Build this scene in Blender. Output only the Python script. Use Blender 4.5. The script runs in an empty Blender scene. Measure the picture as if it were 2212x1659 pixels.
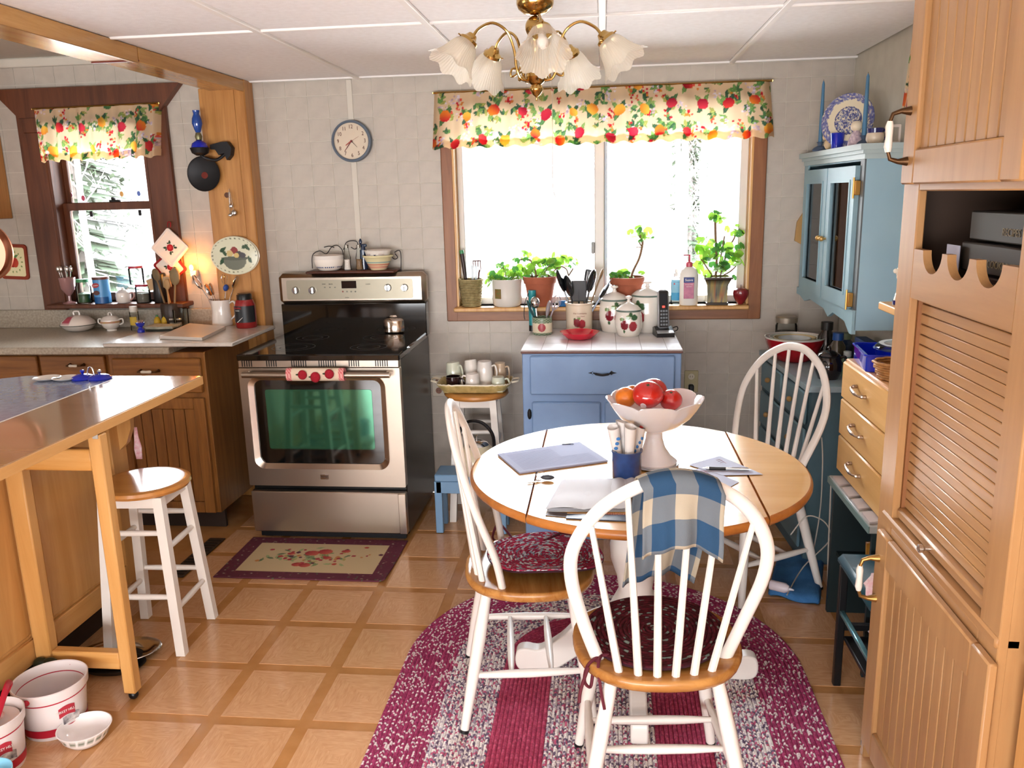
import bpy, bmesh, math, random
import numpy as np
from mathutils import Vector, Matrix, Euler

rnd = random.Random(7)
S = bpy.context.scene
COL = S.collection
PI = math.pi

# ---------------------------------------------------------------- camera
YAW, PITCH, ROLL, CAMH, FPX = .1129, .2242, .0246, 1.6043, 1788.
def cam_axes():
    f = Vector((-math.sin(YAW)*math.cos(PITCH), math.cos(YAW)*math.cos(PITCH), -math.sin(PITCH)))
    r = Vector((math.cos(YAW), math.sin(YAW), 0)); d = f.cross(r)
    c, s = math.cos(ROLL), math.sin(ROLL)
    return c*r+s*d, -s*r+c*d, f
CR, CD, CF = cam_axes()
cam_data = bpy.data.cameras.new('camera')
cam_data.sensor_fit = 'HORIZONTAL'; cam_data.sensor_width = 36; cam_data.lens = FPX/2212*36
cam_data.clip_start = .05; cam_data.clip_end = 400
cam = bpy.data.objects.new('camera', cam_data); COL.objects.link(cam)
cam.matrix_world = Matrix(((CR.x, -CD.x, -CF.x, 0), (CR.y, -CD.y, -CF.y, 0), (CR.z, -CD.z, -CF.z, CAMH), (0, 0, 0, 1)))
S.camera = cam
# measured points of the photograph, turned into places in the room
def ray(u, v): return CR*((u-1106)/FPX)+CD*((v-829.5)/FPX)+CF
def AY(u, v, Y): d = ray(u, v); t = Y/d.y; return Vector((d.x*t, Y, CAMH+d.z*t))
def AZ(u, v, Z): d = ray(u, v); t = (Z-CAMH)/d.z; return Vector((d.x*t, d.y*t, Z))
def AX(u, v, X): d = ray(u, v); t = X/d.x; return Vector((X, d.y*t, CAMH+d.z*t))

# ---------------------------------------------------------------- world, lights, exposure
S.view_settings.view_transform = 'Standard'; S.view_settings.look = 'None'
S.view_settings.gamma = 1; S.view_settings.use_curve_mapping = False
S.view_settings.exposure = 0.98
W = bpy.data.worlds.new('sky'); S.world = W; W.use_nodes = True
wn = W.node_tree.nodes; wl = W.node_tree.links; wn.clear()
wo = wn.new('ShaderNodeOutputWorld'); wb = wn.new('ShaderNodeBackground')
wtc = wn.new('ShaderNodeTexCoord'); wsx = wn.new('ShaderNodeSeparateXYZ'); wcr = wn.new('ShaderNodeValToRGB')
wl.new(wtc.outputs['Generated'], wsx.inputs[0]); wl.new(wsx.outputs['Z'], wcr.inputs[0])
wcr.color_ramp.elements[0].position = 0.0; wcr.color_ramp.elements[0].color = (1, .985, .97, 1)
wcr.color_ramp.elements[1].position = 0.7; wcr.color_ramp.elements[1].color = (.80, .90, 1, 1)
wl.new(wcr.outputs[0], wb.inputs['Color']); wb.inputs['Strength'].default_value = 21
wl.new(wb.outputs[0], wo.inputs[0])
S.cycles.max_bounces = 8; S.cycles.diffuse_bounces = 4; S.cycles.glossy_bounces = 4
S.cycles.transmission_bounces = 6; S.cycles.transparent_max_bounces = 12
S.cycles.sample_clamp_indirect = 6; S.cycles.caustics_reflective = False; S.cycles.caustics_refractive = False
S.cycles.use_denoising = True
def area(name, loc, rot, sx, sy, power, col=(1, 1, 1), portal=False):
    l = bpy.data.lights.new(name, 'AREA'); l.shape = 'RECTANGLE'; l.size = sx; l.size_y = sy
    l.energy = power; l.color = col
    if portal: l.cycles.is_portal = True
    o = bpy.data.objects.new(name, l); COL.objects.link(o); o.location = loc; o.rotation_euler = rot
    return o
YB = 4.294
# sky light arriving through the two windows in view
area('window_portal', (-.02, YB+.16, 1.45), (-PI/2, 0, 0), 1.5, .95, 1, portal=True)
area('kitchen_window_portal', (-2.66, YB+.16, 1.48), (-PI/2, 0, 0), .62, .85, 1, portal=True)
# fill lights added before the closed rear and left walls, for unseen windows
area('rear_fill_light', (-.9, -1.95, 1.2), (PI/2+.42, 0, 0), 3.6, 1.9, 205, (.95, .97, 1))
area('side_fill_light', (-4.25, 1.2, 1.5), (PI/2+.3, 0, -PI/2), 1.6, 1.2, 16, (.95, .97, 1))

# ---------------------------------------------------------------- materials
def srgb(h):
    if isinstance(h, str):
        h = h.lstrip('#'); c = [int(h[i:i+2], 16)/255 for i in (0, 2, 4)]
    else: c = h
    return tuple(x/12.92 if x <= .04045 else ((x+.055)/1.055)**2.4 for x in c)
MATS = {}
def M(name, col='#888888', rough=.5, metal=0, kind=None, col2=None, scale=8, bump=0, bscale=None, axis=0,
      trans=0, ior=1.45, alpha=1, coat=0, emis=0, sub=0, spec=.5, amt=1.0, dist=.002):
    if name in MATS: return MATS[name]
    m = bpy.data.materials.new(name); m.use_nodes = True; MATS[name] = m
    n, l = m.node_tree.nodes, m.node_tree.links
    p = n['Principled BSDF']; p.inputs['Roughness'].default_value = rough; p.inputs['Metallic'].default_value = metal
    p.inputs['IOR'].default_value = ior; p.inputs['Transmission Weight'].default_value = trans
    p.inputs['Alpha'].default_value = alpha; p.inputs['Coat Weight'].default_value = coat
    p.inputs['Coat Roughness'].default_value = .08; p.inputs['Specular IOR Level'].default_value = spec
    c1 = (*srgb(col), 1); c2 = (*srgb(col2), 1) if col2 else tuple([min(1, x*.86) for x in c1[:3]]+[1])
    tc = n.new('ShaderNodeTexCoord'); src = tc.outputs['Object']
    if kind == 'paint':
        a = n.new('ShaderNodeAttribute'); a.attribute_name = 'Col'; l.new(a.outputs['Color'], p.inputs['Base Color'])
    elif kind == 'wood':
        mp = n.new('ShaderNodeMapping'); sc = [scale]*3; sc[axis] = scale*.07; mp.inputs['Scale'].default_value = sc
        l.new(src, mp.inputs[0])
        nz = n.new('ShaderNodeTexNoise'); nz.inputs['Scale'].default_value = 3; nz.inputs['Detail'].default_value = 6
        nz.inputs['Roughness'].default_value = .65; nz.inputs['Distortion'].default_value = .6; l.new(mp.outputs[0], nz.inputs[0])
        cr = n.new('ShaderNodeValToRGB'); cr.color_ramp.elements[0].position = .35; cr.color_ramp.elements[1].position = .68
        cr.color_ramp.elements[0].color = c2; cr.color_ramp.elements[1].color = c1
        l.new(nz.outputs[0], cr.inputs[0]); l.new(cr.outputs[0], p.inputs['Base Color'])
        if bump:
            b = n.new('ShaderNodeBump'); b.inputs['Strength'].default_value = bump; b.inputs['Distance'].default_value = .0006
            l.new(nz.outputs[0], b.inputs['Height']); l.new(b.outputs[0], p.inputs['Normal'])
    else:
        nz = n.new('ShaderNodeTexNoise'); nz.inputs['Scale'].default_value = scale; nz.inputs['Detail'].default_value = 5
        l.new(src, nz.inputs[0])
        cr = n.new('ShaderNodeValToRGB'); cr.color_ramp.elements[0].position = .3; cr.color_ramp.elements[1].position = .7
        cr.color_ramp.elements[0].color = c2 if col2 else tuple([x*.95 for x in c1[:3]]+[1]); cr.color_ramp.elements[1].color = c1
        l.new(nz.outputs[0], cr.inputs[0]); l.new(cr.outputs[0], p.inputs['Base Color'])
    if bump and kind != 'wood':
        nb = n.new('ShaderNodeTexNoise'); nb.inputs['Scale'].default_value = bscale or 60; nb.inputs['Detail'].default_value = 3
        l.new(src, nb.inputs[0])
        b = n.new('ShaderNodeBump'); b.inputs['Strength'].default_value = bump; b.inputs['Distance'].default_value = dist
        l.new(nb.outputs[0], b.inputs['Height']); l.new(b.outputs[0], p.inputs['Normal'])
    if sub:
        p.inputs['Subsurface Weight'].default_value = sub; p.inputs['Subsurface Radius'].default_value = (.02, .015, .01)
    if emis:
        p.inputs['Emission Color'].default_value = c1; p.inputs['Emission Strength'].default_value = emis
    return m
def out_of(m): return [x for x in m.node_tree.nodes if x.type == 'OUTPUT_MATERIAL'][0]
def translucent(m, fac):
    n, l = m.node_tree.nodes, m.node_tree.links; p = n['Principled BSDF']
    t = n.new('ShaderNodeBsdfTranslucent'); mx = n.new('ShaderNodeMixShader'); mx.inputs[0].default_value = fac
    if p.inputs['Base Color'].links: l.new(p.inputs['Base Color'].links[0].from_socket, t.inputs[0])
    l.new(p.outputs[0], mx.inputs[1]); l.new(t.outputs[0], mx.inputs[2]); l.new(mx.outputs[0], out_of(m).inputs[0])
    return m
def pane_mat(name, tint=(1, 1, 1), refl=1.5, rough=0.0):
    if name in MATS: return MATS[name]
    m = bpy.data.materials.new(name); m.use_nodes = True; MATS[name] = m
    n, l = m.node_tree.nodes, m.node_tree.links; n.clear()
    o = n.new('ShaderNodeOutputMaterial'); t = n.new('ShaderNodeBsdfTransparent'); t.inputs[0].default_value = (*tint, 1)
    g = n.new('ShaderNodeBsdfGlossy'); g.inputs['Roughness'].default_value = rough
    f = n.new('ShaderNodeFresnel'); f.inputs[0].default_value = refl; mx = n.new('ShaderNodeMixShader')
    l.new(f.outputs[0], mx.inputs[0]); l.new(t.outputs[0], mx.inputs[1]); l.new(g.outputs[0], mx.inputs[2]); l.new(mx.outputs[0], o.inputs[0])
    return m
GLASS = pane_mat('window_glass')
CLEAR = pane_mat('clear_glassware', (.95, .97, .96), 1.22, .02)

# ---------------------------------------------------------------- mesh building
class MB:
    def __init__(s): s.v = []; s.f = []; s.c = None; s.uv = None; s.mi = []
    def add(s, vs, fs, cols=None, uvs=None, mi=0):
        b = len(s.v); s.v += [tuple(x) for x in vs]; s.f += [tuple(i+b for i in f) for f in fs]; s.mi += [mi]*len(fs)
        if cols is not None:
            if s.c is None: s.c = [(1, 1, 1)]*b
            s.c += cols
        elif s.c is not None: s.c += [(1, 1, 1)]*len(vs)
        if uvs is not None:
            if s.uv is None: s.uv = [(0, 0)]*b
            s.uv += uvs
        return s
    def box(s, x0, x1, y0, y1, z0, z1, bev=0, mi=0):
        x0, x1 = min(x0, x1), max(x0, x1); y0, y1 = min(y0, y1), max(y0, y1); z0, z1 = min(z0, z1), max(z0, z1)
        bev = min(bev, (x1-x0)*.45, (y1-y0)*.45, (z1-z0)*.45)
        if bev <= 0:
            vs = [(x, y, z) for z in (z0, z1) for y in (y0, y1) for x in (x0, x1)]
            return s.add(vs, [(0, 2, 3, 1), (4, 5, 7, 6), (0, 1, 5, 4), (2, 6, 7, 3), (0, 4, 6, 2), (1, 3, 7, 5)], mi=mi)
        vs = []; idx = {}
        for cx in (0, 1):
            for cy in (0, 1):
                for cz in (0, 1):
                    X, Y, Z = (x0, x1)[cx], (y0, y1)[cy], (z0, z1)[cz]
                    ix, iy, iz = (bev, -bev)[cx], (bev, -bev)[cy], (bev, -bev)[cz]
                    idx[cx, cy, cz] = len(vs)
                    vs += [(X, Y+iy, Z+iz), (X+ix, Y, Z+iz), (X+ix, Y+iy, Z)]
        I = lambda a, k: idx[a]+k
        fs = []
        for k, ax in ((0, 0), (1, 1), (2, 2)):
            for sd in (0, 1):
                q = []
                for a, b in ((0, 0), (1, 0), (1, 1), (0, 1)):
                    c = [0, 0, 0]; c[ax] = sd; o = [i for i in range(3) if i != ax]; c[o[0]] = a; c[o[1]] = b
                    q.append(I(tuple(c), k))
                fs.append(q)
        for ax in range(3):
            o = [i for i in range(3) if i != ax]
            for a in (0, 1):
                for b in (0, 1):
                    c0 = [0, 0, 0]; c0[o[0]] = a; c0[o[1]] = b; c1 = list(c0); c1[ax] = 1; c0, c1 = tuple(c0), tuple(c1)
                    fs.append([I(c0, o[0]), I(c0, o[1]), I(c1, o[1]), I(c1, o[0])])
        for c, b in idx.items(): fs.append([b, b+1, b+2])
        cen = Vector(((x0+x1)/2, (y0+y1)/2, (z0+z1)/2)); out = []
        for f in fs:
            P = [Vector(vs[i]) for i in f]; nn = (P[1]-P[0]).cross(P[2]-P[0])
            out.append(f if nn.dot(P[0]-cen) > 0 else f[::-1])
        return s.add(vs, out, mi=mi)
    def tube(s, pts, r, n=8, flat=1.0, caps=True, closed=False, up=None, mi=0):
        P = [Vector(p) for p in pts]; N = len(P); R = r if isinstance(r, (list, tuple)) else [r]*N
        vs = []; fs = []; prev = None
        for i in range(N):
            if closed: t = P[(i+1) % N]-P[i-1]
            else: t = P[min(i+1, N-1)]-P[max(i-1, 0)]
            t.normalize()
            if up is not None: a = Vector(up)
            elif prev is None: a = Vector((0, 0, 1)) if abs(t.z) < .9 else Vector((1, 0, 0))
            else: a = prev
            a = a-t*a.dot(t)
            if a.length < 1e-6: a = t.orthogonal()
            a.normalize(); prev = a; b = t.cross(a)
            for k in range(n):
                an = 2*PI*k/n; vs.append(P[i]+(a*math.cos(an)*flat+b*math.sin(an))*R[i])
        for i in range(N if closed else N-1):
            for k in range(n):
                k2 = (k+1) % n; j = (i+1) % N
                fs.append((i*n+k, i*n+k2, j*n+k2, j*n+k))
        if caps and not closed: fs += [tuple(range(n))[::-1], tuple((N-1)*n+k for k in range(n))]
        return s.add(vs, fs, mi=mi)
    def lathe(s, prof, n=32, c=(0, 0, 0), sx=1, sy=1, paint=None, mod=None, mi=0, caps=True):
        vs = []; fs = []; cols = [] if paint else None; m = len(prof)
        for i, (r, z) in enumerate(prof):
            for k in range(n):
                a = 2*PI*k/n; rr, zz = (r, z) if mod is None else mod(a, r, z, i)
                vs.append((c[0]+rr*math.cos(a)*sx, c[1]+rr*math.sin(a)*sy, c[2]+zz))
                if paint: cols.append(paint(a, z, i))
        for i in range(m-1):
            for k in range(n):
                k2 = (k+1) % n; fs.append((i*n+k, i*n+k2, (i+1)*n+k2, (i+1)*n+k))
        if caps and prof[0][0] > 1e-5: fs.append(tuple(range(n))[::-1])
        if caps and prof[-1][0] > 1e-5: fs.append(tuple((m-1)*n+k for k in range(n)))
        return s.add(vs, fs, cols, mi=mi)
    def prism(s, out, h0, h1, ax=2, mi=0):
        n = len(out)
        def P(a, b, h): return (a, b, h) if ax == 2 else ((a, h, b) if ax == 1 else (h, a, b))
        vs = [P(a, b, h0) for a, b in out]+[P(a, b, h1) for a, b in out]
        fs = [tuple(range(n))[::-1], tuple(range(n, 2*n))]+[(i, (i+1) % n, n+(i+1) % n, n+i) for i in range(n)]
        return s.add(vs, fs, mi=mi)
    def grid(s, fn, nu, nv, wrapu=False, cols=None, uv=False, mi=0):
        vs = []; C = [] if cols else None; U = [] if uv else None; a = nu if wrapu else nu+1
        for j in range(nv+1):
            for i in range(a):
                u, v = i/nu, j/nv; vs.append(fn(u, v))
                if cols: C.append(cols(u, v))
                if uv: U.append((u, v))
        fs = []
        for j in range(nv):
            for i in range(nu):
                i2 = (i+1) % a if wrapu else i+1
                fs.append((j*a+i, j*a+i2, (j+1)*a+i2, (j+1)*a+i))
        return s.add(vs, fs, C, U, mi=mi)
    def ball(s, c, r, n=12, sx=1, sy=1, sz=1, mi=0):
        m = max(5, n//2)
        prof = [(r*math.sin(PI*i/m), -r*math.cos(PI*i/m)*sz) for i in range(m+1)]
        prof[0] = (1e-6, prof[0][1]); prof[-1] = (1e-6, prof[-1][1])
        return s.lathe(prof, n, c, sx, sy, mi=mi)
    def xf(s, mat):
        s.v = [tuple(mat @ Vector(p)) for p in s.v]; return s
def obj(name, mb, mat, parent=None, smooth=38, loc=None, rot=None, thick=0):
    me = bpy.data.meshes.new(name); me.from_pydata(mb.v, [], mb.f); me.validate()
    for m in (mat if isinstance(mat, (list, tuple)) else [mat]): me.materials.append(m)
    if isinstance(mat, (list, tuple)) and len(me.polygons) == len(mb.mi): me.polygons.foreach_set('material_index', mb.mi)
    if mb.c is not None and len(me.vertices) == len(mb.c):
        a = me.color_attributes.new('Col', 'FLOAT_COLOR', 'POINT')
        arr = np.ones((len(mb.c), 4), dtype=np.float32); arr[:, :3] = np.array(mb.c, dtype=np.float32); a.data.foreach_set('color', arr.ravel())
    if mb.uv is not None and len(me.vertices) == len(mb.uv):
        ul = me.uv_layers.new(name='UVMap'); vi = np.zeros(len(me.loops), dtype=np.int32); me.loops.foreach_get('vertex_index', vi)
        ul.data.foreach_set('uv', np.array(mb.uv, dtype=np.float32)[vi].ravel())
    if smooth:
        me.polygons.foreach_set('use_smooth', [True]*len(me.polygons)); me.set_sharp_from_angle(angle=math.radians(smooth))
    me.update()
    o = bpy.data.objects.new(name, me); COL.objects.link(o)
    if parent is not None: o.parent = parent
    if loc is not None: o.location = loc
    if rot is not None: o.rotation_euler = rot
    if thick:
        sm = o.modifiers.new('thick', 'SOLIDIFY'); sm.thickness = thick; sm.offset = 0
    return o
def thing(name, label, cat, loc=(0, 0, 0), rz=0, group=None, rot=None):
    o = bpy.data.objects.new(name, None); o.empty_display_size = .05; COL.objects.link(o)
    o.location = loc; o.rotation_euler = rot if rot else (0, 0, rz)
    o['label'] = label; o['category'] = cat
    if group: o['group'] = group
    return o
def tag(o, label, cat, group=None, kind=None):
    o['label'] = label; o['category'] = cat
    if group: o['group'] = group
    if kind: o['kind'] = kind
    return o
def struct(o): o['kind'] = 'structure'; return o
def dup(root, loc=None, rz=None, label=None, group=None):
    r = root.copy(); COL.objects.link(r)
    if loc is not None: r.location = loc
    if rz is not None: r.rotation_euler = (0, 0, rz)
    if label: r['label'] = label
    if group: r['group'] = group
    for ch in list(root.children):
        c = ch.copy(); COL.objects.link(c); c.parent = r
        for g in ch.children:
            d = g.copy(); COL.objects.link(d); d.parent = c
    return r
def text(name, body, size, mat, parent, loc, rot, ext=.0004, align='CENTER', bold=0, sx=1):
    cu = bpy.data.curves.new(name, 'FONT'); cu.body = body; cu.size = size; cu.extrude = ext; cu.align_x = align; cu.align_y = 'CENTER'
    cu.resolution_u = 3; cu.offset = bold
    t = bpy.data.objects.new(name, cu); COL.objects.link(t); bpy.context.view_layer.update()
    me = bpy.data.meshes.new_from_object(t.evaluated_get(bpy.context.evaluated_depsgraph_get()))
    bpy.data.objects.remove(t); bpy.data.curves.remove(cu)
    me.materials.clear(); me.materials.append(mat); me.name = name
    o = bpy.data.objects.new(name, me); COL.objects.link(o); o.parent = parent; o.location = loc; o.rotation_euler = rot; o.scale = (sx, 1, 1)
    return o
def lerp(a, b, t): return a+(b-a)*t
def bez(p0, p1, p2, p3, n=10):
    P = [Vector(p) for p in (p0, p1, p2, p3)]; r = []
    for i in range(n+1):
        t = i/n; r.append(P[0]*(1-t)**3+P[1]*3*t*(1-t)**2+P[2]*3*t*t*(1-t)+P[3]*t**3)
    return r
def spline(pts, n=6):
    P = [Vector(p) for p in pts]; r = []
    for i in range(len(P)-1):
        a, b, c, d = P[max(i-1, 0)], P[i], P[i+1], P[min(i+2, len(P)-1)]
        for k in range(n):
            t = k/n; r.append(.5*((2*b)+(c-a)*t+(2*a-5*b+4*c-d)*t*t+(3*b-a-3*c+d)*t**3))
    r.append(P[-1]); return r
# ---- a small painter for flat prints, kept as vertex colours on the printed surface
class Canvas:
    def __init__(s, w, h, px, bg):
        s.w, s.h, s.px = w, h, px; s.nx, s.ny = int(w/px), int(h/px)
        s.a = np.zeros((s.ny, s.nx, 3)); s.a[:] = srgb(bg)
        s.X, s.Y = np.meshgrid((np.arange(s.nx)+.5)*px, (np.arange(s.ny)+.5)*px)
    def ell(s, x, y, rx, ry, col, ang=0, leaf=False, shade=None, soft=0):
        R = max(rx, ry)*1.1; i0, i1 = max(0, int((x-R)/s.px)), min(s.nx, int((x+R)/s.px)+2); j0, j1 = max(0, int((y-R)/s.px)), min(s.ny, int((y+R)/s.px)+2)
        if i0 >= i1 or j0 >= j1: return
        X = s.X[j0:j1, i0:i1]-x; Y = s.Y[j0:j1, i0:i1]-y; c, n = math.cos(ang), math.sin(ang); U = (X*c+Y*n)/rx; V = (-X*n+Y*c)/ry
        if leaf: m = (np.abs(U) < 1) & (np.abs(V) < (1-U**2)*(1-.25*U))
        else: m = U**2+V**2 < 1
        cc = np.array(srgb(col))*np.ones(3); sub = s.a[j0:j1, i0:i1]
        if shade is not None:
            c2 = np.array(srgb(shade)); t = np.clip(.5+.5*U-.3*V, 0, 1)[..., None]; sub[m] = (cc*(1-t)+c2*t)[m]
        else: sub[m] = cc
        if leaf: mm = m & (np.abs(V) < .09); sub[mm] = sub[mm]*1.5
    def line(s, x0, y0, x1, y1, w, col):
        n = int(math.hypot(x1-x0, y1-y0)/(s.px*.7))+1
        for i in range(n+1): s.ell(lerp(x0, x1, i/n), lerp(y0, y1, i/n), w, w, col)
    def rect(s, x0, y0, x1, y1, col):
        s.a[max(0, int(y0/s.px)):int(y1/s.px), max(0, int(x0/s.px)):int(x1/s.px)] = srgb(col)
    def at(s, u, v):
        return tuple(s.a[min(s.ny-1, max(0, int(v*s.ny))), min(s.nx-1, max(0, int(u*s.nx)))])
def apple(cv, x, y, r, col='#a01f2c', shade='#d8604a', leaf='#4f7a45'):
    cv.ell(x-r*.35, y, r*.72, r*.95, col); cv.ell(x+r*.35, y, r*.72, r*.95, col, shade=shade); cv.line(x, y+r*.7, x+r*.1, y+r*1.3, r*.08, '#4a3020')
    if leaf: cv.ell(x+r*.6, y+r*1.25, r*.6, r*.25, leaf, ang=.5, leaf=True); cv.ell(x-r*.5, y+r*1.2, r*.5, r*.22, leaf, ang=2.6, leaf=True)
def floral(cv, seed, dens=1.0, scale=1.0):
    r = random.Random(seed); A = cv.w*cv.h
    for k in range(int(A*300*dens)):
        x, y = r.random()*cv.w, r.random()*cv.h; a = r.random()*6.28; L = scale*r.uniform(.012, .022)
        cv.line(x, y, x+math.cos(a)*L*1.8, y+math.sin(a)*L*1.8, .0016*scale, '#7b6a3c')
        for q in (-.7, .1, .8):
            g = r.choice(['#4f7a4a', '#6f9b54', '#93a860', '#3c5f45', '#a9ab5c'])
            cv.ell(x+math.cos(a+q)*L, y+math.sin(a+q)*L, L*.95, L*.42, g, ang=a+q, leaf=True)
    for k in range(int(A*110*dens)):
        x, y = r.random()*cv.w, r.random()*cv.h
        for q in range(9): cv.ell(x+r.gauss(0, .012)*scale, y+r.gauss(0, .012)*scale, .0055*scale, .0045*scale, r.choice(['#f3eaf2', '#d9c9dc', '#f7dfe0', '#c7a9b8']))
    for k in range(int(A*110*dens)):
        x, y = r.random()*cv.w, r.random()*cv.h
        for q in range(6): cv.ell(x+r.gauss(0, .010)*scale, y+r.gauss(0, .010)*scale, .0058*scale, .0058*scale, r.choice(['#d4213a', '#b9182c', '#e8604a', '#e08a3c']))
    step = .125*scale
    for i in range(int(cv.w/step)+2):
        for j in range(int(cv.h/step)+2):
            x, y = (i+.5*(j % 2))*step+r.uniform(-.02, .02), (j+.3)*step+r.uniform(-.02, .02); R = scale*r.uniform(.019, .027); c = r.choice([('#d01f2e', '#f08a2c'), ('#b5152b', '#e0403a'), ('#e8862a', '#f4c04a'), ('#a81a34', '#d63a4a')])
            for q in (1.0, 2.3, 4.2): cv.ell(x+math.cos(q)*R*1.25, y+math.sin(q)*R*1.25, R*.95, R*.42, r.choice(['#4f7a4a', '#7ca05a', '#3c5f45']), ang=q, leaf=True)
            cv.ell(x, y, R, R*1.1, c[0], shade=c[1], ang=r.random()*6)

# ================================================================= SHARED MATERIALS
WALLT = M('wall_tile_board', '#beb5a9', .42, col2='#b1a89d', scale=14, bump=.1, bscale=160)
GROUT = M('wall_grout', '#d2cbbe', .6)
CEILP = M('ceiling_board', '#f7f5f5', .9, col2='#f0edec', scale=40, bump=.3, bscale=300)
CEILG = M('ceiling_grid_metal', '#f4f0ec', .5)
PINE = M('honey_pine', '#c48e50', .35, kind='wood', col2='#a06a34', scale=9, axis=2)
PINEY = M('honey_pine_beam', '#cb9c5e', .16, kind='wood', col2='#ad7c44', scale=9, axis=1)
CASE = M('window_casing_wood', '#96623a', .4, kind='wood', col2='#7c4a28', scale=9, axis=2)
CASEX = M('window_casing_wood_across', '#96623a', .4, kind='wood', col2='#7c4a28', scale=9, axis=0)
JAMB = M('pale_pine_jamb', '#d9ac6c', .4, kind='wood', col2='#c08c50', scale=8, axis=2)
DARKW = M('dark_window_wood', '#683a22', .45, kind='wood', col2='#4c2816', scale=9, axis=2)
VINYL = M('white_vinyl', '#e6e2dc', .4)
OAK = M('kitchen_oak', '#9a6630', .38, kind='wood', col2='#774a20', scale=10, axis=2)
OAKX = M('kitchen_oak_across', '#9a6630', .38, kind='wood', col2='#774a20', scale=10, axis=0)
MAPLE = M('maple', '#cf9d60', .36, kind='wood', col2='#bc884a', scale=6, axis=2)
MAPLEY = M('maple_across', '#cf9d60', .36, kind='wood', col2='#bc884a', scale=6, axis=1)
PMAP = M('pantry_maple', '#b08556', .38, kind='wood', col2='#a0754a', scale=5, axis=2)
PMAPY = M('pantry_maple_across', '#b08556', .38, kind='wood', col2='#a0754a', scale=5, axis=1)
WHITE = M('white_paint', '#e9e2da', .3, scale=5)
GWHITE = M('glazed_white', '#efe9e2', .12, coat=.6)
CREAM = M('glazed_cream', '#e6dcc4', .15, coat=.5)
CHROME = M('chrome', '#d8d8d8', .12, metal=1)
STEEL = M('brushed_steel', '#b5a89a', .3, metal=1, scale=3, bump=.05, bscale=200)
BRASS = M('polished_brass', '#b9975a', .16, metal=1)
BRONZE = M('aged_bronze', '#5b4028', .4, metal=.8)
BLACK = M('black_plastic', '#121214', .35)
BLKGLOSS = M('black_glass', '#07090b', .06, coat=.5)
IRON = M('black_iron', '#1d1c1e', .5, metal=.4)
BLUEP = M('blue_cabinet_paint', '#7f9fc8', .42, col2='#7593bd', scale=6)
TEALP = M('blue_green_hutch_paint', '#93b3bd', .42, col2='#89a9b5', scale=6)
TERRA = M('terracotta', '#a85f44', .8, col2='#985238', scale=12)
LEAF = translucent(M('geranium_leaf', '#98c648', .5, col2='#78ac3a', scale=30), .55)
LEAF2 = translucent(M('dark_geranium_leaf', '#4f8a3a', .5, col2='#3c7433', scale=30), .4)
STEM = M('plant_stem', '#7a5a3a', .7)
SOIL = M('potting_soil', '#3a2a20', .95, bump=.8, bscale=80)
PAPER = M('paper', '#b4b8ca', .7, spec=.15)
COBALT = M('cobalt_glass', '#1028b0', .06, coat=.7)
RED = M('apple_red', '#b01c1c', .2, coat=.4)
PAINT = M('printed_glaze', '#ffffff', .16, kind='paint', coat=.4)
CLOTHP = M('printed_cloth', '#ffffff', .85, kind='paint', bump=.2, bscale=700)
SHEER = translucent(M('valance_cloth', '#ffffff', .85, kind='paint'), .55)
MAROON = M('maroon_cord', '#5e1c2a', .8)
INK = M('print_ink', '#2c2a30', .6)

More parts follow.
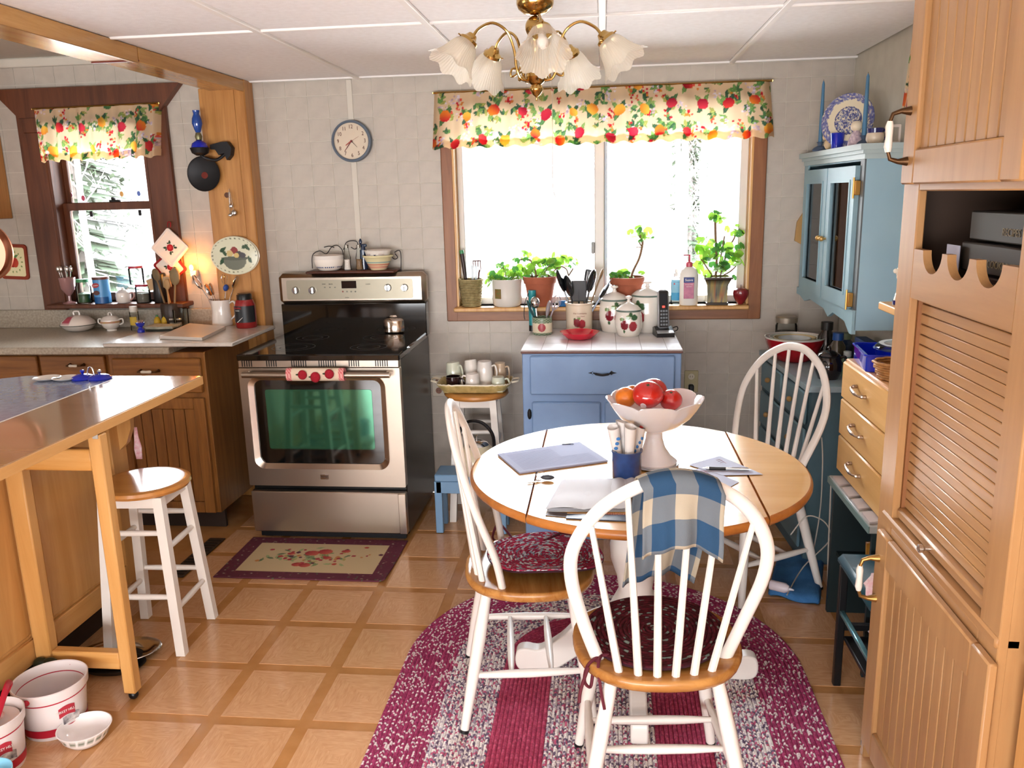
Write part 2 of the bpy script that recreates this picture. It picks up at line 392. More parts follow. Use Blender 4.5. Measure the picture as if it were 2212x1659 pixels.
# ================================================================= THE ROOM
XL, XR, YR = -4.3, 1.18, -2.0
ZC, ZK = 2.1925, 2.36
WT = .14
FLW, FLG = '#c8925a', '#dba877'
floor = struct(obj('floor', MB().box(XL, XR, YR, YB, -.05, -.001), M('floor_band', '#b98450', .2, col2='#ad7844', scale=14, coat=.25)))
def floor_tile_mat():
    m = M('floor_tile_print', '#c29260', .2, col2='#b07f4e', scale=4, coat=.3)
    n, l = m.node_tree.nodes, m.node_tree.links; p = n['Principled BSDF']
    tc = n.new('ShaderNodeTexCoord'); sp = n.new('ShaderNodeSeparateXYZ'); l.new(tc.outputs['Object'], sp.inputs[0])
    # quartered veneer: grain fans out in four triangles
    ax = n.new('ShaderNodeMath'); ax.operation = 'ABSOLUTE'; l.new(sp.outputs['X'], ax.inputs[0])
    ay = n.new('ShaderNodeMath'); ay.operation = 'ABSOLUTE'; l.new(sp.outputs['Y'], ay.inputs[0])
    gt = n.new('ShaderNodeMath'); gt.operation = 'GREATER_THAN'; l.new(ax.outputs[0], gt.inputs[0]); l.new(ay.outputs[0], gt.inputs[1])
    m1 = n.new('ShaderNodeMapping'); m1.inputs['Scale'].default_value = (18, 110, 1); l.new(tc.outputs['Object'], m1.inputs[0])
    m2 = n.new('ShaderNodeMapping'); m2.inputs['Scale'].default_value = (110, 18, 1); l.new(tc.outputs['Object'], m2.inputs[0])
    mx = n.new('ShaderNodeMix'); mx.data_type = 'VECTOR'; l.new(gt.outputs[0], mx.inputs[0]); l.new(m1.outputs[0], mx.inputs[4]); l.new(m2.outputs[0], mx.inputs[5])
    nz = n.new('ShaderNodeTexNoise'); nz.inputs['Scale'].default_value = 1; nz.inputs['Detail'].default_value = 5; nz.inputs['Distortion'].default_value = 1.2
    oi = n.new('ShaderNodeObjectInfo'); ad = n.new('ShaderNodeVectorMath'); ad.operation = 'ADD'; sc = n.new('ShaderNodeVectorMath'); sc.operation = 'SCALE'
    l.new(oi.outputs['Location'], sc.inputs[0]); sc.inputs['Scale'].default_value = 13
    l.new(mx.outputs[1], ad.inputs[0]); l.new(sc.outputs[0], ad.inputs[1]); l.new(ad.outputs[0], nz.inputs[0])
    cr = n.new('ShaderNodeValToRGB'); cr.color_ramp.elements[0].position = .3; cr.color_ramp.elements[1].position = .72
    cr.color_ramp.elements[0].color = (*srgb('#c08d62'), 1); cr.color_ramp.elements[1].color = (*srgb('#d3a57a'), 1)
    l.new(nz.outputs[0], cr.inputs[0]); l.new(cr.outputs[0], p.inputs['Base Color'])
    b = n.new('ShaderNodeBump'); b.inputs['Strength'].default_value = .25; b.inputs['Distance'].default_value = .001
    nb = n.new('ShaderNodeTexNoise'); nb.inputs['Scale'].default_value = 14; l.new(tc.outputs['Object'], nb.inputs[0])
    l.new(nb.outputs[0], b.inputs['Height']); l.new(b.outputs[0], p.inputs['Normal'])
    return m
FT = floor_tile_mat(); ftm = None; T = .305; h = T/2-.021
for i in range(-9, 8):
    for j in range(-4, 11):
        cx, cy = -1.24+T/2+i*T, 2.82-T/2+(j-5)*T+T
        if cx-h < XL or cx+h > XR or cy+h > YB-.01 or cy-h < .3: continue
        if cx < -2.0 and cy > 3.0: continue
        if ftm is None:
            o = obj('floor_tile', MB().box(-h, h, -h, h, -.001, .0006, .0005), FT, floor, smooth=0); ftm = o
        else: o = ftm.copy(); COL.objects.link(o)
        o.location = (cx, cy, 0)
# back wall with its two window openings
BW = (-.765, .728, 1.04, 1.99); KW = (-2.955, -2.385, 1.085, 2.0)
def holed(x0, x1, z0, z1, holes, y0, y1):
    mb = MB(); xs = [x0]
    for a, b, c, d in holes:
        mb.box(xs[-1], a, y0, y1, z0, z1); mb.box(a, b, y0, y1, z0, c); mb.box(a, b, y0, y1, d, z1); xs.append(b)
    mb.box(xs[-1], x1, y0, y1, z0, z1); return mb
wall_back = struct(obj('wall_back', holed(XL, XR+.1, 0, 2.6, (KW, BW), YB+.001, YB+WT), GROUT, smooth=0))
TP, TZ = .1128, .111; tile0 = None; ntile = 0; rest = MB(); cells = []
for i in range(-24, 24):
    for j in range(0, 23):
        x0 = -1.272+i*TP; z0 = .8998+(j-8)*TZ; x1 = x0+TP-.0028; z1 = z0+TZ-.0028
        x0 = max(x0, XL); z1 = min(z1, ZK if x0 < -1.82 else ZC); x1 = min(x1, XR-.003)
        full = x1-x0 > TP-.004 and z1-z0 > TZ-.004
        if x1-x0 < .01 or z0 < .01 or z1-z0 < .008: continue
        if -1.285 < x0+.02 < -1.255: pass
        bad = False
        for a, b, c, d in (BW, KW):
            if x1 > a-.003 and x0 < b+.003 and z1 > c-.003 and z0 < d+.003: bad = True
        if bad: continue
        vis = (-1.8 < x0 < -.93 and z0 > 1.15) or (-.93 < x0 < -.3 and .5 < z0) or (x0 > .3 and z0 > .5) or (x0 > -.85 and x0 < .8 and z0 > 1.98)
        if -.82 < x0 and x1 < .79 and .97 < z0 and z1 < 1.9: vis = False
        cells.append((vis and full, x0, x1, z0, z1))
cells.sort(key=lambda c: (not c[0], abs(c[1]+.6)))
for k, (vis, x0, x1, z0, z1) in enumerate(cells):
    if vis and ntile < 300:
        if tile0 is None:
            o = obj('wall_tile', MB().box(0, TP-.0028, -.0015, .001, 0, TZ-.0028, .0008), WALLT, wall_back, smooth=0); tile0 = o
        else: o = tile0.copy(); COL.objects.link(o)
        o.location = (x0, YB, z0); ntile += 1
    else: rest.box(x0, x1, YB-.0015, YB+.001, z0, z1)
o = obj('wall_tile_field', rest, WALLT, wall_back, smooth=0); o['kind'] = 'stuff'
WALLP = M('plain_wall', '#c2b9ad', .6, scale=10)
struct(obj('wall_right', MB().box(XR, XR+.12, YR, YB+.1, 0, 2.6), M('wall_right_paint', '#c9c3b4', .55, col2='#bdb7a8', scale=12), smooth=0))
struct(obj('wall_left', MB().box(XL-.1, XL, YR, YB+.1, 0, 2.6), WALLP, smooth=0))
struct(obj('wall_rear', MB().box(XL-.1, XR+.1, YR-.1, YR, 0, 2.6), WALLP, smooth=0))
ceiling = struct(obj('ceiling', MB().box(-1.9, XR, YR, YB, ZC+.03, ZC+.08), CEILP, smooth=0))
cp0 = None
for i in range(-2, 5):
    for j in range(-5, 2):
        x0 = -.005+(i-1)*.61; y0 = 3.045+j*1.22; x1 = x0+.61; y1 = y0+1.22
        xa, xb, ya, yb = max(x0, -1.83)+.012, min(x1, XR-.002)-.012, max(y0, YR)+.012, min(y1, YB-.002)-.012
        if xb-xa < .05 or yb-ya < .05: continue
        obj('ceiling_panel', MB().box(xa, xb, ya, yb, ZC+.006, ZC+.02, .004), CEILP, ceiling, smooth=0)
for k in range(-2, 3):
    obj('grid_strip', MB().box(-.005+k*.61-.0125, -.005+k*.61+.0125, YR, YB, ZC-.003, ZC+.01, .002), CEILG, ceiling, smooth=0)
for k in range(-4, 2):
    obj('grid_strip', MB().box(-1.83, XR, 3.045+k*1.22-.009, 3.045+k*1.22+.009, ZC-.001, ZC+.01, .002), CEILG, ceiling, smooth=0)
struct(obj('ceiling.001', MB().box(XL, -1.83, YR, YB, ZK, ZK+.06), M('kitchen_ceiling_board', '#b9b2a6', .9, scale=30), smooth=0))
tr = struct(obj('trim_1', MB().box(XL, -1.98, YB-.03, YB-.002, ZK-.045, ZK, .006), M('cove_trim', '#cfc8bb', .6)))
# dropped beam between kitchen and dining side, clad in pine boards
beam = struct(obj('trim_2', MB().box(-1.97, -1.80, YR, YB-.1, 2.165, 2.45), PINEY, smooth=0))
a, b = 3.225, 3.215
obj('face_board', MB().box(-1.80, -1.782, YR, b, 2.135, ZC+.003, .002), PINEY, beam)
obj('face_board', MB().box(-1.80, -1.784, a, YB-.1, 2.14, ZC+.003, .002), PINEY, beam)
obj('soffit_board', MB().box(-1.975, -1.80, YR, b, 2.147, 2.166, .002), PINEY, beam)
obj('soffit_board', MB().box(-1.97, -1.80, a, YB-.1, 2.152, 2.166, .002), PINEY, beam)
obj('joint_batten', MB().box(-1.975, -1.785, b-.004, a+.004, 2.142, 2.15, .001), M('dark_joint', '#6b2a1c', .5), beam)
post = struct(obj('trim_3', MB().box(-2.03, -1.835, YB-.1, YB-.002, 0, 2.165, .004), PINE))
obj('corner_trim', MB().box(-1.842, -1.782, YB-.112, YB-.003, 0, 2.2, .006), PINE, post)
obj('knot', MB().lathe([(.0, 0), (.012, 0), (.014, .001)], 16).xf(Matrix.Translation((-1.93, YB-.1005, 1.64)) @ Matrix.Rotation(PI/2, 4, 'X')), M('pine_knot', '#5a3016', .5), post)
struct(obj('trim_4', MB().box(-1.292, -1.262, YB-.005, YB-.0005, .0, ZC, .002), M('seam_batten', '#cdc6b9', .5)))
struct(obj('baseboard_back', MB().box(-.92, XR, YB-.014, YB-.002, 0, .085, .004), WHITE))

# ---- large window
win = struct(obj('window_1', MB().box(BW[0]-.055, BW[0]+.004, YB-.02, YB-.002, .962, 2.02, .004), CASE))
obj('casing_board', MB().box(BW[1]-.004, BW[1]+.062, YB-.02, YB-.002, .962, 2.02, .004), CASE, win)
obj('casing_board', MB().box(BW[0]-.055, BW[1]+.062, YB-.019, YB-.002, .962, 1.02, .004), CASEX, win)
obj('casing_board', MB().box(BW[0]-.055, BW[1]+.062, YB-.019, YB-.002, 1.985, 2.04, .004), CASEX, win)
obj('sill', MB().box(BW[0]-.01, BW[1]-.004, YB-.075, YB+.11, 1.018, 1.04, .005), JAMB, win)
obj('jamb', MB().box(BW[0], BW[0]+.012, YB-.018, YB+.11, 1.04, 1.99), JAMB, win)
obj('jamb', MB().box(BW[1]-.012, BW[1], YB-.018, YB+.11, 1.04, 1.99), JAMB, win)
obj('jamb', MB().box(BW[0], BW[1], YB-.0, YB+.11, 1.975, 1.99), JAMB, win)
gy = YB+.09
obj('vinyl_frame', MB().box(BW[0]+.012, BW[0]+.042, gy-.03, gy+.03, 1.04, 1.975, .004).box(BW[1]-.05, BW[1]-.012, gy-.03, gy+.03, 1.04, 1.975, .004)
    .box(BW[0]+.012, BW[1]-.012, gy-.03, gy+.03, 1.04, 1.075, .004).box(BW[0]+.012, BW[1]-.012, gy-.03, gy+.03, 1.94, 1.975, .004), VINYL, win)
obj('mullion', MB().box(-.046, .004, gy-.035, gy+.02, 1.07, 1.95, .005), VINYL, win)
obj('sash_stile', MB().box(.004, .018, gy-.015, gy+.02, 1.07, 1.95, .003), M('cool_vinyl', '#cfdcea', .4), win)
obj('latch', MB().box(-.062, -.046, gy-.05, gy-.02, 1.30, 1.36, .004), M('grey_latch', '#9a9a98', .4), win)
for a, b in ((BW[0]+.04, -.04), (0, BW[1]-.04)):
    obj('pane', MB().box(a, b, gy+.0, gy+.004, 1.07, 1.945), GLASS, win, smooth=0)
# ---- kitchen window
kx0, kx1, kz0, kz1 = KW
kw = struct(obj('window_2', MB().box(kx0-.135, kx0+.004, YB-.025, YB-.002, 1.0, 2.1, .006), DARKW))
obj('casing_board', MB().box(kx1-.004, kx1+.135, YB-.025, YB-.002, 1.0, 2.1, .006), DARKW, kw)
obj('header', MB().prism([(kx0-.10, 2.06), (kx1+.10, 2.06), (kx1+.235, 2.205), (kx0-.235, 2.205)], YB-.05, YB-.003, ax=1), DARKW, kw, smooth=0)
obj('head_rail', MB().box(kx0-.1, kx1+.1, YB-.03, YB-.002, 1.985, 2.07, .004), DARKW, kw)
obj('sill', MB().box(kx0-.05, kx1+.16, YB-.12, YB+.07, 1.062, 1.085, .004), DARKW, kw)
obj('jamb', MB().box(kx0, kx0+.018, YB-.02, YB+.12, kz0, kz1).box(kx0, kx1, YB-.01, YB+.12, kz1-.012, kz1).box(kx1-.018, kx1, YB-.02, YB+.12, kz0, kz1), DARKW, kw)
def sash(z0, z1, y, w=.028):
    return MB().box(kx0+.018, kx0+.018+w, y-.015, y+.015, z0, z1, .003).box(kx1-.018-w, kx1-.018, y-.015, y+.015, z0, z1, .003).box(kx0+.018, kx1-.018, y-.0149, y+.0149, z0, z0+w*1.3, .003).box(kx0+.018, kx1-.018, y-.0149, y+.0149, z1-w*1.2, z1, .003)
obj('upper_sash', sash(1.585, 1.985, YB+.095), DARKW, kw)
obj('lower_sash', sash(1.087, 1.62, YB+.055, .034), DARKW, kw)
obj('sash_lock', MB().box(-2.66, -2.60, YB+.03, YB+.05, 1.62, 1.632, .003).box(-2.645, -2.63, YB+.028, YB+.05, 1.632, 1.645, .002), IRON, kw)
obj('pane', MB().box(kx0+.04, kx1-.04, YB+.093, YB+.096, 1.60, 1.96), GLASS, kw, smooth=0)
obj('pane', MB().box(kx0+.04, kx1-.04, YB+.053, YB+.056, 1.10, 1.60), GLASS, kw, smooth=0)
obj('screen_clip', MB().box(-2.78, -2.765, YB+.03, YB+.04, 1.545, 1.575, .002).box(-2.50, -2.485, YB+.03, YB+.04, 1.545, 1.575, .002), IRON, kw)

# ================================================================= OUTDOORS
struct(obj('ground', MB().grid(lambda u, v: (lerp(-30, 30, u), lerp(YB+.3, 60, v), -.6+.0*u), 8, 8), M('snow_ground', '#e4e0de', .9, col2='#c8c0b8', scale=.8), smooth=0))
struct(obj('wooded_hillside', MB().grid(lambda u, v: (lerp(-34, 30, u), 22+12*v+1.5*math.sin(5*u), -.6+5.0*v**.9*(1+.12*math.sin(9*u))), 30, 10),
    M('far_brush', '#322d2b', .95, col2='#242120', scale=1.6, bump=.4, bscale=3)))
BARK = M('pale_birch_bark', '#6a6460', .9, col2='#4c4744', scale=6)
def bare_tree(seed, h):
    r = random.Random(seed); mb = MB(); bend = r.uniform(-.3, .3)
    tr = [(bend*(t/8)**2, r.uniform(-.03, .03), h*t/8) for t in range(9)]
    mb.tube(tr, [lerp(.075, .012, t/8) for t in range(9)], 5)
    for k in range(26):
        t = r.uniform(.12, .97); i = min(7, int(t*8)); p = Vector(tr[i]).lerp(Vector(tr[i+1]), t*8-i); a = r.random()*6.28; L = r.uniform(.5, 1.5)*(1.15-t)
        q = p+Vector((math.cos(a)*L*.6, math.sin(a)*L*.6, L*.8)); m = p.lerp(q, .5)+Vector((r.uniform(-.1, .1), 0, -.06))
        mb.tube([p, m, q], [.016, .011, .004], 3, caps=False)
        for g in range(2):
            mb.tube([m, m+Vector((r.uniform(-.35, .35), r.uniform(-.2, .2), r.uniform(.2, .5)))], [.007, .003], 3, caps=False)
    return mb
protos = [obj('bare_tree', bare_tree(50+k, rnd.uniform(6, 9)), BARK) for k in range(5)]
used = [0]*5
for k in range(60):
    y = 9.5+k*.26; x = ((k*.618) % 1-.5)*.50*y-.1
    if k % 6 == 5: x = -(.50+.30*((k*.618) % 1))*y
    pi = k % 5
    if used[pi]: o = protos[pi].copy(); COL.objects.link(o)
    else: o = protos[pi]; used[pi] = 1
    o.location = (x, y, -.6+max(0, (y-22)*.6)); o.rotation_euler = (0, 0, rnd.random()*6); tag(o, 'pale bare slender tree standing in the woods outside the windows', 'tree', 'bare trees in the woods outside')
def spruce(seed, h, w, n):
    r = random.Random(seed); mb = MB()
    for k in range(n):
        t = r.random()**.8; z = h*(.05+.93*t); R = w*(1-t)**.9+.05; a = r.random()*6.28; L = R*r.uniform(.6, 1.05)
        d = Vector((math.cos(a), math.sin(a), -.22)); p = Vector((0, 0, z)); q = p+d*L; s = Vector((-d.y, d.x, 0))*L*.16
        mid = p.lerp(q, .55)
        mb.add([p, mid+s, q, mid-s], [(0, 1, 2, 3)])
        for g in range(5):
            c = p.lerp(q, r.uniform(.3, 1)); e = Vector((r.uniform(-.2, .2), r.uniform(-.2, .2), r.uniform(-.16, .05))); s2 = Vector((-e.y, e.x, .02))*.25
            mb.add([c, c+e*.5+s2, c+e, c+e*.5-s2], [(0, 1, 2, 3)])
    return mb
SPR = M('spruce_needles', '#3a4733', .9, col2='#2d3a28', scale=3)
for k, (x, y, hh, ww, lab) in enumerate(((-10.2, 15.5, 7.2, 1.8, 'large green spruce outside the kitchen window'), (-13.6, 19, 6, 1.5, 'smaller spruce behind the large one outside the kitchen window'), (1.9, 19.5, 6.4, .75, 'small thin spruce among the bare trees outside the large window'))):
    t = thing('spruce_tree', lab, 'tree', (x, y, -.6)); obj('trunk', MB().tube([(0, 0, 0), (0, 0, hh)], [.14, .02], 7), BARK, t)
    o = obj('foliage', spruce(9+k, hh, ww, 420), SPR, t, smooth=0); o['kind'] = 'stuff'

# ================================================================= BRAIDED RUGS
def braid_mat(name, cols, freq, rough=.85, seed=0):
    # woven flecks along each coil: u = along the coil, v = across (one coil per unit)
    m = bpy.data.materials.new(name); m.use_nodes = True; n, l = m.node_tree.nodes, m.node_tree.links; p = n['Principled BSDF']; p.inputs['Roughness'].default_value = rough
    p.inputs['Specular IOR Level'].default_value = .25
    tc = n.new('ShaderNodeTexCoord'); mp = n.new('ShaderNodeMapping'); mp.inputs['Scale'].default_value = (freq, 2, 1); l.new(tc.outputs['UV'], mp.inputs[0])
    vo = n.new('ShaderNodeTexVoronoi'); vo.inputs['Scale'].default_value = 1; vo.inputs['Randomness'].default_value = .45; l.new(mp.outputs[0], vo.inputs[0])
    sp = n.new('ShaderNodeSeparateColor'); l.new(vo.outputs['Color'], sp.inputs[0]); cr = n.new('ShaderNodeValToRGB'); cr.color_ramp.interpolation = 'CONSTANT'
    e = cr.color_ramp.elements; e[0].position = 0; e[0].color = (*srgb(cols[0][1]), 1); e[1].position = cols[1][0]; e[1].color = (*srgb(cols[1][1]), 1)
    for pos, c in cols[2:]: x = e.new(pos); x.color = (*srgb(c), 1)
    l.new(sp.outputs[0], cr.inputs[0])
    mx = n.new('ShaderNodeMix'); mx.data_type = 'RGBA'; mx.blend_type = 'MULTIPLY'; mx.inputs[0].default_value = .55
    r2 = n.new('ShaderNodeValToRGB'); r2.color_ramp.elements[0].position = .35; r2.color_ramp.elements[0].color = (1, 1, 1, 1); r2.color_ramp.elements[1].position = .75; r2.color_ramp.elements[1].color = (.25, .22, .25, 1)
    l.new(vo.outputs['Distance'], r2.inputs[0]); l.new(cr.outputs[0], mx.inputs[6]); l.new(r2.outputs[0], mx.inputs[7]); l.new(mx.outputs[2], p.inputs['Base Color'])
    b = n.new('ShaderNodeBump'); b.inputs['Strength'].default_value = .7; b.inputs['Distance'].default_value = .003; b.invert = True
    l.new(vo.outputs['Distance'], b.inputs['Height']); l.new(b.outputs[0], p.inputs['Normal'])
    return m
B_RED = braid_mat('braid_red', [(0, '#b4405f'), (.4, '#a43656'), (.75, '#c0506e')], 90)
B_FLECK = braid_mat('braid_maroon_fleck', [(0, '#aa3c68'), (.40, '#9a305a'), (.76, '#e4d2d0')], 115)
B_GREY = braid_mat('braid_grey_white', [(0, '#efe6e0'), (.45, '#b8a8b4'), (.66, '#6c5a72'), (.84, '#c05878')], 120)
def oval_rug(name, parent, mats, bands, Lh, R, cw, h, nseg=180, wob=.0, base=0.0):
    # stadium-shaped coils: straight half-length Lh along y; R outer radius; cw coil width
    nc = int(R/cw); mb = MB(); prof = [0, .15, .5, .85, 1]; hh = [.25, .8, 1, .8, .25]
    def pt(t, r):
        a = 2*PI*t; per = 2*PI*r+4*Lh; s = t*per
        if s < Lh: return (r, s)
        s -= Lh
        if s < PI*r: return (r*math.cos(s/r), Lh+r*math.sin(s/r))
        s -= PI*r
        if s < 2*Lh: return (-r, Lh-s)
        s -= 2*Lh
        if s < PI*r: return (-r*math.cos(s/r), -Lh-r*math.sin(s/r))
        s -= PI*r
        return (r, -Lh+s)
    for c in range(nc):
        r0 = R-(c+1)*cw; f = (c+.5)/nc; mi = 0
        for k, b in enumerate(bands):
            if f >= b[0]: mi = b[1]
        vs = []; uv = []; fs = []; m = len(prof)
        for i in range(nseg+1):
            for q in range(m):
                r = max(.0008, r0+cw*prof[q]); x, y = pt(min(.99999, i/nseg), max(r0+cw*.5, .001)) if Lh == 0 else pt(min(.99999, i/nseg), r0+cw*.5)
                # offset from the coil's centre line to this profile point
                if y > Lh: n_ = Vector((x, y-Lh, 0)).normalized()
                elif y < -Lh: n_ = Vector((x, y+Lh, 0)).normalized()
                else: n_ = Vector((1 if x > 0 else -1, 0, 0))
                d = (prof[q]-.5)*cw
                vs.append((x+n_.x*d, y+n_.y*d, base+h*hh[q]+(wob(x, y) if wob else 0))); uv.append((i/nseg*(2*PI*(r0+cw*.5)+4*Lh), c+prof[q]))
        for i in range(nseg):
            for q in range(m-1): fs.append((i*m+q, (i+1)*m+q, (i+1)*m+q+1, i*m+q+1))
        mb.add(vs, fs, None, uv, mi=mi)
    return obj(name, mb, mats, parent, smooth=80)
rug = oval_rug('braided_rug', None, [B_FLECK, B_GREY, B_RED, B_GREY], [(0, 0), (.255, 1), (.515, 2), (.755, 3)], .66, .69, .0138, .009)
rug.location = (-.01, 1.95, .0008); tag(rug, 'oval braided rug in rose red and grey under the round table', 'rug')

# ================================================================= SPINDLE CHAIRS
SEATW = M('chair_seat_wood', '#c08a4c', .24, kind='wood', col2='#99622c', scale=8, axis=0)
def seat_mb(w, d, z, th):
    mb = MB(); n = 40; prof = [(.90, -th), (.98, -th*.8), (1.0, -th*.4), (.99, -.004), (.975, -.0008), (.955, 0), (.93, -.0003), (.8, -.002), (.6, -.0055), (.35, -.008), (.1, -.009)]
    def P(k, q):
        a = 2*PI*k/n; c, s = math.cos(a), math.sin(a); e = .78
        x = math.copysign(abs(c)**e, c)*w*(1.0 if s < 0 else 1.0+.05*s); y = math.copysign(abs(s)**(.85 if s > 0 else 1.0), s)*d
        return x*q, y*q
    vs = []; fs = []
    for q, dz in prof:
        for k in range(n): x, y = P(k, q); vs.append((x, y, z+dz))
    for i in range(len(prof)-1):
        for k in range(n): fs.append((i*n+k, i*n+(k+1) % n, (i+1)*n+(k+1) % n, (i+1)*n+k))
    fs.append(tuple(range(n))[::-1]); fs.append(tuple((len(prof)-1)*n+k for k in range(n)))
    return mb.add(vs, fs)
def bow(t):   # t 0..1 over the hoop, in local chair space
    a = PI*t; zb, zt, hw = .44, .965, .232
    pts = [(-.158, -.085, .44), (-.197, -.105, .56), (-.228, -.150, .70), (-.221, -.182, .80), (-.163, -.213, .90), (-.075, -.230, .96), (0, -.235, .974)]
    pts = pts+[(-x, y, z) for x, y, z in pts[-2::-1]]
    return pts
def make_chair(label, loc, rz, cushion=None):
    t = thing('dining_chair', label, 'chair', loc, rz, 'white spindle back chairs at the round table')
    obj('seat', seat_mb(.218, .205, .452, .034), SEATW, t, smooth=60)
    fl, fr, rl, rr = (-.195, .185), (.195, .185), (-.215, -.215), (.215, -.215)
    tops = {fl: (-.135, .125), fr: (.135, .125), rl: (-.13, -.135), rr: (.13, -.135)}
    def at(f, z): tp = tops[f]; k = z/.42; return Vector((lerp(f[0], tp[0], k), lerp(f[1], tp[1], k), z))
    for f in (fl, fr, rl, rr):
        mb = MB().tube([at(f, .008), at(f, .05), at(f, .17), at(f, .30), at(f, .425)], [.0135, .0145, .0185, .02, .016], 12)
        l = obj('leg', mb, WHITE, t); obj('foot_pad', MB().tube([at(f, 0), at(f, .009)], [.0145, .0145], 12), BLACK, l)
    for a, b in ((fl, rl), (fr, rr)):
        p, q = at(a, .17), at(b, .17); obj('stretcher', MB().tube([p, p.lerp(q, .25), p.lerp(q, .5), p.lerp(q, .75), q], [.008, .012, .0135, .012, .008], 10), WHITE, t)
    for k in (.30, .66):
        p, q = at(fl, .17).lerp(at(rl, .17), k), at(fr, .17).lerp(at(rr, .17), k)
        obj('stretcher', MB().tube([p, p.lerp(q, .25), p.lerp(q, .5), p.lerp(q, .75), q], [.007, .0115, .013, .0115, .007], 10), WHITE, t)
    hp = spline(bow(0), 6); obj('back_hoop', MB().tube(hp, .0165, 12, flat=.72, up=(0, 1, .15)), WHITE, t)
    xs = [-.112, -.067, -.022, .022, .067, .112]; tx = [-.182, -.108, -.036, .036, .108, .182]
    for x, X in zip(xs, tx):
        hz = max((p for p in hp if abs(p.x-X) < .03), key=lambda p: p.z); top = min(hp, key=lambda p: abs(p.x-X)+(0 if p.z > .75 else 9))
        b = Vector((x, -.170+1.9*x*x, .44)); obj('spindle', MB().tube([b, b.lerp(top, .3), b.lerp(top, .65), top], [.0105, .0095, .008, .007], 8), WHITE, t)
    return t
def cushion(name, label, loc, rz, wob, rot, bands, mats, ties):
    c = thing(name, label, 'cushion', loc, rz, 'braided chair cushions', rot=rot)
    oval_rug('braided_pad', c, mats, bands, .0, .185, .0115, .006, 72, wob=wob, base=.0065)
    obj('underside', MB().lathe([(.001, .0005)]+[(.012*k, .0005) for k in range(1, 16)]+[(.186, .002), (.187, .005), (.184, .008)], 48, mod=lambda a, r, z, i: (r, z+wob(r*math.cos(a), r*math.sin(a))), caps=False), M('cushion_underside', '#3a1420', .95), c)
    for k, pts in enumerate(ties): obj('tie', MB().tube(spline(pts, 5), .0042, 6), MAROON, c)
    return c
C_RED = braid_mat('cushion_rose', [(0, '#c02c52'), (.40, '#a82a50'), (.62, '#e6e6ea'), (.84, '#9fb0c4')], 95)
C_DARK = braid_mat('cushion_maroon', [(0, '#5a1422'), (.5, '#441018'), (.90, '#7d8c84')], 75)
chair1 = make_chair('white spindle chair with plaid cloth over its back, nearest the camera', (.138, 1.995, .0), math.radians(5))
chair2 = make_chair('white spindle chair on the stove side of the table, rose braided cushion', (-.235, 2.435, .0), math.radians(-83))
chair3 = make_chair('white spindle chair on the window side of the table by the blue hutch', (.585, 3.30, .0), math.radians(123))
for c in (chair1, chair2): c.location.z = .0095
cushion('seat_cushion', 'rose and white braided cushion curling on the chair beside the stove', (-.185, 2.455, .464), math.radians(-83),
        lambda x, y: .034*max(0, (x-.04)/.14)**2+.018*max(0, (-y-.07)/.12)**2+.006, None, [(0, 0)], [C_RED],
        [[(-.13, -.10, .012), (-.165, -.12, .03), (-.185, -.15, .05), (-.17, -.17, .01), (-.19, -.155, -.02)],
         [(.0, .0, 0), (.001, .001, .0)] if False else [(-.15, .05, .014), (-.175, .08, .024), (-.16, .12, .03), (-.145, .09, .022), (-.17, .06, .02)],
         [(-.16, .06, .02), (-.20, .05, .03), (-.22, .0, .024)], [(-.165, .07, .024), (-.13, .03, .02), (-.11, .0, .016)]])
cushion('seat_cushion', 'dark maroon braided cushion on the chair nearest the camera', (.133, 2.025, .459), math.radians(5),
        lambda x, y: .004+.004*math.sin(9*x), None, [(0, 0)], [C_DARK],
        [[(-.13, -.12, .01), (-.155, -.125, .01), (-.185, -.15, .0), (-.195, -.17, -.03), (-.18, -.165, -.05), (-.172, -.15, -.02), (-.16, -.13, .008)],
         [(-.15, -.125, .012), (-.16, -.16, .004), (-.155, -.185, -.05), (-.148, -.20, -.09)], [(-.185, -.16, .0), (-.205, -.19, -.04), (-.21, -.2, -.07)],
         [(.13, -.1, .01), (.155, -.11, .012), (.17, -.12, .004)]])

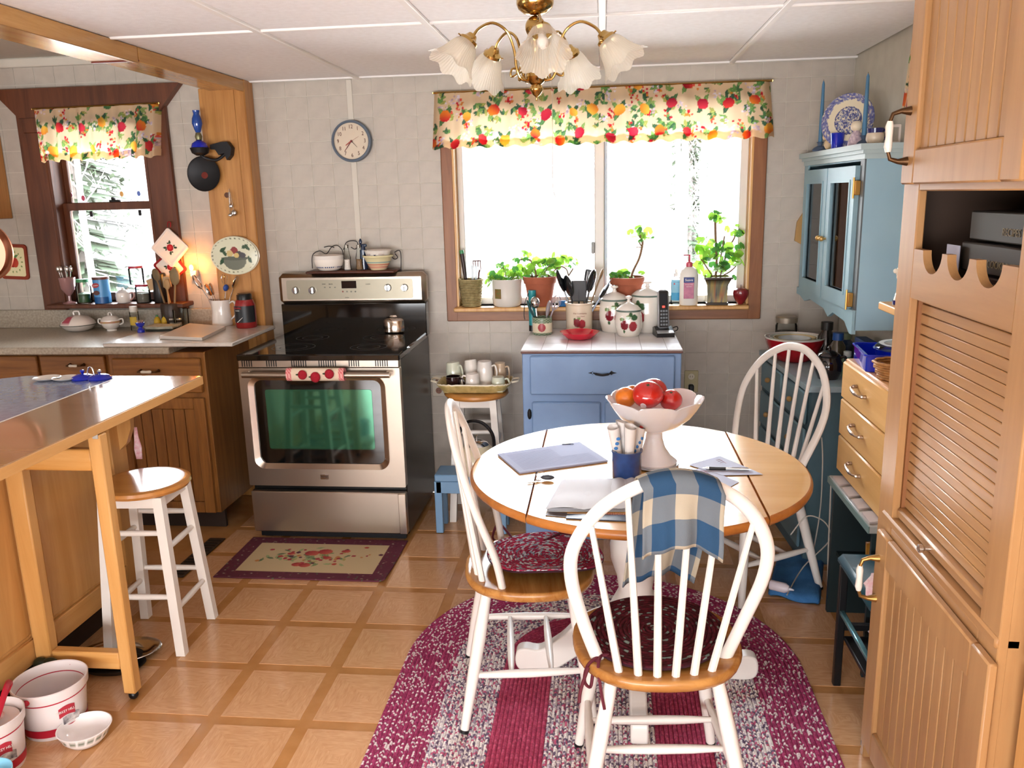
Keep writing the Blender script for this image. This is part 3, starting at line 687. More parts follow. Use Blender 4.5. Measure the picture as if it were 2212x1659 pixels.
# ---- plaid cloth over the front chair
def plaid():
    m = bpy.data.materials.new('blue_tan_plaid'); m.use_nodes = True; n, l = m.node_tree.nodes, m.node_tree.links; p = n['Principled BSDF']
    p.inputs['Roughness'].default_value = .95; p.inputs['Specular IOR Level'].default_value = .1
    tc = n.new('ShaderNodeTexCoord'); sp = n.new('ShaderNodeSeparateXYZ'); l.new(tc.outputs['UV'], sp.inputs[0]); outs = []
    for ax, per, of in (('X', .098, .028), ('Y', .128, .055)):
        a = n.new('ShaderNodeMath'); a.operation = 'ADD'; a.inputs[1].default_value = of; l.new(sp.outputs[ax], a.inputs[0])
        d = n.new('ShaderNodeMath'); d.operation = 'DIVIDE'; d.inputs[1].default_value = per; l.new(a.outputs[0], d.inputs[0])
        f = n.new('ShaderNodeMath'); f.operation = 'FRACT'; l.new(d.outputs[0], f.inputs[0])
        g = n.new('ShaderNodeMath'); g.operation = 'GREATER_THAN'; g.inputs[1].default_value = .5; l.new(f.outputs[0], g.inputs[0]); outs.append(g)
    s = n.new('ShaderNodeMath'); s.operation = 'ADD'; l.new(outs[0].outputs[0], s.inputs[0]); l.new(outs[1].outputs[0], s.inputs[1])
    h_ = n.new('ShaderNodeMath'); h_.operation = 'MULTIPLY'; h_.inputs[1].default_value = .5; l.new(s.outputs[0], h_.inputs[0])
    cr = n.new('ShaderNodeValToRGB'); cr.color_ramp.interpolation = 'CONSTANT'; e = cr.color_ramp.elements
    e[0].position = 0; e[0].color = (*srgb('#a69b88'), 1); e[1].position = .25; e[1].color = (*srgb('#666c72'), 1); x = e.new(.75); x.color = (*srgb('#2c4763'), 1)
    l.new(h_.outputs[0], cr.inputs[0]); l.new(cr.outputs[0], p.inputs['Base Color'])
    nb = n.new('ShaderNodeTexNoise'); nb.inputs['Scale'].default_value = 500; l.new(tc.outputs['Object'], nb.inputs[0])
    b = n.new('ShaderNodeBump'); b.inputs['Strength'].default_value = .5; b.inputs['Distance'].default_value = .001; l.new(nb.outputs[0], b.inputs['Height']); l.new(b.outputs[0], p.inputs['Normal'])
    return m
def cloth_over():
    W_, Lf, Lb = .178, .160, .285; path = []
    # profile: hangs down behind the hoop (towards the photographer) and further down in front of it
    for k in range(17): path.append((-.266-.004*math.sin(k*.5), .977-Lf+Lf*k/16))
    for k in range(1, 8): a = PI*k/8; path.append((-.235-.030*math.cos(a), .984+.013*math.sin(a)))
    for k in range(25): path.append((-.205+.065*(k/24)**1.2+.006*math.sin(k*.3), .977-Lb*k/24))
    ds = [0]
    for i in range(1, len(path)): ds.append(ds[-1]+math.hypot(path[i][0]-path[i-1][0], path[i][1]-path[i-1][1]))
    n = 34; vs = []; uv = []; fs = []
    for j, (y, z) in enumerate(path):
        fr = j/(len(path)-1); back = j < 17
        for i in range(n+1):
            u = i/n; x = (u-.5)*W_*(1-.10*(fr-.3)**2)+(.012 if back else -.02*(fr-.5)*2); xx = x+.002
            sag = -.085*(xx/.12)**2*.35 if False else 0
            hang = (1-j/16) if back else max(0, (j-23)/24)
            yy = y+(.010*math.sin(u*9+1)+.006*math.sin(u*21))*hang*(1 if back else 1.3)
            zz = z-.040*(xx/.09)**2*.55*(1 if not back else 1)*(.7+.3*(1-hang))-.012*hang*math.sin(u*5+2)
            vs.append((xx, yy, zz)); uv.append((u*W_, ds[j]))
    for j in range(len(path)-1):
        for i in range(n): a = j*(n+1)+i; fs.append((a, a+1, a+n+2, a+n+1))
    return MB().add(vs, fs, None, uv)
o = obj('dish_towel', cloth_over(), plaid(), smooth=180, thick=.003); o.location = (.138, 1.995, .0095); o.rotation_euler = (0, 0, math.radians(5))
tag(o, 'blue and tan plaid cloth draped over the nearest chair back', 'towel')

# ================================================================= ROUND TABLE
TOPW = M('table_top_wood', '#d9a763', .26, kind='wood', col2='#cc954e', scale=4, axis=0, coat=.9)
TOPW.node_tree.nodes['Principled BSDF'].inputs['Coat Roughness'].default_value = .16
EDGEW = M('table_edge_wood', '#b87434', .3, kind='wood', col2='#9e5f28', scale=6, axis=0)
tx, ty, tz, TR = .106, 2.56, .745, .535
table = thing('round_table', 'round drop leaf table with honey wood top and white pedestal', 'table', (tx, ty, .0095))
def disc_part(a0, a1, z1):
    pts = []; R_ = TR
    n = 64; full = [(R_*math.cos(2*PI*k/256), R_*math.sin(2*PI*k/256)) for k in range(256)]
    seg = [p for p in full if a0 <= p[0] <= a1]
    if a0 > -1 and a1 < 1: up = sorted([p for p in seg if p[1] > 0]); lo = sorted([p for p in seg if p[1] <= 0], reverse=True); ye = lambda x: math.sqrt(R_*R_-x*x); return [(a0, ye(a0))]+up+[(a1, ye(a1)), (a1, -ye(a1))]+lo+[(a0, -ye(a0))]
    if a0 > -1: y = math.sqrt(R_*R_-a0*a0); s = sorted(seg, key=lambda p: math.atan2(p[1], p[0])); return [(a0, -y)]+s+[(a0, y)]
    y = math.sqrt(R_*R_-a1*a1); s = sorted(seg, key=lambda p: math.atan2(p[1], p[0]) % (2*PI)); return [(a1, y)]+s+[(a1, -y)]
def top_piece(name, out):
    # bullnose edge: thin stacked rings, upper face in the top wood
    mb = MB(); n = len(out); cx = sum(p[0] for p in out)/n; rings = [(.975, -.028), (.992, -.026), (1.0, -.018), (1.0, -.010), (.994, -.003), (.984, 0)]
    vs = []; fs = []; A = min(p[0] for p in out); B = max(p[0] for p in out)
    for q, dz in rings:
        for x, y in out:
            r = math.hypot(x, y)
            if r > TR-.002: vs.append((min(max(x*q, A), B), y*q, tz-.0095+dz))
            else: vs.append((x, y*(q if abs(y) > .1 else 1), tz-.0095+dz))
    for i in range(len(rings)-1):
        for k in range(n): fs.append((i*n+k, i*n+(k+1) % n, (i+1)*n+(k+1) % n, (i+1)*n+k))
    flip = sum(out[k][0]*out[(k+1) % n][1]-out[(k+1) % n][0]*out[k][1] for k in range(n)) < 0
    if flip: fs = [f[::-1] for f in fs]
    mb.add(vs, fs, mi=1)
    a = tuple(range(n)); b = tuple((len(rings)-1)*n+k for k in range(n))
    mb.v += []; mb.f += [a if flip else a[::-1], b[::-1] if flip else b]; mb.mi += [1, 0]
    o = obj(name, mb, [TOPW, EDGEW], table, smooth=50)
    for p in o.data.polygons:
        if len(p.vertices) > 8: p.use_smooth = False
    return o
top_piece('table_top', disc_part(-.318, .338, 0)); top_piece('drop_leaf', disc_part(-2, -.3195, 0)); top_piece('drop_leaf', disc_part(.3395, 2, 0))
obj('apron', MB().box(-.30, .32, -.28, -.26, .64, .705, .004).box(-.30, .32, .26, .28, .64, .705, .004).box(-.30, -.28, -.28, .28, .64, .705, .004).box(.30, .32, -.28, .28, .64, .705, .004), WHITE, table)
obj('pedestal', MB().lathe([(.001, .10), (.06, .10), (.075, .12), (.075, .22), (.085, .25), (.07, .28), (.055, .31), (.062, .36), (.082, .42), (.085, .47), (.07, .53), (.05, .57), (.05, .60), (.10, .62), (.11, .65), (.11, .70), (.001, .70)], 32), WHITE, table)
for k in range(4):
    a = k*PI/2
    out = [(.04, .24), (.10, .235), (.18, .20), (.25, .13), (.32, .085), (.37, .088), (.40, .075), (.405, .03), (.385, .004), (.33, .0), (.27, .012), (.20, .06), (.12, .11), (.04, .12)]
    out = [(p.x, p.y) for p in spline([(a_, b_, 0) for a_, b_ in out], 4)]
    o = obj('foot', MB().prism(out, -.026, .026, ax=1).xf(Matrix.Rotation(a+.0, 4, 'Z')), WHITE, table, smooth=30)
    bv = o.modifiers.new('b', 'BEVEL'); bv.width = .006; bv.segments = 2

# ================================================================= STOOLS
def make_stool(label, loc, rz, H=.625, splay=.035, half=.135, group='round seat wooden stools'):
    t = thing('bar_stool', label, 'stool', loc, rz, group)
    obj('seat', MB().lathe([(.001, H-.03), (.13, H-.03), (.155, H-.027), (.163, H-.016), (.160, H-.005), (.148, H), (.138, H-.0003), (.12, H-.001), (.001, H-.0025)], 48), M('stool_seat_wood', '#c98a48', .22, kind='wood', col2='#b87a3a', scale=6, axis=0, coat=.4), t)
    zt = H-.03; F = [(sx*half, sy*half) for sx, sy in ((-1, -1), (1, -1), (1, 1), (-1, 1))]
    def at(f, z): k = 1-z/zt; g = (half-splay-.0+splay*k)/half; return Vector((f[0]*g, f[1]*g, z))
    for f in F:
        a, b = at(f, 0), at(f, zt); mb = MB(); w = .0165
        vs = [(p.x+sx*w, p.y+sy*w, p.z) for p in (a, b) for sx, sy in ((-1, -1), (1, -1), (1, 1), (-1, 1))]
        mb.add(vs, [(0, 3, 2, 1), (4, 5, 6, 7), (0, 1, 5, 4), (1, 2, 6, 5), (2, 3, 7, 6), (3, 0, 4, 7)]); obj('leg', mb, WHITE, t, smooth=0)
    for k in range(4):
        f, g = F[k], F[(k+1) % 4]
        for z in ((.17, .40) if k % 2 else (.22, .46)):
            p, q = at(f, z), at(g, z); obj('rung', MB().tube([p, p.lerp(q, .5), q], [.009, .0115, .009], 10), WHITE, t)
        p, q = at(f, zt-.02), at(g, zt-.02); d = (q-p).normalized(); nn = Vector((-d.y, d.x, 0))*.009; mb = MB()
        vs = [(p+s*nn+Vector((0, 0, dz))) for dz in (-.02, .018) for s in (-1, 1)]+[(q+s*nn+Vector((0, 0, dz))) for dz in (-.02, .018) for s in (-1, 1)]
        mb.add(vs, [(0, 1, 3, 2), (4, 6, 7, 5), (0, 4, 5, 1), (2, 3, 7, 6), (0, 2, 6, 4), (1, 5, 7, 3)]); obj('apron', mb, WHITE, t, smooth=0)
    return t
st1 = make_stool('white legged stool with glossy wooden seat beside the breakfast bar', (-1.668, 2.705, .0008), math.radians(3))
st2 = make_stool('stool by the back wall carrying the tray of mugs', (-.635, 4.01, .0008), math.radians(2), H=.655, half=.125)

# ================================================================= STOVE
sx0, sx1, sf = -1.682, -.920, 3.60
stove = thing('electric_range', 'stainless and black glass electric range between counter and window', 'stove', (0, 0, .0008))
SB = M('black_enamel', '#0b0c0d', .25)
obj('body', MB().box(sx0+.004, sx1-.004, sf+.035, YB-.03, .03, .885, .004), SB, stove)
obj('cooktop', MB().box(sx0-.004, sx1+.004, sf-.008, YB-.10, .885, .917, .006), BLKGLOSS, stove)
for cx, cy, r in ((-1.48, 3.78, .10), (-1.11, 3.78, .085), (-1.48, 4.05, .08), (-1.11, 4.05, .10)):
    for rr in (r, r*.62): obj('burner_ring', MB().lathe([(rr, .9172), (rr+.0018, .9175), (rr+.003, .9172)], 48, (cx, cy, 0), caps=False), M('burner_print', '#3a4444', .3), stove)
for fx in (sx0+.05, sx1-.05):
    obj('foot', MB().box(fx-.02, fx+.02, sf+.05, sf+.1, 0, .035), BLACK, stove)
    obj('foot', MB().box(fx-.02, fx+.02, YB-.12, YB-.08, 0, .035), BLACK, stove)
zA_ = lambda v: AY(700, v, sf).z
# door: steel frame with rounded window opening
dz0, dz1 = zA_(1050), zA_(772)
def rrect(x0, x1, z0, z1, r, n=6):
    o = []
    for cx, cz, a in ((x1-r, z0+r, -PI/2), (x1-r, z1-r, 0), (x0+r, z1-r, PI/2), (x0+r, z0+r, PI)):
        o += [(cx+r*math.cos(a+PI/2*k/n), cz+r*math.sin(a+PI/2*k/n)) for k in range(n+1)]
    return o
def framed(outer, inner, y0, y1, lip=.0):
    mb = MB(); n = len(outer); vs = [(a, y0, b) for a, b in outer]+[(a, y0+lip, b) for a, b in inner]+[(a, y1, b) for a, b in outer]+[(a, y1, b) for a, b in inner]; fs = []
    for k in range(n):
        j = (k+1) % n; fs += [(k, j, n+j, n+k), (2*n+k, 3*n+k, 3*n+j, 2*n+j), (k, 2*n+k, 2*n+j, j), (n+k, n+j, 3*n+j, 3*n+k)]
    return mb.add(vs, fs)
wx0, wx1, wz0, wz1 = AY(553, 900, sf).x+.003, AY(826, 900, sf).x, zA_(1002), zA_(822)
door = obj('oven_door', framed(rrect(sx0, sx1, dz0, dz1-.05, .006), rrect(wx0-.022, wx1+.022, wz0-.022, wz1+.018, .05), sf-.005, sf+.035), STEEL, stove)
obj('door_bezel', framed(rrect(wx0-.024, wx1+.024, wz0-.024, wz1+.02, .05), rrect(wx0, wx1, wz0, wz1, .035), sf-.012, sf+.02, .012), M('bezel_steel', '#c9bdb0', .22, metal=1), door)
obj('window_glass', MB().prism(rrect(wx0-.01, wx1+.01, wz0-.01, wz1+.01, .035), sf+.006, sf+.012, ax=1), M('oven_glass', '#06090a', .05, coat=1.0, spec=.8), door)
obj('inner_window', MB().prism(rrect(wx0+.05, wx1-.045, wz0+.07, wz1-.045, .012), sf+.004, sf+.0065, ax=1), M('oven_inner_glass', '#3f7d60', .06, metal=.75, coat=.6), door)
obj('vent_panel', MB().box(sx0, sx1, sf-.004, sf+.034, dz1-.049, dz1, .004), STEEL, stove)
for px, k in ((524, 5), (577, 5), (631, 7), (690, 8), (755, 5), (812, 6)):
    for i in range(k):
        x = AY(px+i*5.0, 785, sf).x; obj('vent_slot', MB().box(x-.0026, x+.0026, sf-.0046, sf-.003, dz1-.043, dz1-.008), BLACK, stove, smooth=0)
hz = zA_(806); hy = sf-.045
obj('door_handle', MB().tube([(sx0+.035, hy, hz), (sx1-.035, hy, hz)], .014, 16).box(sx0+.035, sx0+.06, hy, sf, hz-.011, hz+.011, .004).box(sx1-.06, sx1-.035, hy, sf, hz-.011, hz+.011, .004), STEEL, door)
obj('badge', MB().box(AY(693, 1030, sf).x, AY(711, 1030, sf).x, sf-.008, sf-.004, zA_(1035), zA_(1024), .002), CHROME, door)
text('badge_lettering', 'MAYTAG', .0075, INK, door, (AY(702, 1030, sf).x, sf-.0085, zA_(1029.5)), (PI/2, 0, 0))
drw = obj('storage_drawer', MB().box(sx0+.002, sx1-.002, sf-.006, sf+.03, .045, zA_(1062), .006), STEEL, stove)
obj('drawer_edge', MB().box(sx1-.04, sx1-.003, sf-.009, sf-.003, .047, zA_(1062)-.004, .003), M('bright_steel', '#cfc2b4', .25, metal=1), drw)
obj('toe_base', MB().box(sx0+.02, sx1-.02, sf+.03, sf+.05, .01, .05), BLACK, stove)
# back guard
by = YB-.115; bz0 = AY(760, 658, by).z; bz1 = AY(760, 590, by).z
bg = obj('back_guard', MB().box(sx0-.012, sx1+.012, by, YB-.035, bz0, bz1, .022), STEEL, stove)
obj('back_glass', MB().box(sx0-.004, sx1+.008, by+.004, YB-.05, .90, bz0+.004, .003), BLKGLOSS, stove)
obj('control_panel', MB().prism(rrect(AY(620, 630, by).x, AY(892, 630, by).x, AY(760, 646, by).z, AY(760, 604, by).z, .01), by-.003, by+.002, ax=1), M('panel_steel', '#97907f', .35, metal=.7, scale=20), bg)
obj('display', MB().box(AY(738, 615, by).x, AY(770, 615, by).x, by-.005, by-.002, AY(755, 623, by).z, AY(755, 607, by).z, .001), M('display_black', '#1c0c08', .1), bg)
for u in (637, 673, 837, 873):
    p = AY(u, 628 if u < 700 else 622, by-.015)
    kb = obj('control_knob', MB().lathe([(.001, .0), (.019, 0), (.0185, .012), (.016, .016), (.001, .016)], 24).xf(Matrix.Translation((p.x, by-.002, p.z)) @ Matrix.Rotation(PI/2, 4, 'X')), CHROME, bg)
    obj('grip', MB().box(p.x-.004, p.x+.004, by-.032, by-.014, p.z-.017, p.z+.017, .003), CHROME, kb)
for i in range(4):
    p = AY(741+i*9, 630, by); obj('touch_pad', MB().lathe([(.001, .0006), (.0045, .0006), (.0045, 0)], 12).xf(Matrix.Translation((p.x, by-.003, p.z)) @ Matrix.Rotation(PI/2, 4, 'X')), M('pad_red', '#7c4038', .5) if i == 0 else M('pad_grey', '#6a685e', .5), bg)
for i in range(3):
    p = AY(702+i*11, 621, by); obj('touch_pad', MB().box(p.x-.004, p.x+.004, by-.0038, by-.0028, p.z-.003, p.z+.003), M('pad_grey', '#6a685e', .5), bg, smooth=0)
for u, s_ in ((700, 'BAKE'), (715, 'BROIL'), (795, 'CLEAN'), (750, 'OVEN')):
    p = AY(u, 614 if u != 750 else 643, by); text('panel_lettering', s_, .008, INK, bg, (p.x, by-.0036, p.z), (PI/2, 0, 0))
# strawberry handle wrap
c1, c2 = AY(621, 812, hy).x, AY(745, 808, hy).x
hw = thing('handle_wrap', 'cream cloth wrap with three knitted strawberries on the oven handle', 'handle cover', (0, 0, 0))
def wrapc(u, v):
    if u < .1 or u > .9: return srgb('#c85058') if (int(u*160)+int(v*16)) % 2 else srgb('#e0a8a0')
    return srgb('#ddc8b0')
obj('sleeve', MB().grid(lambda u, v: (lerp(c1, c2, u), hy+.021*math.cos(2*PI*v), hz+.008+.026*math.sin(2*PI*v)-.008*(v > .5)), 60, 20, cols=wrapc), CLOTHP, hw, smooth=80)
for u, v, r in ((653, 810, .021), (681, 815, .023), (711, 808, .0215)):
    p = AY(u, v, hy-.03); s = obj('strawberry', MB().ball((0, 0, 0), r, 20, 1, .6, 1.05).xf(Matrix.Translation(p)), M('knit_red', '#b0182c', .9, bump=1, bscale=400, col2='#8c1022', scale=300), hw, smooth=80)
    obj('leaf', MB().ball((0, 0, 0), .008, 8, 1.6, .5, .5).xf(Matrix.Translation(p+Vector((-.018, -.004, .002)))), M('dark_knit_green', '#2c3a24', .9), s)

# ---- kettle on the stove
kp = AZ(856, 716, .918)
kt = thing('kettle', 'small shiny steel kettle with black handle on the cooktop', 'kettle', (kp.x, kp.y, .9186), math.radians(0))
KS = M('kettle_steel', '#b9aea4', .12, metal=1)
obj('body', MB().lathe([(.001, 0), (.066, 0), (.072, .006), (.072, .062), (.066, .076), (.052, .084), (.001, .086)], 36), KS, kt)
ld = obj('lid', MB().lathe([(.05, .084), (.048, .092), (.03, .098), (.028, .101), (.001, .103)], 32), KS, kt); obj('knob', MB().lathe([(.004, .1), (.004, .112), (.008, .116), (.006, .122), (.001, .124)], 12), BLACK, ld)
obj('spout', MB().tube(spline([(-.064, 0, .03), (-.088, 0, .045), (-.10, 0, .075), (-.118, 0, .088)], 5), [.016]*5+[.012]*5+[.009]*6, 12), KS, kt)
for s in (-1, 1): obj('bail_wire', MB().tube(spline([(s*.062, 0, .075), (s*.072, 0, .10), (s*.066, 0, .13), (s*.055, 0, .15)], 4), .0032, 8), KS, kt)
obj('handle', MB().tube(spline([(-.062, 0, .152), (-.03, 0, .162), (.02, 0, .158), (.058, 0, .138), (.066, 0, .125)], 4), [.010, .011, .012, .012, .012, .012, .012, .012, .012, .012, .012, .011, .011, .010, .009, .008, .007], 12), BLACK, kt)

# ---- shelf board over the stove with bowls
shy = YB-.10; sp0 = AY(668, 588, shy); sp1 = AY(858, 580, shy); shz = bz1+.001
sh = thing('spice_shelf', 'small dark wooden shelf with curled iron rails on the stove back', 'shelf', (0, 0, 0))
obj('board', MB().box(sp0.x, sp1.x, shy-.06, YB-.03, shz, shz+.014, .005), M('walnut_board', '#5c2a16', .4, kind='wood', col2='#3c180c', scale=10, axis=0), sh)
def loopw(pts, nm='iron_scroll'): obj(nm, MB().tube(spline([AY(u, v, YB-.035) for u, v in pts], 6), .0022, 6), IRON, sh)
loopw([(675, 580), (675, 552), (690, 542), (705, 548), (716, 534), (728, 530), (739, 540), (742, 555)]); loopw([(700, 534), (712, 532), (722, 535)])
loopw([(742, 540), (748, 524), (762, 520), (772, 524), (768, 538), (758, 534)]); loopw([(852, 545), (862, 541), (866, 552), (866, 590)]); loopw([(853, 548), (859, 556), (853, 560), (847, 556)])
# bowls
def bowl_prof(r, h, th=.004, foot=.45): return [(.001, 0), (r*foot, 0), (r*(foot+.03), .004), (r*.82, h*.45), (r*.96, h*.8), (r, h), (r-th, h), (r*.92-th, h*.78), (r*.76, h*.42), (r*foot-.002, .010), (.001, .009)]
bz = shz+.0145
p = AY(709, 545, shy); bw = obj('bowl', MB().lathe([(.001, 0), (.045, 0), (.052, .003), (.070, .02), (.076, .045), (.077, .058), (.073, .058), (.070, .04), (.05, .012), (.001, .008)], 48, (p.x, shy, bz),
    paint=lambda a, z, i: srgb('#2f4a80') if (.0 < 0) else srgb('#efe8de')), PAINT)
tag(bw, 'white bowl with blue band, lowest of the stack on the stove shelf', 'bowl', 'white bowls stacked on the stove shelf')
def bandp(a, z, i): return srgb('#3f5a8c') if (int(a*40) % 3 != 0 and i in (3, 4)) else srgb('#efe8de')
bw.data = obj('bowl', MB().lathe([(.001, 0), (.045, 0), (.052, .003), (.064, .0145), (.066, .017), (.068, .0205), (.070, .024), (.076, .045), (.077, .058), (.073, .058), (.070, .04), (.05, .012), (.001, .008)], 120, (p.x, shy, bz), paint=lambda a, z, i: srgb('#33507f') if (i in (4, 5) and int(a*30) % 5 < 3) else srgb('#efe8de')), PAINT).data
for q in [x for x in bpy.data.objects if x.name.startswith('bowl.') and x.data == bw.data]: bpy.data.objects.remove(q)
for k in range(3):
    o = obj('bowl', MB().lathe([(.001, .02), (.05, .02), (.066, .03), (.076, .052), (.0775, .0575), (.073, .0575), (.06, .03), (.001, .026)], 48, (p.x, shy, bz+.0065*(k+1))), GWHITE)
    tag(o, 'plain white bowl nested in the stack on the stove shelf, %s from the top' % ('third', 'second', 'topmost counting')[k], 'bowl', 'white bowls stacked on the stove shelf')
o['label'] = 'topmost plain white bowl in the stack on the stove shelf'
p = AY(817, 560, shy)
def yell(a, z, i): return srgb({4: '#c9605a', 6: '#6f9fa8', 2: '#d98a7c'}.get(i, '#e8dcae'))
o = obj('mixing_bowl', MB().lathe([(.001, 0), (.04, 0), (.05, .018), (.053, .022), (.056, .028), (.059, .034), (.062, .040), (.064, .044), (.072, .062), (.078, .066), (.080, .074), (.076, .074), (.06, .04), (.04, .012), (.001, .01)], 60, (p.x, shy, bz), paint=yell), PAINT)
tag(o, 'cream mixing bowl with coloured stripes on the stove shelf', 'bowl')
o = thing('rooster_bowl', 'white bowl with blue rooster set inside the striped mixing bowl', 'bowl', (p.x, shy, bz+.036))
obj('basin', MB().lathe([(.001, 0), (.04, 0), (.058, .03), (.068, .058), (.072, .062), (.070, .064), (.064, .058), (.05, .02), (.001, .008)], 48), GWHITE, o)
cvr = MB(); rp = [(-.012, .006), (-.008, 0), (-.004, -.006), (0, -.008), (.003, -.006), (.006, -.002), (.010, .004), (.014, .010), (.008, .008), (.002, .003), (-.004, .003), (-.008, .010), (-.011, .012)]
obj('rooster_print', cvr.prism(rp, -.0655, -.0645, ax=1).xf(Matrix.Translation((0, .003, .045))), M('print_navy', '#26324a', .5), o)
for sx_, tt in ((-.033, 'NUTS'), (.033, 'FOOD')): text('lettering', tt, .010, M('print_pink', '#a8888c', .5), o, (sx_, -.0585, .044), (math.radians(72), 0, sx_*14))
# bottles on the shelf
for u, lab, fill in ((750, 'clear glass bottle half full of white salt on the stove shelf', '#eee2da'), (776, 'clear glass bottle of brown powder behind the stove shelf bowls', '#8a6a4c')):
    p = AY(u, 560, shy); b = thing('shaker_bottle', lab, 'bottle', (p.x, shy, bz), 0, 'glass bottles on the stove shelf')
    obj('glass', MB().lathe([(.001, 0), (.019, 0), (.02, .004), (.0165, .035), (.018, .055), (.0185, .062), (.012, .095), (.010, .118), (.008, .118)], 24), CLEAR, b)
    obj('contents', MB().lathe([(.001, .002), (.017, .002), (.0178, .006), (.0145, .035), (.0158, .054), (.001, .055)], 20), M('fill_'+fill[1:], fill, .9), b)
    obj('cap', MB().lathe([(.0115, .112), (.0115, .128), (.001, .129)], 16), M('bottle_cap', '#8a847a', .35, metal=.7), b)
p = AY(785, 540, shy+.025); b = thing('pepper_mill', 'small dark blue lidded jar with knob behind the shelf bowls', 'mill', (p.x, shy+.022, bz))
obj('jar', MB().lathe([(.001, 0), (.02, 0), (.018, .1), (.001, .1)], 20), M('navy_ceramic', '#1c2c48', .2, coat=.5), b)
obj('crank', MB().box(-.03, .02, -.008, .008, .115, .13, .004).lathe([(.001, .1), (.012, .1), (.01, .125), (.001, .126)], 14).lathe([(.001, .0), (.007, .005), (.009, .016), (.004, .028), (.001, .03)], 12, (-.012, 0, .128)), M('navy_ceramic', '#1c2c48', .2), b)

# ================================================================= KITCHEN CABINETS AND COUNTER
LAM = M('speckled_counter_laminate', '#b7ad9d', .3, col2='#958a7a', scale=90)
LAMW = M('pale_board_laminate', '#d3ccc4', .22, col2='#c6bfb6', scale=40, coat=.3)
PORC = M('porcelain_pull', '#e4ddd0', .2, coat=.5)
def pull(parent, c, along, out, L=.09, hold=.03, mid=PORC, metal=BRONZE, r=.0042):
    # bar pull: two metal posts, porcelain grip; along, out unit vectors
    c, a, o_ = Vector(c), Vector(along), Vector(out)
    h_ = obj('handle', MB().tube([c-a*L/2, c-a*L/2+o_*hold*.5, c-a*L/2+o_*hold, c-a*L*.3+o_*hold*1.1], [r*2, r*1.2, r, r], 8)
             .tube([c+a*L/2, c+a*L/2+o_*hold*.5, c+a*L/2+o_*hold, c+a*L*.3+o_*hold*1.1], [r*2, r*1.2, r, r], 8), metal, parent)
    obj('grip', MB().tube([c-a*L*.3+o_*hold*1.1, c-a*L*.22+o_*hold*1.12, c+o_*hold*1.15, c+a*L*.22+o_*hold*1.12, c+a*L*.3+o_*hold*1.1], [r*1.1, r*1.9, r*1.6, r*1.9, r*1.1], 12), mid, h_)
def boarded_door(parent, x0, x1, z0, z1, y, mat, matx, n=6, fr=.055, name='door'):
    d = obj(name, MB().box(x0, x0+fr, y-.02, y, z0, z1, .003).box(x1-fr, x1, y-.02, y, z0, z1, .003).box(x0+fr, x1-fr, y-.0195, y, z0, z0+fr, .003).box(x0+fr, x1-fr, y-.0195, y, z1-fr, z1, .003), mat, parent)
    w = (x1-x0-2*fr)/n
    for k in range(n): obj('bead_board', MB().box(x0+fr+k*w+.0012, x0+fr+(k+1)*w-.0012, y-.010, y-.002, z0+fr, z1-fr, .003), mat, d)
    return d
cz, cfy = .945, 3.69
cabR = thing('base_cabinet', 'honey oak base cabinet with boarded door beside the stove', 'cabinet', (0, 0, .0008))
obj('carcass', MB().box(-2.376, -1.892, cfy, YB-.11, .1, cz-.034, .003), OAK, cabR)
obj('side_panel', MB().box(-1.8935, -1.888, cfy+.002, YB-.11, .1, cz-.034, .001), M('dim_oak_side', '#9c6d3c', .4, kind='wood', col2='#7c5028', scale=8, axis=2), cabR)
obj('toe_kick', MB().box(-2.37, -1.9, cfy+.06, cfy+.08, 0, .1), M('dark_kick', '#2c1c12', .7), cabR)
d_ = obj('drawer', MB().box(-2.352, -1.905, cfy-.02, cfy-.001, .715, .885, .006), OAKX, cabR); pull(d_, (-2.16, cfy-.02, .826), (1, 0, 0), (0, -1, 0))
boarded_door(cabR, -2.352, -1.905, .105, .69, cfy-.001, OAK, OAKX, 6)
cabL = thing('base_cabinet', 'long oak base cabinet with drawers under the kitchen window counter', 'cabinet', (0, 0, .0008))
obj('carcass', MB().box(-3.7, -2.382, cfy+.02, YB-.11, .1, cz-.04, .003), OAK, cabL)
obj('toe_kick', MB().box(-3.7, -2.39, cfy+.08, cfy+.1, 0, .1), M('dark_kick', '#2c1c12', .7), cabL)
for a, b, k in ((-3.10, -2.752, 0), (-2.736, -2.40, 1)):
    d_ = obj('drawer', MB().box(a, b, cfy, cfy+.019, .735, .895, .005), OAKX, cabL)
    if k: pull(d_, (-2.541, cfy, .852), (1, 0, 0), (0, -1, 0), L=.07)
    boarded_door(cabL, a, b, .105, .715, cfy+.019, OAK, OAKX, 4)
wk = thing('kitchen_counter', 'speckled beige laminate counter with backsplash under the dark framed window', 'counter', (0, 0, 0))
obj('worktop', MB().box(-3.7, -2.04, cfy-.045, YB-.003, cz-.036, cz, .005), LAM, wk)
obj('backsplash', MB().box(-3.7, -2.04, YB-.028, YB-.004, cz, 1.045, .003), LAM, wk)
slab = tag(obj('counter_slab', MB().box(-2.365, -1.722, 3.642, 4.17, cz+.001, cz+.02, .004), LAMW), 'pale laminate slab overlapping the counter end beside the stove', 'counter board')
SZ = cz+.021
ub = thing('upper_cabinet', 'oak upper cabinet at the far left edge above the counter', 'cabinet', (0, 0, 0))
obj('carcass', MB().box(-3.9, -3.205, 4.0, YB-.004, 1.545, 2.355, .004), PINE, ub); obj('door', MB().box(-3.8, -3.215, 3.98, 3.999, 1.55, 2.34, .004), PINE, ub)

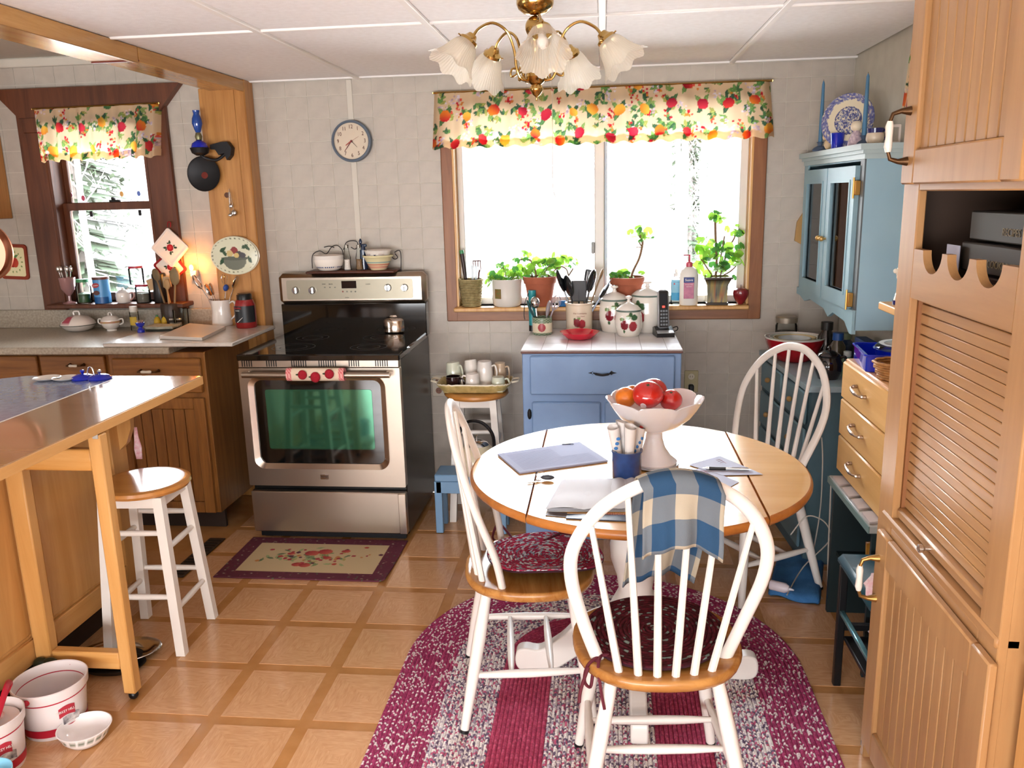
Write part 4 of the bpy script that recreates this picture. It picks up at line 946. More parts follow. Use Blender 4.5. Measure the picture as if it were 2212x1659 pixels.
# ================================================================= BREAKFAST BAR
bar = thing('breakfast_bar', 'maple breakfast bar with grey top and wooden drop leaf on a gate leg', 'bar counter', (0, 0, .0008))
bx = -1.885
obj('body', MB().box(-2.40, bx, 1.2, 2.945, .13, .915, .003), MAPLE, bar)
obj('plinth', MB().box(-2.33, bx-.06, 1.22, 2.88, 0, .13), M('dark_kick', '#2c1c12', .7), bar)
for y0, y1 in ((1.2, 1.30), (1.74, 1.84), (2.30, 2.40), (2.845, 2.947)): obj('stile', MB().box(bx, bx+.014, y0, y1, .13, .915, .003), MAPLE, bar)
for y0, y1 in ((1.30, 1.74), (1.84, 2.30), (2.40, 2.845)):
    obj('rail', MB().box(bx, bx+.0138, y0, y1, .13, .215, .003), MAPLEY, bar); obj('rail', MB().box(bx, bx+.0138, y0, y1, .86, .915, .003), MAPLEY, bar)
    obj('panel', MB().box(bx-.003, bx+.004, y0+.01, y1-.01, .225, .85, .003), MAPLE, bar)
obj('grey_worktop', MB().prism([(-2.60, 1.1), (-1.862, 1.1), (-1.862, 2.965), (-2.26, 2.965), (-2.60, 2.72)], .918, .955), M('blue_grey_laminate', '#8a93ac', .16, col2='#788099', scale=40, coat=.5), bar)
LEAFW = M('bar_leaf_wood', '#a8825c', .13, kind='wood', col2='#8f6c4a', scale=5, axis=0, coat=.7)
obj('leaf_joint', MB().box(-1.8635, -1.858, 1.1, 2.965, .92, .9556), M('pale_edge', '#e8e2dc', .3), bar, smooth=0)
lf = obj('drop_leaf', MB().box(-1.858, -1.536, 1.1, 2.965, .921, .955, .003), LEAFW, bar)
obj('edge_band', MB().box(-1.537, -1.533, 1.1, 2.965, .922, .953, .001).box(-1.858, -1.534, 2.9645, 2.968, .922, .953, .001), MAPLEY, lf)
# corbel
obj('corbel', MB().prism([(bx, .915), (bx+.15, .915), (bx+.10, .88), (bx+.075, .82), (bx+.07, .76), (bx+.045, .70), (bx, .66)], 2.90, 2.925, ax=1), MAPLE, bar, smooth=30)
# gate leg frame
gl = obj('gate_leg', MB().box(-1.575, -1.533, 2.282, 2.322, .028, .918, .004), MAPLE, bar)
obj('hinge_post', MB().box(-1.868, -1.81, 2.282, 2.322, .12, .918, .004), MAPLE, gl)
obj('lower_rail', MB().box(-1.81, -1.575, 2.284, 2.32, .115, .175, .004), M('maple_rail', '#cf9d60', .36, kind='wood', col2='#bb8038', scale=6, axis=0), gl)
obj('upper_rail', MB().box(-1.81, -1.575, 2.286, 2.318, .80, .87, .004), M('maple_rail', '#cf9d60', .36), gl)
obj('caster', MB().ball((-1.553, 2.302, .016), .016, 14), BLACK, gl)
obj('caster', MB().ball((-1.84, 2.27, .135), .03, 14, 1, .5, .8).ball((-1.80, 2.262, .145), .028, 14, 1, .5, .7), M('dark_green_metal', '#2f3526', .35, metal=.4), gl)
p = AY(205, 943, 2.28); obj('plate', MB().box(p.x-.009, p.x+.009, 2.2795, 2.2825, p.z-.009, p.z+.009, .001), M('zinc', '#b9b9b4', .4, metal=.6), gl)
# things on the bar's far end
for u, lab in ((190, 'blue enamel pan lid at the far end of the bar, nearest the grey top'), (226, 'small blue enamel lid with a bright knob beside the wooden leaf')):
    q = AZ(u, 815, .9562); t = thing('pan_lid', lab, 'lid', (q.x, q.y-.03, .9562))
    obj('dome', MB().lathe([(.042, 0), (.044, .004), (.036, .013), (.02, .019), (.001, .021)], 32), COBALT, t); obj('knob', MB().lathe([(.004, .018), (.005, .026), (.009, .030), (.006, .036), (.001, .037)], 14), CHROME if u > 200 else COBALT, t)
q = AZ(208, 816, .956); t = thing('kettle_handle_hoop', 'thin chrome hoop standing between two blue lids on the bar', 'hoop', (q.x, q.y-.03, .956))
obj('hoop', MB().tube(spline([(-.014, 0, 0), (-.013, 0, .03), (-.004, 0, .048), (.008, 0, .044), (.013, 0, .02), (.014, 0, 0)], 5), .0026, 8), CHROME, t)
for u, nme in ((118, 'white saucer lying on the grey bar top, leftmost of two'), (158, 'white saucer lying on the grey bar top, beside the blue lid')):
    q = AZ(u, 815, .956); o = obj('saucer', MB().lathe([(.001, .001), (.03, 0), (.045, .006), (.05, .010), (.047, .011), (.03, .004), (.001, .004)], 36), GWHITE, loc=(q.x, q.y-.045, .956)); tag(o, nme, 'saucer')
# paper tag hanging at the corbel
o = thing('lace_hanging', 'small white and pink paper ornament hanging at the bar corner', 'ornament', (bx+.055, 2.955, .62)); obj('strip', MB().prism([(-.012, 0), (.012, 0), (.016, .05), (.008, .09), (.006, .13), (-.006, .13), (-.01, .08), (-.016, .04)], 0, .003, ax=1), M('pink_white_print', '#ecdde0', .8, col2='#d98a9a', scale=60), o)

# ================================================================= HANGINGS AND COUNTER THINGS
def wallpt(u, v, d=.012): return AY(u, v, YB-d)
# copper pan at the far left
q = AY(-30, 543, 3.58); pn = thing('copper_pan', 'round copper pan hanging at the far left edge of the view', 'pan', (q.x, 3.58, q.z))
COPPER = M('copper', '#c98a70', .28, metal=1)
R90 = Matrix.Rotation(PI/2, 4, 'X')
obj('pan', MB().lathe([(.001, -.03), (.118, -.03), (.128, -.02), (.131, .0), (.135, .002), (.127, .0), (.12, -.018), (.001, -.024)], 48).xf(R90.inverted() @ Matrix.Identity(4)), COPPER, pn)
obj('handle', MB().tube([(0, 0, .12), (0, 0, .3)], [.009, .007], 10), COPPER, pn); obj('hang_hook', MB().tube([(0, 0, .29), (.0, .0, .80)], .004, 6), IRON, pn)
# framed apple picture
a, b = wallpt(-6, 528), wallpt(65, 603)
cv = Canvas(.20, .20, .0025, '#e6dcae'); apple(cv, .10, .095, .035, '#a3241e', '#c04a30'); floralr = random.Random(3)
for k in range(14):
    an = k*.45; cv.ell(.10+.07*math.cos(an), .10+.07*math.sin(an), .010, .005, '#7a8a4a', ang=an, leaf=True)
pic = thing('apple_hot_pad', 'square cloth hot pad with apple and rust border on the wall', 'hot pad', ((a.x+b.x)/2, YB-.006, (a.z+b.z)/2), rot=(0, math.radians(3), 0))
hw_, hh_ = (b.x-a.x)/2, (a.z-b.z)/2
obj('print', MB().grid(lambda u, v: ((u*2-1)*hw_*.84, -.004, (v*2-1)*hh_*.84), 60, 60, cols=lambda u, v: cv.at(u, v)), CLOTHP, pic)
obj('border', framed(rrect(-hw_, hw_, -hh_, hh_, .02), rrect(-hw_*.82, hw_*.82, -hh_*.82, hh_*.82, .012), -.007, .003), M('rust_binding', '#8c3a26', .9, bump=.6, bscale=200), pic)
# potholders on the casing
for (u, v, s, tl, lab, z_) in ((368, 577, .068, 8, 'pot holder with red scalloped edge hanging behind the flowered one', .030), (368, 535, .076, 0, 'white diamond pot holder with red flower on the dark window casing', .042)):
    q = AY(u, v, YB-z_); t = thing('pot_holder', lab, 'pot holder', (q.x, YB-z_, q.z), rot=(0, math.radians(45+tl), 0))
    cv = Canvas(.2, .2, .003, '#e8ddd2')
    for k in range(4):
        an = PI/4+k*PI/2; cv.ell(.1+.045*math.cos(an), .1+.045*math.sin(an), .018, .010, '#27402c', ang=an, leaf=True); cv.ell(.1+.038*math.cos(an+.4), .1+.038*math.sin(an+.4), .010, .006, '#27402c', ang=an+1)
    cv.ell(.1, .1, .028, .028, '#9c1420'); cv.ell(.1, .1, .014, .014, '#c02a30')
    obj('pad', MB().grid(lambda u_, v_: ((u_*2-1)*s*.86, -.005, (v_*2-1)*s*.86), 60, 60, cols=lambda u_, v_: cv.at(u_, v_)), CLOTHP, t)
    obj('binding', framed(rrect(-s, s, -s, s, .012), rrect(-s*.84, s*.84, -s*.84, s*.84, .008), -.008, .003), M('red_binding', '#8c1a1e', .9, bump=.6, bscale=300) if z_ < .04 else M('white_binding', '#e6dcd4', .9), t)
    if z_ > .04: obj('loop', MB().tube(spline([(-s, -.003, s), (-s-.015, -.003, s+.02), (-s-.005, -.003, s+.03), (-s+.01, -.003, s+.01)], 4), .003, 6), M('red_binding', '#8c1a1e', .9), t)
# night light
q = AY(415, 578, YB-.04); nl = thing('night_light', 'small glowing amber night light plugged in the wall by the post', 'night light', (q.x, YB-.02, q.z))
obj('bulb', MB().ball((0, -.03, 0), .011, 14, 1, 1, 1.5), M('lit_amber_bulb', '#ffb040', .3, emis=16), nl); obj('base', MB().box(-.018, .018, -.02, .013, -.05, -.015, .004), WHITE, nl)
lb = bpy.data.lights.new('night_light_glow', 'POINT'); lb.energy = 1.0; lb.color = (1, .36, .06); lb.shadow_soft_size = .015
o = bpy.data.objects.new('night_light_glow', lb); COL.objects.link(o); o.location = (q.x, YB-.075, q.z+.005)
# oil lamp sconce
q = AY(432, 330, YB-.10); oy = YB-.175
ol = thing('wall_oil_lamp', 'black iron wall oil lamp with cobalt blue glass chimney', 'lamp', (q.x, oy, q.z))
R_ = lambda u, v: AY(u, v, oy)-Vector((q.x, oy, q.z))
c0 = R_(432, 325); z1 = R_(432, 238).z
obj('chimney', MB().lathe([(.012, R_(432, 286).z), (.017, R_(432, 280).z), (.026, R_(432, 267).z), (.023, R_(432, 256).z), (.014, R_(432, 246).z), (.018, z1), (.016, z1), (.012, R_(432, 246).z), (.02, R_(432, 257).z), (.022, R_(432, 267).z), (.014, R_(432, 280).z)], 24, (c0.x, 0, 0), caps=False), M('blue_chimney_glass', '#1c56b8', .05, trans=.35, coat=.6), ol)
obj('burner', MB().lathe([(.001, R_(432, 302).z), (.014, R_(432, 302).z), (.018, R_(432, 295).z), (.012, R_(432, 287).z), (.001, R_(432, 286).z)], 20, (c0.x, 0, 0)), M('old_brass', '#7d7a5c', .4, metal=.8), ol)
obj('font_bowl', MB().lathe([(.001, -.002), (.03, 0), (.042, .02), (.036, .04), (.012, R_(432, 302).z), (.001, R_(432, 302).z)], 24, (c0.x, 0, 0)), COBALT, ol)
obj('cup', MB().lathe([(.02, -.018), (.04, -.006), (.048, .018), (.046, .02), (.03, -.002), (.001, -.004)], 24, (c0.x, 0, 0)), IRON, ol)
k1 = [R_(u, v) for u, v in ((447, 312), (470, 306), (484, 305), (494, 318), (492, 335), (484, 345), (478, 330), (466, 334), (458, 322), (448, 322))]
obj('bracket', MB().prism([(p.x, p.z) for p in k1], .03, .07, ax=1), IRON, ol, smooth=0)
obj('arm', MB().tube(spline([(c0.x, 0, -.01), (c0.x+.02, .0, -.03), R_(462, 345)+Vector((0, .03, 0)), R_(478, 330)+Vector((0, .05, 0))], 5), .008, 8), IRON, ol)
rc = R_(430, 375); obj('reflector', MB().lathe([(.001, -.006), (.07, -.006), (.086, .008), (.088, .012), (.08, .006), (.001, .0)], 40).xf(Matrix.Translation((rc.x+.0, .06, rc.z)) @ Matrix.Rotation(PI/2, 4, 'X')), IRON, ol)
obj('rust_spot', MB().lathe([(.001, .001), (.018, .0), (.02, -.001)], 20).xf(Matrix.Translation((rc.x, .0585, rc.z-.01)) @ Matrix.Rotation(PI/2, 4, 'X')), M('rust_red', '#6b2418', .8), ol)
# measuring spoons on the post
py_ = YB-.115
ms = thing('measuring_spoons', 'set of steel measuring spoons hanging on the pine post', 'measuring spoons', (0, 0, 0))
for k, (u0, v0, u1, v1) in enumerate(((495, 408, 498, 440), (497, 415, 505, 455), (494, 415, 497, 460))):
    p, q = AY(u0, v0, py_-.004*k), AY(u1, v1, py_-.004*k)
    s = obj('spoon', MB().tube([p, q], [.0045, .003], 6, flat=.4), CHROME, ms)
    obj('bowl', MB().ball((0, 0, 0), (.011, .015, .010)[k], 16, 1, .5, 1).xf(Matrix.Translation(q+Vector((0, -.002, -.012)))), CHROME, s)
# oval fruit plaque
q = AY(507, 552, YB-.13); cv = Canvas(.26, .2, .0022, '#d6d6bc')
cv.ell(.13, .075, .062, .050, '#6f7468'); cv.rect(.04, .092, .22, .2, '#d6d6bc')
cv.ell(.13, .085, .075, .010, '#5c6258')
for x, y, r, c in ((.13, .125, .02, '#8c3c3c'), (.155, .105, .018, '#4c4a4c'), (.105, .11, .018, '#c8b27c'), (.175, .10, .016, '#4a4c54'), (.14, .10, .014, '#d0b878')): cv.ell(x, y, r, r*.9, c)
for x, y, a_ in ((.07, .13, .6), (.075, .115, 2.2), (.19, .145, .5), (.20, .14, 2.4), (.06, .07, 1.), (.21, .08, 2.)): cv.ell(x, y, .022, .009, '#34503c', ang=a_, leaf=True)
for k in range(30): an = k*.21; cv.ell(.13+.118*math.cos(an), .1+.086*math.sin(an), .003, .003, '#5c5c48')
pq = thing('oval_plaque', 'oval plaque painted with a fruit bowl on the pine post', 'plaque', (q.x, YB-.13, q.z))
def ovl(u, v):
    r = v; a_ = 2*PI*u; return (.128*r*math.cos(a_), -.002-.006*r**3, .098*r*math.sin(a_))
obj('plate', MB().grid(ovl, 90, 40, wrapu=True, cols=lambda u, v: cv.at(.5+.49*v*math.cos(2*PI*u), .5+.49*v*math.sin(2*PI*u))), PAINT, pq, smooth=80)
obj('backing', MB().lathe([(.001, .012), (.1, .012), (.131, .006), (.131, .003), (.001, .004)], 60, sx=1, sy=.76).xf(Matrix.Translation((0, .0135, 0)) @ Matrix.Rotation(PI/2, 4, 'X')), CREAM, pq)

# ---- things on the kitchen window sill
def jar_at(name, label, cat, u, v, Z, prof, mat, n=32, group=None, dy=0):
    if Z > 1.0: q = AY(u, v, 4.235)
    else:
        q = AZ(u, v, Z); q.y += dy
        if q.y > 4.155: q = AY(u, v, 4.155)
    t = thing(name, label, cat, (q.x, q.y, Z+.0005), 0, group); obj('body', MB().lathe(prof, n), mat, t); return t
ZS = 1.0855
PINKG = M('pink_glass', '#cf9a98', .08, trans=.5, coat=.5)
t = jar_at('goblet', 'pink pressed glass goblet full of teaspoons on the kitchen sill', 'goblet', 152, 657, ZS, [(.038, 0), (.036, .003), (.008, .012), (.007, .04), (.02, .055), (.036, .08), (.042, .14), (.039, .14), (.033, .082), (.001, .06)], PINKG)
for k in range(7):
    a_ = k*.9; o = obj('teaspoon', MB().tube([(.01*math.cos(a_), .01*math.sin(a_), .07), (.028*math.cos(a_), .02*math.sin(a_), .165)], [.002, .0025], 6).ball((0, 0, 0), .010, 10, .5, .3, 1.3) if False else MB().tube([(.01*math.cos(a_), .01*math.sin(a_), .07), (.034*math.cos(a_)-.004, .02*math.sin(a_), .172)], [.002, .0025], 6), CHROME)
    o.location = t.location; tag(o, 'steel teaspoon in the pink goblet on the sill', 'spoon', 'teaspoons in the pink goblet')
    mb = MB().ball((.037*math.cos(a_)-.005, .022*math.sin(a_), .186), .013, 10, .8, .4, 1.3); obj('spoon_bowl', mb, CHROME, o)
t = jar_at('pickle_jar', 'glass jar with green lid and green contents on the kitchen sill', 'jar', 184, 653, ZS, [(.001, 0), (.037, 0), (.04, .004), (.04, .09), (.03, .108), (.03, .12), (.026, .12), (.037, .088), (.036, .006), (.001, .005)], CLEAR)
obj('contents', MB().lathe([(.001, .006), (.036, .006), (.036, .05), (.001, .06)], 24), M('green_pickle', '#2f5a2c', .5, col2='#1d3c1e', scale=60), t); obj('lid', MB().lathe([(.032, .114), (.032, .13), (.001, .131)], 28), M('green_lid', '#3f8a58', .4), t)
t = jar_at('tin_can', 'blue coffee creamer canister with red label and dark lid on the sill', 'tin', 224, 655, ZS, [(.001, 0), (.042, 0), (.042, .135), (.001, .135)], M('creamer_blue', '#5aa0d8', .3, col2='#4890cc'))
def lab(parent, r, z0, z1, a0, a1, mat, n=14, name='label'): return obj(name, MB().grid(lambda u, v: (r*math.cos(lerp(a0, a1, u)), r*math.sin(lerp(a0, a1, u)), lerp(z0, z1, v)), n, 1), mat, parent, smooth=80)
lab(t, .0424, .0, .035, -2.9, -.3, M('creamer_dark_blue', '#1c5c9c', .3)); obj('lid', MB().lathe([(.0435, .128), (.0435, .142), (.001, .143)], 32), M('brown_lid', '#5a2c24', .4), t)
obj('emblem', MB().lathe([(.001, .001), (.020, .001), (.021, 0)], 28, sx=1, sy=.62).xf(Matrix.Translation((-.008, -.0425, .098)) @ Matrix.Rotation(PI/2, 4, 'X') @ Matrix.Rotation(.15, 4, 'Z')), M('emblem_red', '#a8343c', .4), t)
text('emblem_lettering', 'Carnation', .0085, GWHITE, t, (-.008, -.0442, .098), (PI/2, -.12, 0)); obj('mug_picture', MB().lathe([(.001, .0008), (.018, .0008), (.018, 0)], 20, sx=1, sy=.7).xf(Matrix.Translation((-.006, -.0425, .058)) @ Matrix.Rotation(PI/2, 4, 'X')), M('cocoa_brown', '#5a3430', .5), t)
t = jar_at('creamer_cup', 'small white sugar pot with gold trim and spoon on the sill', 'pot', 268, 651, ZS, [(.001, 0), (.03, 0), (.038, .012), (.04, .04), (.037, .055), (.034, .055), (.001, .05)], GWHITE)
obj('lid', MB().lathe([(.036, .055), (.02, .068), (.006, .072), (.008, .08), (.001, .083)], 24), GWHITE, t)
obj('handle', MB().tube(spline([(.038, 0, .05), (.058, 0, .052), (.06, 0, .03), (.04, 0, .012)], 5), .004, 8), M('pink_trim', '#b98a84', .3), t); obj('spoon', MB().tube([(.01, 0, .06), (.042, 0, .085)], [.002, .004], 6), CHROME, t)
for u, v, z_, lab_ in ((303, 621, 1.176, 'upper'), (311, 651, ZS, 'lower')):
    t = jar_at('red_lid_jar', 'clear glass jar with thin red lid, %s of the two at the sill end' % lab_, 'jar', u, 651, ZS, [(.001, 0), (.036, 0), (.038, .004), (.038, .082), (.034, .09), (.031, .09), (.035, .08), (.035, .006), (.001, .005)], CLEAR, group='red lidded glass jars')
    obj('lid', MB().lathe([(.036, .086), (.036, .098), (.001, .099)], 28), M('red_lid', '#a82c44', .4), t)
    if lab_ == 'lower': obj('contents', MB().lathe([(.001, .004), (.035, .004), (.035, .05), (.001, .052)], 24), M('grey_grain', '#6a645c', .9, scale=300), t)
    else: t.location.z = ZS+.0995; t.location.x += -.004
t = jar_at('pepper_grinder', 'tall black canister at the right end of the kitchen sill', 'canister', 349, 652, ZS, [(.001, 0), (.034, 0), (.036, .005), (.036, .15), (.032, .156), (.001, .156)], BLACK)
# window sun catchers
for k, (u, v, w_, h_2, c, lab_) in enumerate(((153, 421, .028, .05, '#c06a80', 'pink sun catcher jar on the upper sash, far left'), (180, 428, .03, .03, '#d04a6a', 'small pink and green sun catcher on the upper sash'), (263, 419, .03, .045, '#e0a040', 'amber sun catcher on the upper sash'), (300, 418, .028, .045, '#4060b0', 'blue sun catcher on the upper sash, far right'))):
    q = AY(u, v, YB+.088); o = thing('sun_catcher', lab_, 'sun catcher', (q.x, YB+.088, q.z))
    obj('glass_piece', MB().lathe([(.001, .002), (w_*.5, .002), (w_*.52, 0), (w_*.5, -.002), (.001, -.002)], 16, sx=.7).xf(Matrix.Rotation(PI/2, 4, 'X')), M('suncatch'+str(k), c, .2, trans=.4), o); obj('clear_tile', MB().box(-w_*.45, w_*.45, .002, .004, -h_2*.55, h_2*.45), CLEAR, o, smooth=0)
# ---- things on the kitchen counter
def gl_(z, *k): return z
t = jar_at('butter_dish', 'oval covered white dish with pink roses on the counter', 'dish', 170, 704, cz, [(.001, 0), (.045, 0), (.07, .012), (.092, .035), (.09, .037), (.001, .03)], GWHITE, dy=.03)
cl_ = obj('cover', MB().lathe([(.088, .037), (.08, .055), (.05, .078), (.02, .086), (.001, .087)], 60, paint=lambda a, z, i: srgb('#b0485c') if (i in (1, 2) and -2.3 < (a-2*PI if a > PI else a) < -1.5) else srgb('#ece4dc')), PAINT, t)
obj('rim_line', MB().lathe([(.0925, .034), (.0925, .037), (.09, .0375)], 40, caps=False), M('dark_line', '#4a4a3c', .4), t)
obj('loop_handle', MB().tube(spline([(-.016, 0, .08), (-.02, 0, .10), (-.006, 0, .106), (.012, 0, .102), (.014, 0, .084)], 4), .0045, 8), GWHITE, cl_)
t = jar_at('sugar_bowl', 'white lidded sugar bowl with two ring handles and gold band', 'sugar bowl', 240, 700, cz, [(.001, 0), (.026, 0), (.024, .008), (.04, .02), (.052, .045), (.05, .06), (.047, .062), (.001, .058)], GWHITE, dy=.03)
obj('gold_band', MB().lathe([(.0525, .044), (.0522, .054)], 32, caps=False), M('gold_flower_band', '#b8a05c', .4, col2='#c08078', scale=80), t)
obj('lid', MB().lathe([(.048, .062), (.035, .076), (.012, .082), (.001, .083)], 28), GWHITE, t); obj('loop', MB().tube(spline([(-.01, 0, .08), (-.008, 0, .095), (.006, 0, .095), (.01, 0, .08)], 4), .003, 8), GWHITE, t)
for s in (-1, 1): obj('handle', MB().tube(spline([(s*.048, 0, .06), (s*.068, 0, .062), (s*.07, 0, .042), (s*.05, 0, .032)], 4), .004, 8), GWHITE, t)
t = jar_at('dressing_bottle', 'clear bottle with yellow label and white cap on the counter', 'bottle', 292, 700, cz, [(.001, 0), (.022, 0), (.023, .004), (.023, .10), (.018, .115), (.001, .116)], CLEAR)
lab(t, .0235, .03, .075, -2.6, -.6, M('yellow_label', '#c8a838', .5)); obj('cap', MB().lathe([(.02, .10), (.02, .13), (.001, .131)], 20), WHITE, t)
t = jar_at('toothpick_cup', 'cobalt blue egg cup of toothpicks on the pale counter slab', 'cup', 305, 718, SZ, [(.018, 0), (.018, .012), (.010, .022), (.010, .028), (.019, .036), (.024, .05), (.021, .05), (.001, .036)], COBALT)
for k in range(12): a_ = k*.55; obj('toothpick', MB().tube([(.004*math.cos(a_), .004*math.sin(a_), .038), (.016*math.cos(a_), .014*math.sin(a_), .062)], .0008, 4), M('toothpick_wood', '#d8a888', .7), t)
t = thing('place_mat', 'folded grey green quilted pad on the pale counter slab', 'pad', (*AZ(352, 712, SZ).xy, SZ), math.radians(6)); obj('pad', MB().grid(lambda u, v: ((u-.5)*.15, (v-.5)*.12, .017+.004*math.sin(u*9)*math.sin(v*7)), 12, 12), M('quilt_pad', '#aaa99c', .9, col2='#8c9080', scale=60), t, thick=.012); obj('base', MB().box(-.07, .07, -.055, .055, 0, .009, .003), M('dark_felt', '#34362e', .9), t)
cbd = thing('cutting_board', 'pale thick cutting board lying on the counter slab', 'board', (0, 0, 0)); obj('board', MB().prism([tuple(AZ(u, v, SZ).xy) for u, v in ((345, 732), (437, 736), (488, 711), (410, 704))], SZ+.0003, SZ+.015), M('cutting_board_white', '#cfc6bd', .35), cbd)
for k, u in enumerate((341, 357)):
    t = jar_at('lemon_bottle', 'yellow squeeze lemon, %s of the pair' % ('left' if not k else 'the one beside the salt shaker and last'), 'lemon', u, 700, SZ, [(.001, 0), (.012, .001), (.0175, .014), (.0185, .026), (.014, .042), (.006, .052), (.001, .053)], M('lemon_yellow', '#c8a428', .4, bump=.3, bscale=300), group='yellow lemon bottles'); obj('cap', MB().lathe([(.006, .05), (.006, .06), (.001, .061)], 10), M('green_lid', '#3f8a58', .4), t)
bpy.data.objects['lemon_bottle']['label'] = 'yellow squeeze lemon farther from the salt shaker'; t['label'] = 'yellow squeeze lemon touching the salt shaker'
for k, u in enumerate((372, 388)):
    t = jar_at('salt_shaker', ('glass shaker with steel cap next to the lemon bottles', 'glass shaker with steel cap next to the clear jar')[k], 'shaker', u, 702, SZ, [(.001, 0), (.014, 0), (.015, .004), (.015, .03), (.013, .036), (.001, .036)], CLEAR, group='salt and pepper shakers')
    obj('cap', MB().lathe([(.0145, .034), (.0145, .042), (.008, .047), (.001, .048)], 18), CHROME, t); obj('salt', MB().lathe([(.001, .002), (.0125, .002), (.0125, .02), (.001, .021)], 14), M('salt_fill', '#d8d0c8' if k == 0 else '#8c847c', .9), t)
t = jar_at('glass_canister', 'tall clear glass canister in front of the wooden spoons', 'canister', 393, 702, SZ, [(.001, 0), (.036, 0), (.038, .004), (.04, .088), (.042, .09), (.038, .09), (.036, .006), (.001, .005)], CLEAR, dy=.05)
q = AZ(392, 700, SZ); us = thing('wooden_utensils', 'brown crock of wooden spoons and spatulas beside the pine post', 'utensil crock', (q.x-.03, min(q.y+.12, 4.2), SZ))
obj('crock', MB().lathe([(.001, 0), (.05, 0), (.055, .01), (.055, .11), (.05, .12), (.046, .118), (.001, .1)], 28), M('dark_brown_crock', '#33241a', .4), us)
WS = M('spoon_wood', '#b08a5c', .6, kind='wood', col2='#8c6a40', scale=20, axis=2)
for dx, dy_, L, w_, tp, c in ((-.05, 0, .25, .022, 'o', '#6c5a3c'), (-.02, .02, .21, .03, 'b', '#b89a74'), (.03, 0, .24, .03, 'p', '#8a7450'), (.0, -.02, .2, .018, 'o', '#b08a5c'), (-.075, .01, .2, .028, 'b', '#c0a078')):
    m_ = M('spoon'+c[1:], c, .6, kind='wood', scale=20, axis=2); top = Vector((dx*1.3, dy_, L)); bs = Vector((dx*.3, dy_, .03)); s = obj('wooden_spoon', MB().tube([bs, top], [.006, .005], 8), m_, us)
    obj('blade', (MB().ball((0, 0, 0), w_, 14, 1, .3, 1.6) if tp != 'b' else MB().box(-w_, w_, -.004, .004, -.03, .03, .006)).xf(Matrix.Translation(top+Vector((0, 0, .02))) @ Matrix.Rotation(dx*4, 4, 'Y')), m_, s)
# knife block / dark jar and white pitcher of steel utensils
q = AZ(455, 690, SZ); t = thing('knife_block', 'dark wooden knife block behind the white pitcher', 'knife block', (q.x+.0, q.y+.075, SZ), math.radians(10)); obj('block', MB().prism([(-.05, 0), (.05, 0), (.07, .12), (.0, .2), (-.04, .14)], -.045, .045, ax=1), M('block_wood', '#5a3a20', .5, kind='wood', scale=14, axis=2), t, smooth=0)
for k in range(3): obj('knife_handle', MB().box(-.008, .008, -.03+.03*k-.006, -.03+.03*k+.006, 0, .09, .004).xf(Matrix.Translation((-.01, 0, .17)) @ Matrix.Rotation(-.9+.15*k, 4, 'Y')), BLACK, t)
q = AZ(478, 703, SZ); pt_ = thing('pitcher', 'white ironstone pitcher crowded with steel kitchen tools', 'pitcher', (q.x, q.y+.02, SZ))
def spout(a, r, z, i):
    d = abs((a-PI+PI) % (2*PI)-PI); return (r+(.018*max(0, 1-d/.5) if i in (4, 5, 6) and z > .12 else 0), z)
obj('body', MB().lathe([(.001, 0), (.053, 0), (.055, .01), (.048, .08), (.050, .135), (.047, .135), (.044, .08), (.001, .02)], 48, mod=lambda a, r, z, i: (r+(.02*max(0, 1-abs(a-PI)/.5) if z > .12 else 0), z+(.006*max(0, 1-abs(a-PI)/.5) if z > .12 else 0))), GWHITE, pt_)
obj('handle', MB().tube(spline([(.046, 0, .115), (.07, 0, .125), (.082, 0, .10), (.076, 0, .055), (.05, 0, .03)], 5), .0075, 10, flat=.7), GWHITE, pt_)
def tool(name, label, base, top, fn, mat=CHROME, r=.003, group='steel tools in the white pitcher'):
    o = obj(name, MB().tube([base, top], [r, r*.9], 6), mat); o.location = pt_.location; tag(o, label, 'utensil', group); d = (Vector(top)-Vector(base)).normalized(); fn(o, Vector(top), d); return o
def perp(d): return Matrix.Translation((0, 0, 0)) @ d.to_track_quat('Z', 'Y').to_matrix().to_4x4()
def f_spoon(o, p, d): obj('bowl', MB().ball((0, 0, .03), .024, 16, 1, .35, 1.5).xf(Matrix.Translation(p) @ perp(d)), CHROME, o)
def f_strain(o, p, d): obj('slotted_bowl', MB().tube([(0.022*math.cos(a_), .0, .035+.04*math.sin(a_)) for a_ in [k*PI/10 for k in range(20)]], .005, 6, closed=True).box(-.018, .018, -.001, .001, .0, .07).xf(Matrix.Translation(p) @ perp(d)), CHROME, o)
def f_whisk(o, p, d):
    for k in range(5):
        a_ = k*PI/5; ca, sa = math.cos(a_), math.sin(a_); obj('whisk_wire', MB().tube(spline([(0, 0, 0), (.024*ca, .024*sa, .04), (.018*ca, .018*sa, .066), (-.018*ca, -.018*sa, .066), (-.024*ca, -.024*sa, .04), (0, 0, 0)], 5), .0011, 4).xf(Matrix.Translation(p) @ perp(d)), CHROME, o)
tool('slotted_spoon', 'slotted steel spoon leaning left in the white pitcher', (0, 0, .02), (-.10, 0, .20), f_strain)
tool('slotted_spoon', 'large steel spoon leaning right over the red canister', (0, 0, .02), (.085, -.01, .20), f_spoon)
tool('whisk', 'wire whisk standing upright in the white pitcher', (0, .01, .02), (.025, .015, .20), f_whisk)
tool('serving_spoon', 'steel serving spoon in the middle of the pitcher', (0, 0, .02), (-.03, -.01, .165), f_spoon)
tool('masher', 'wire potato masher with blue grip in the pitcher', (0, 0, .02), (.04, -.015, .18), lambda o, p, d: obj('blue_grip', MB().ball((0, 0, .02), .017, 12, 1, .7, 1.1).xf(Matrix.Translation(p) @ perp(d)), M('utensil_blue', '#2c4f9c', .4), o))
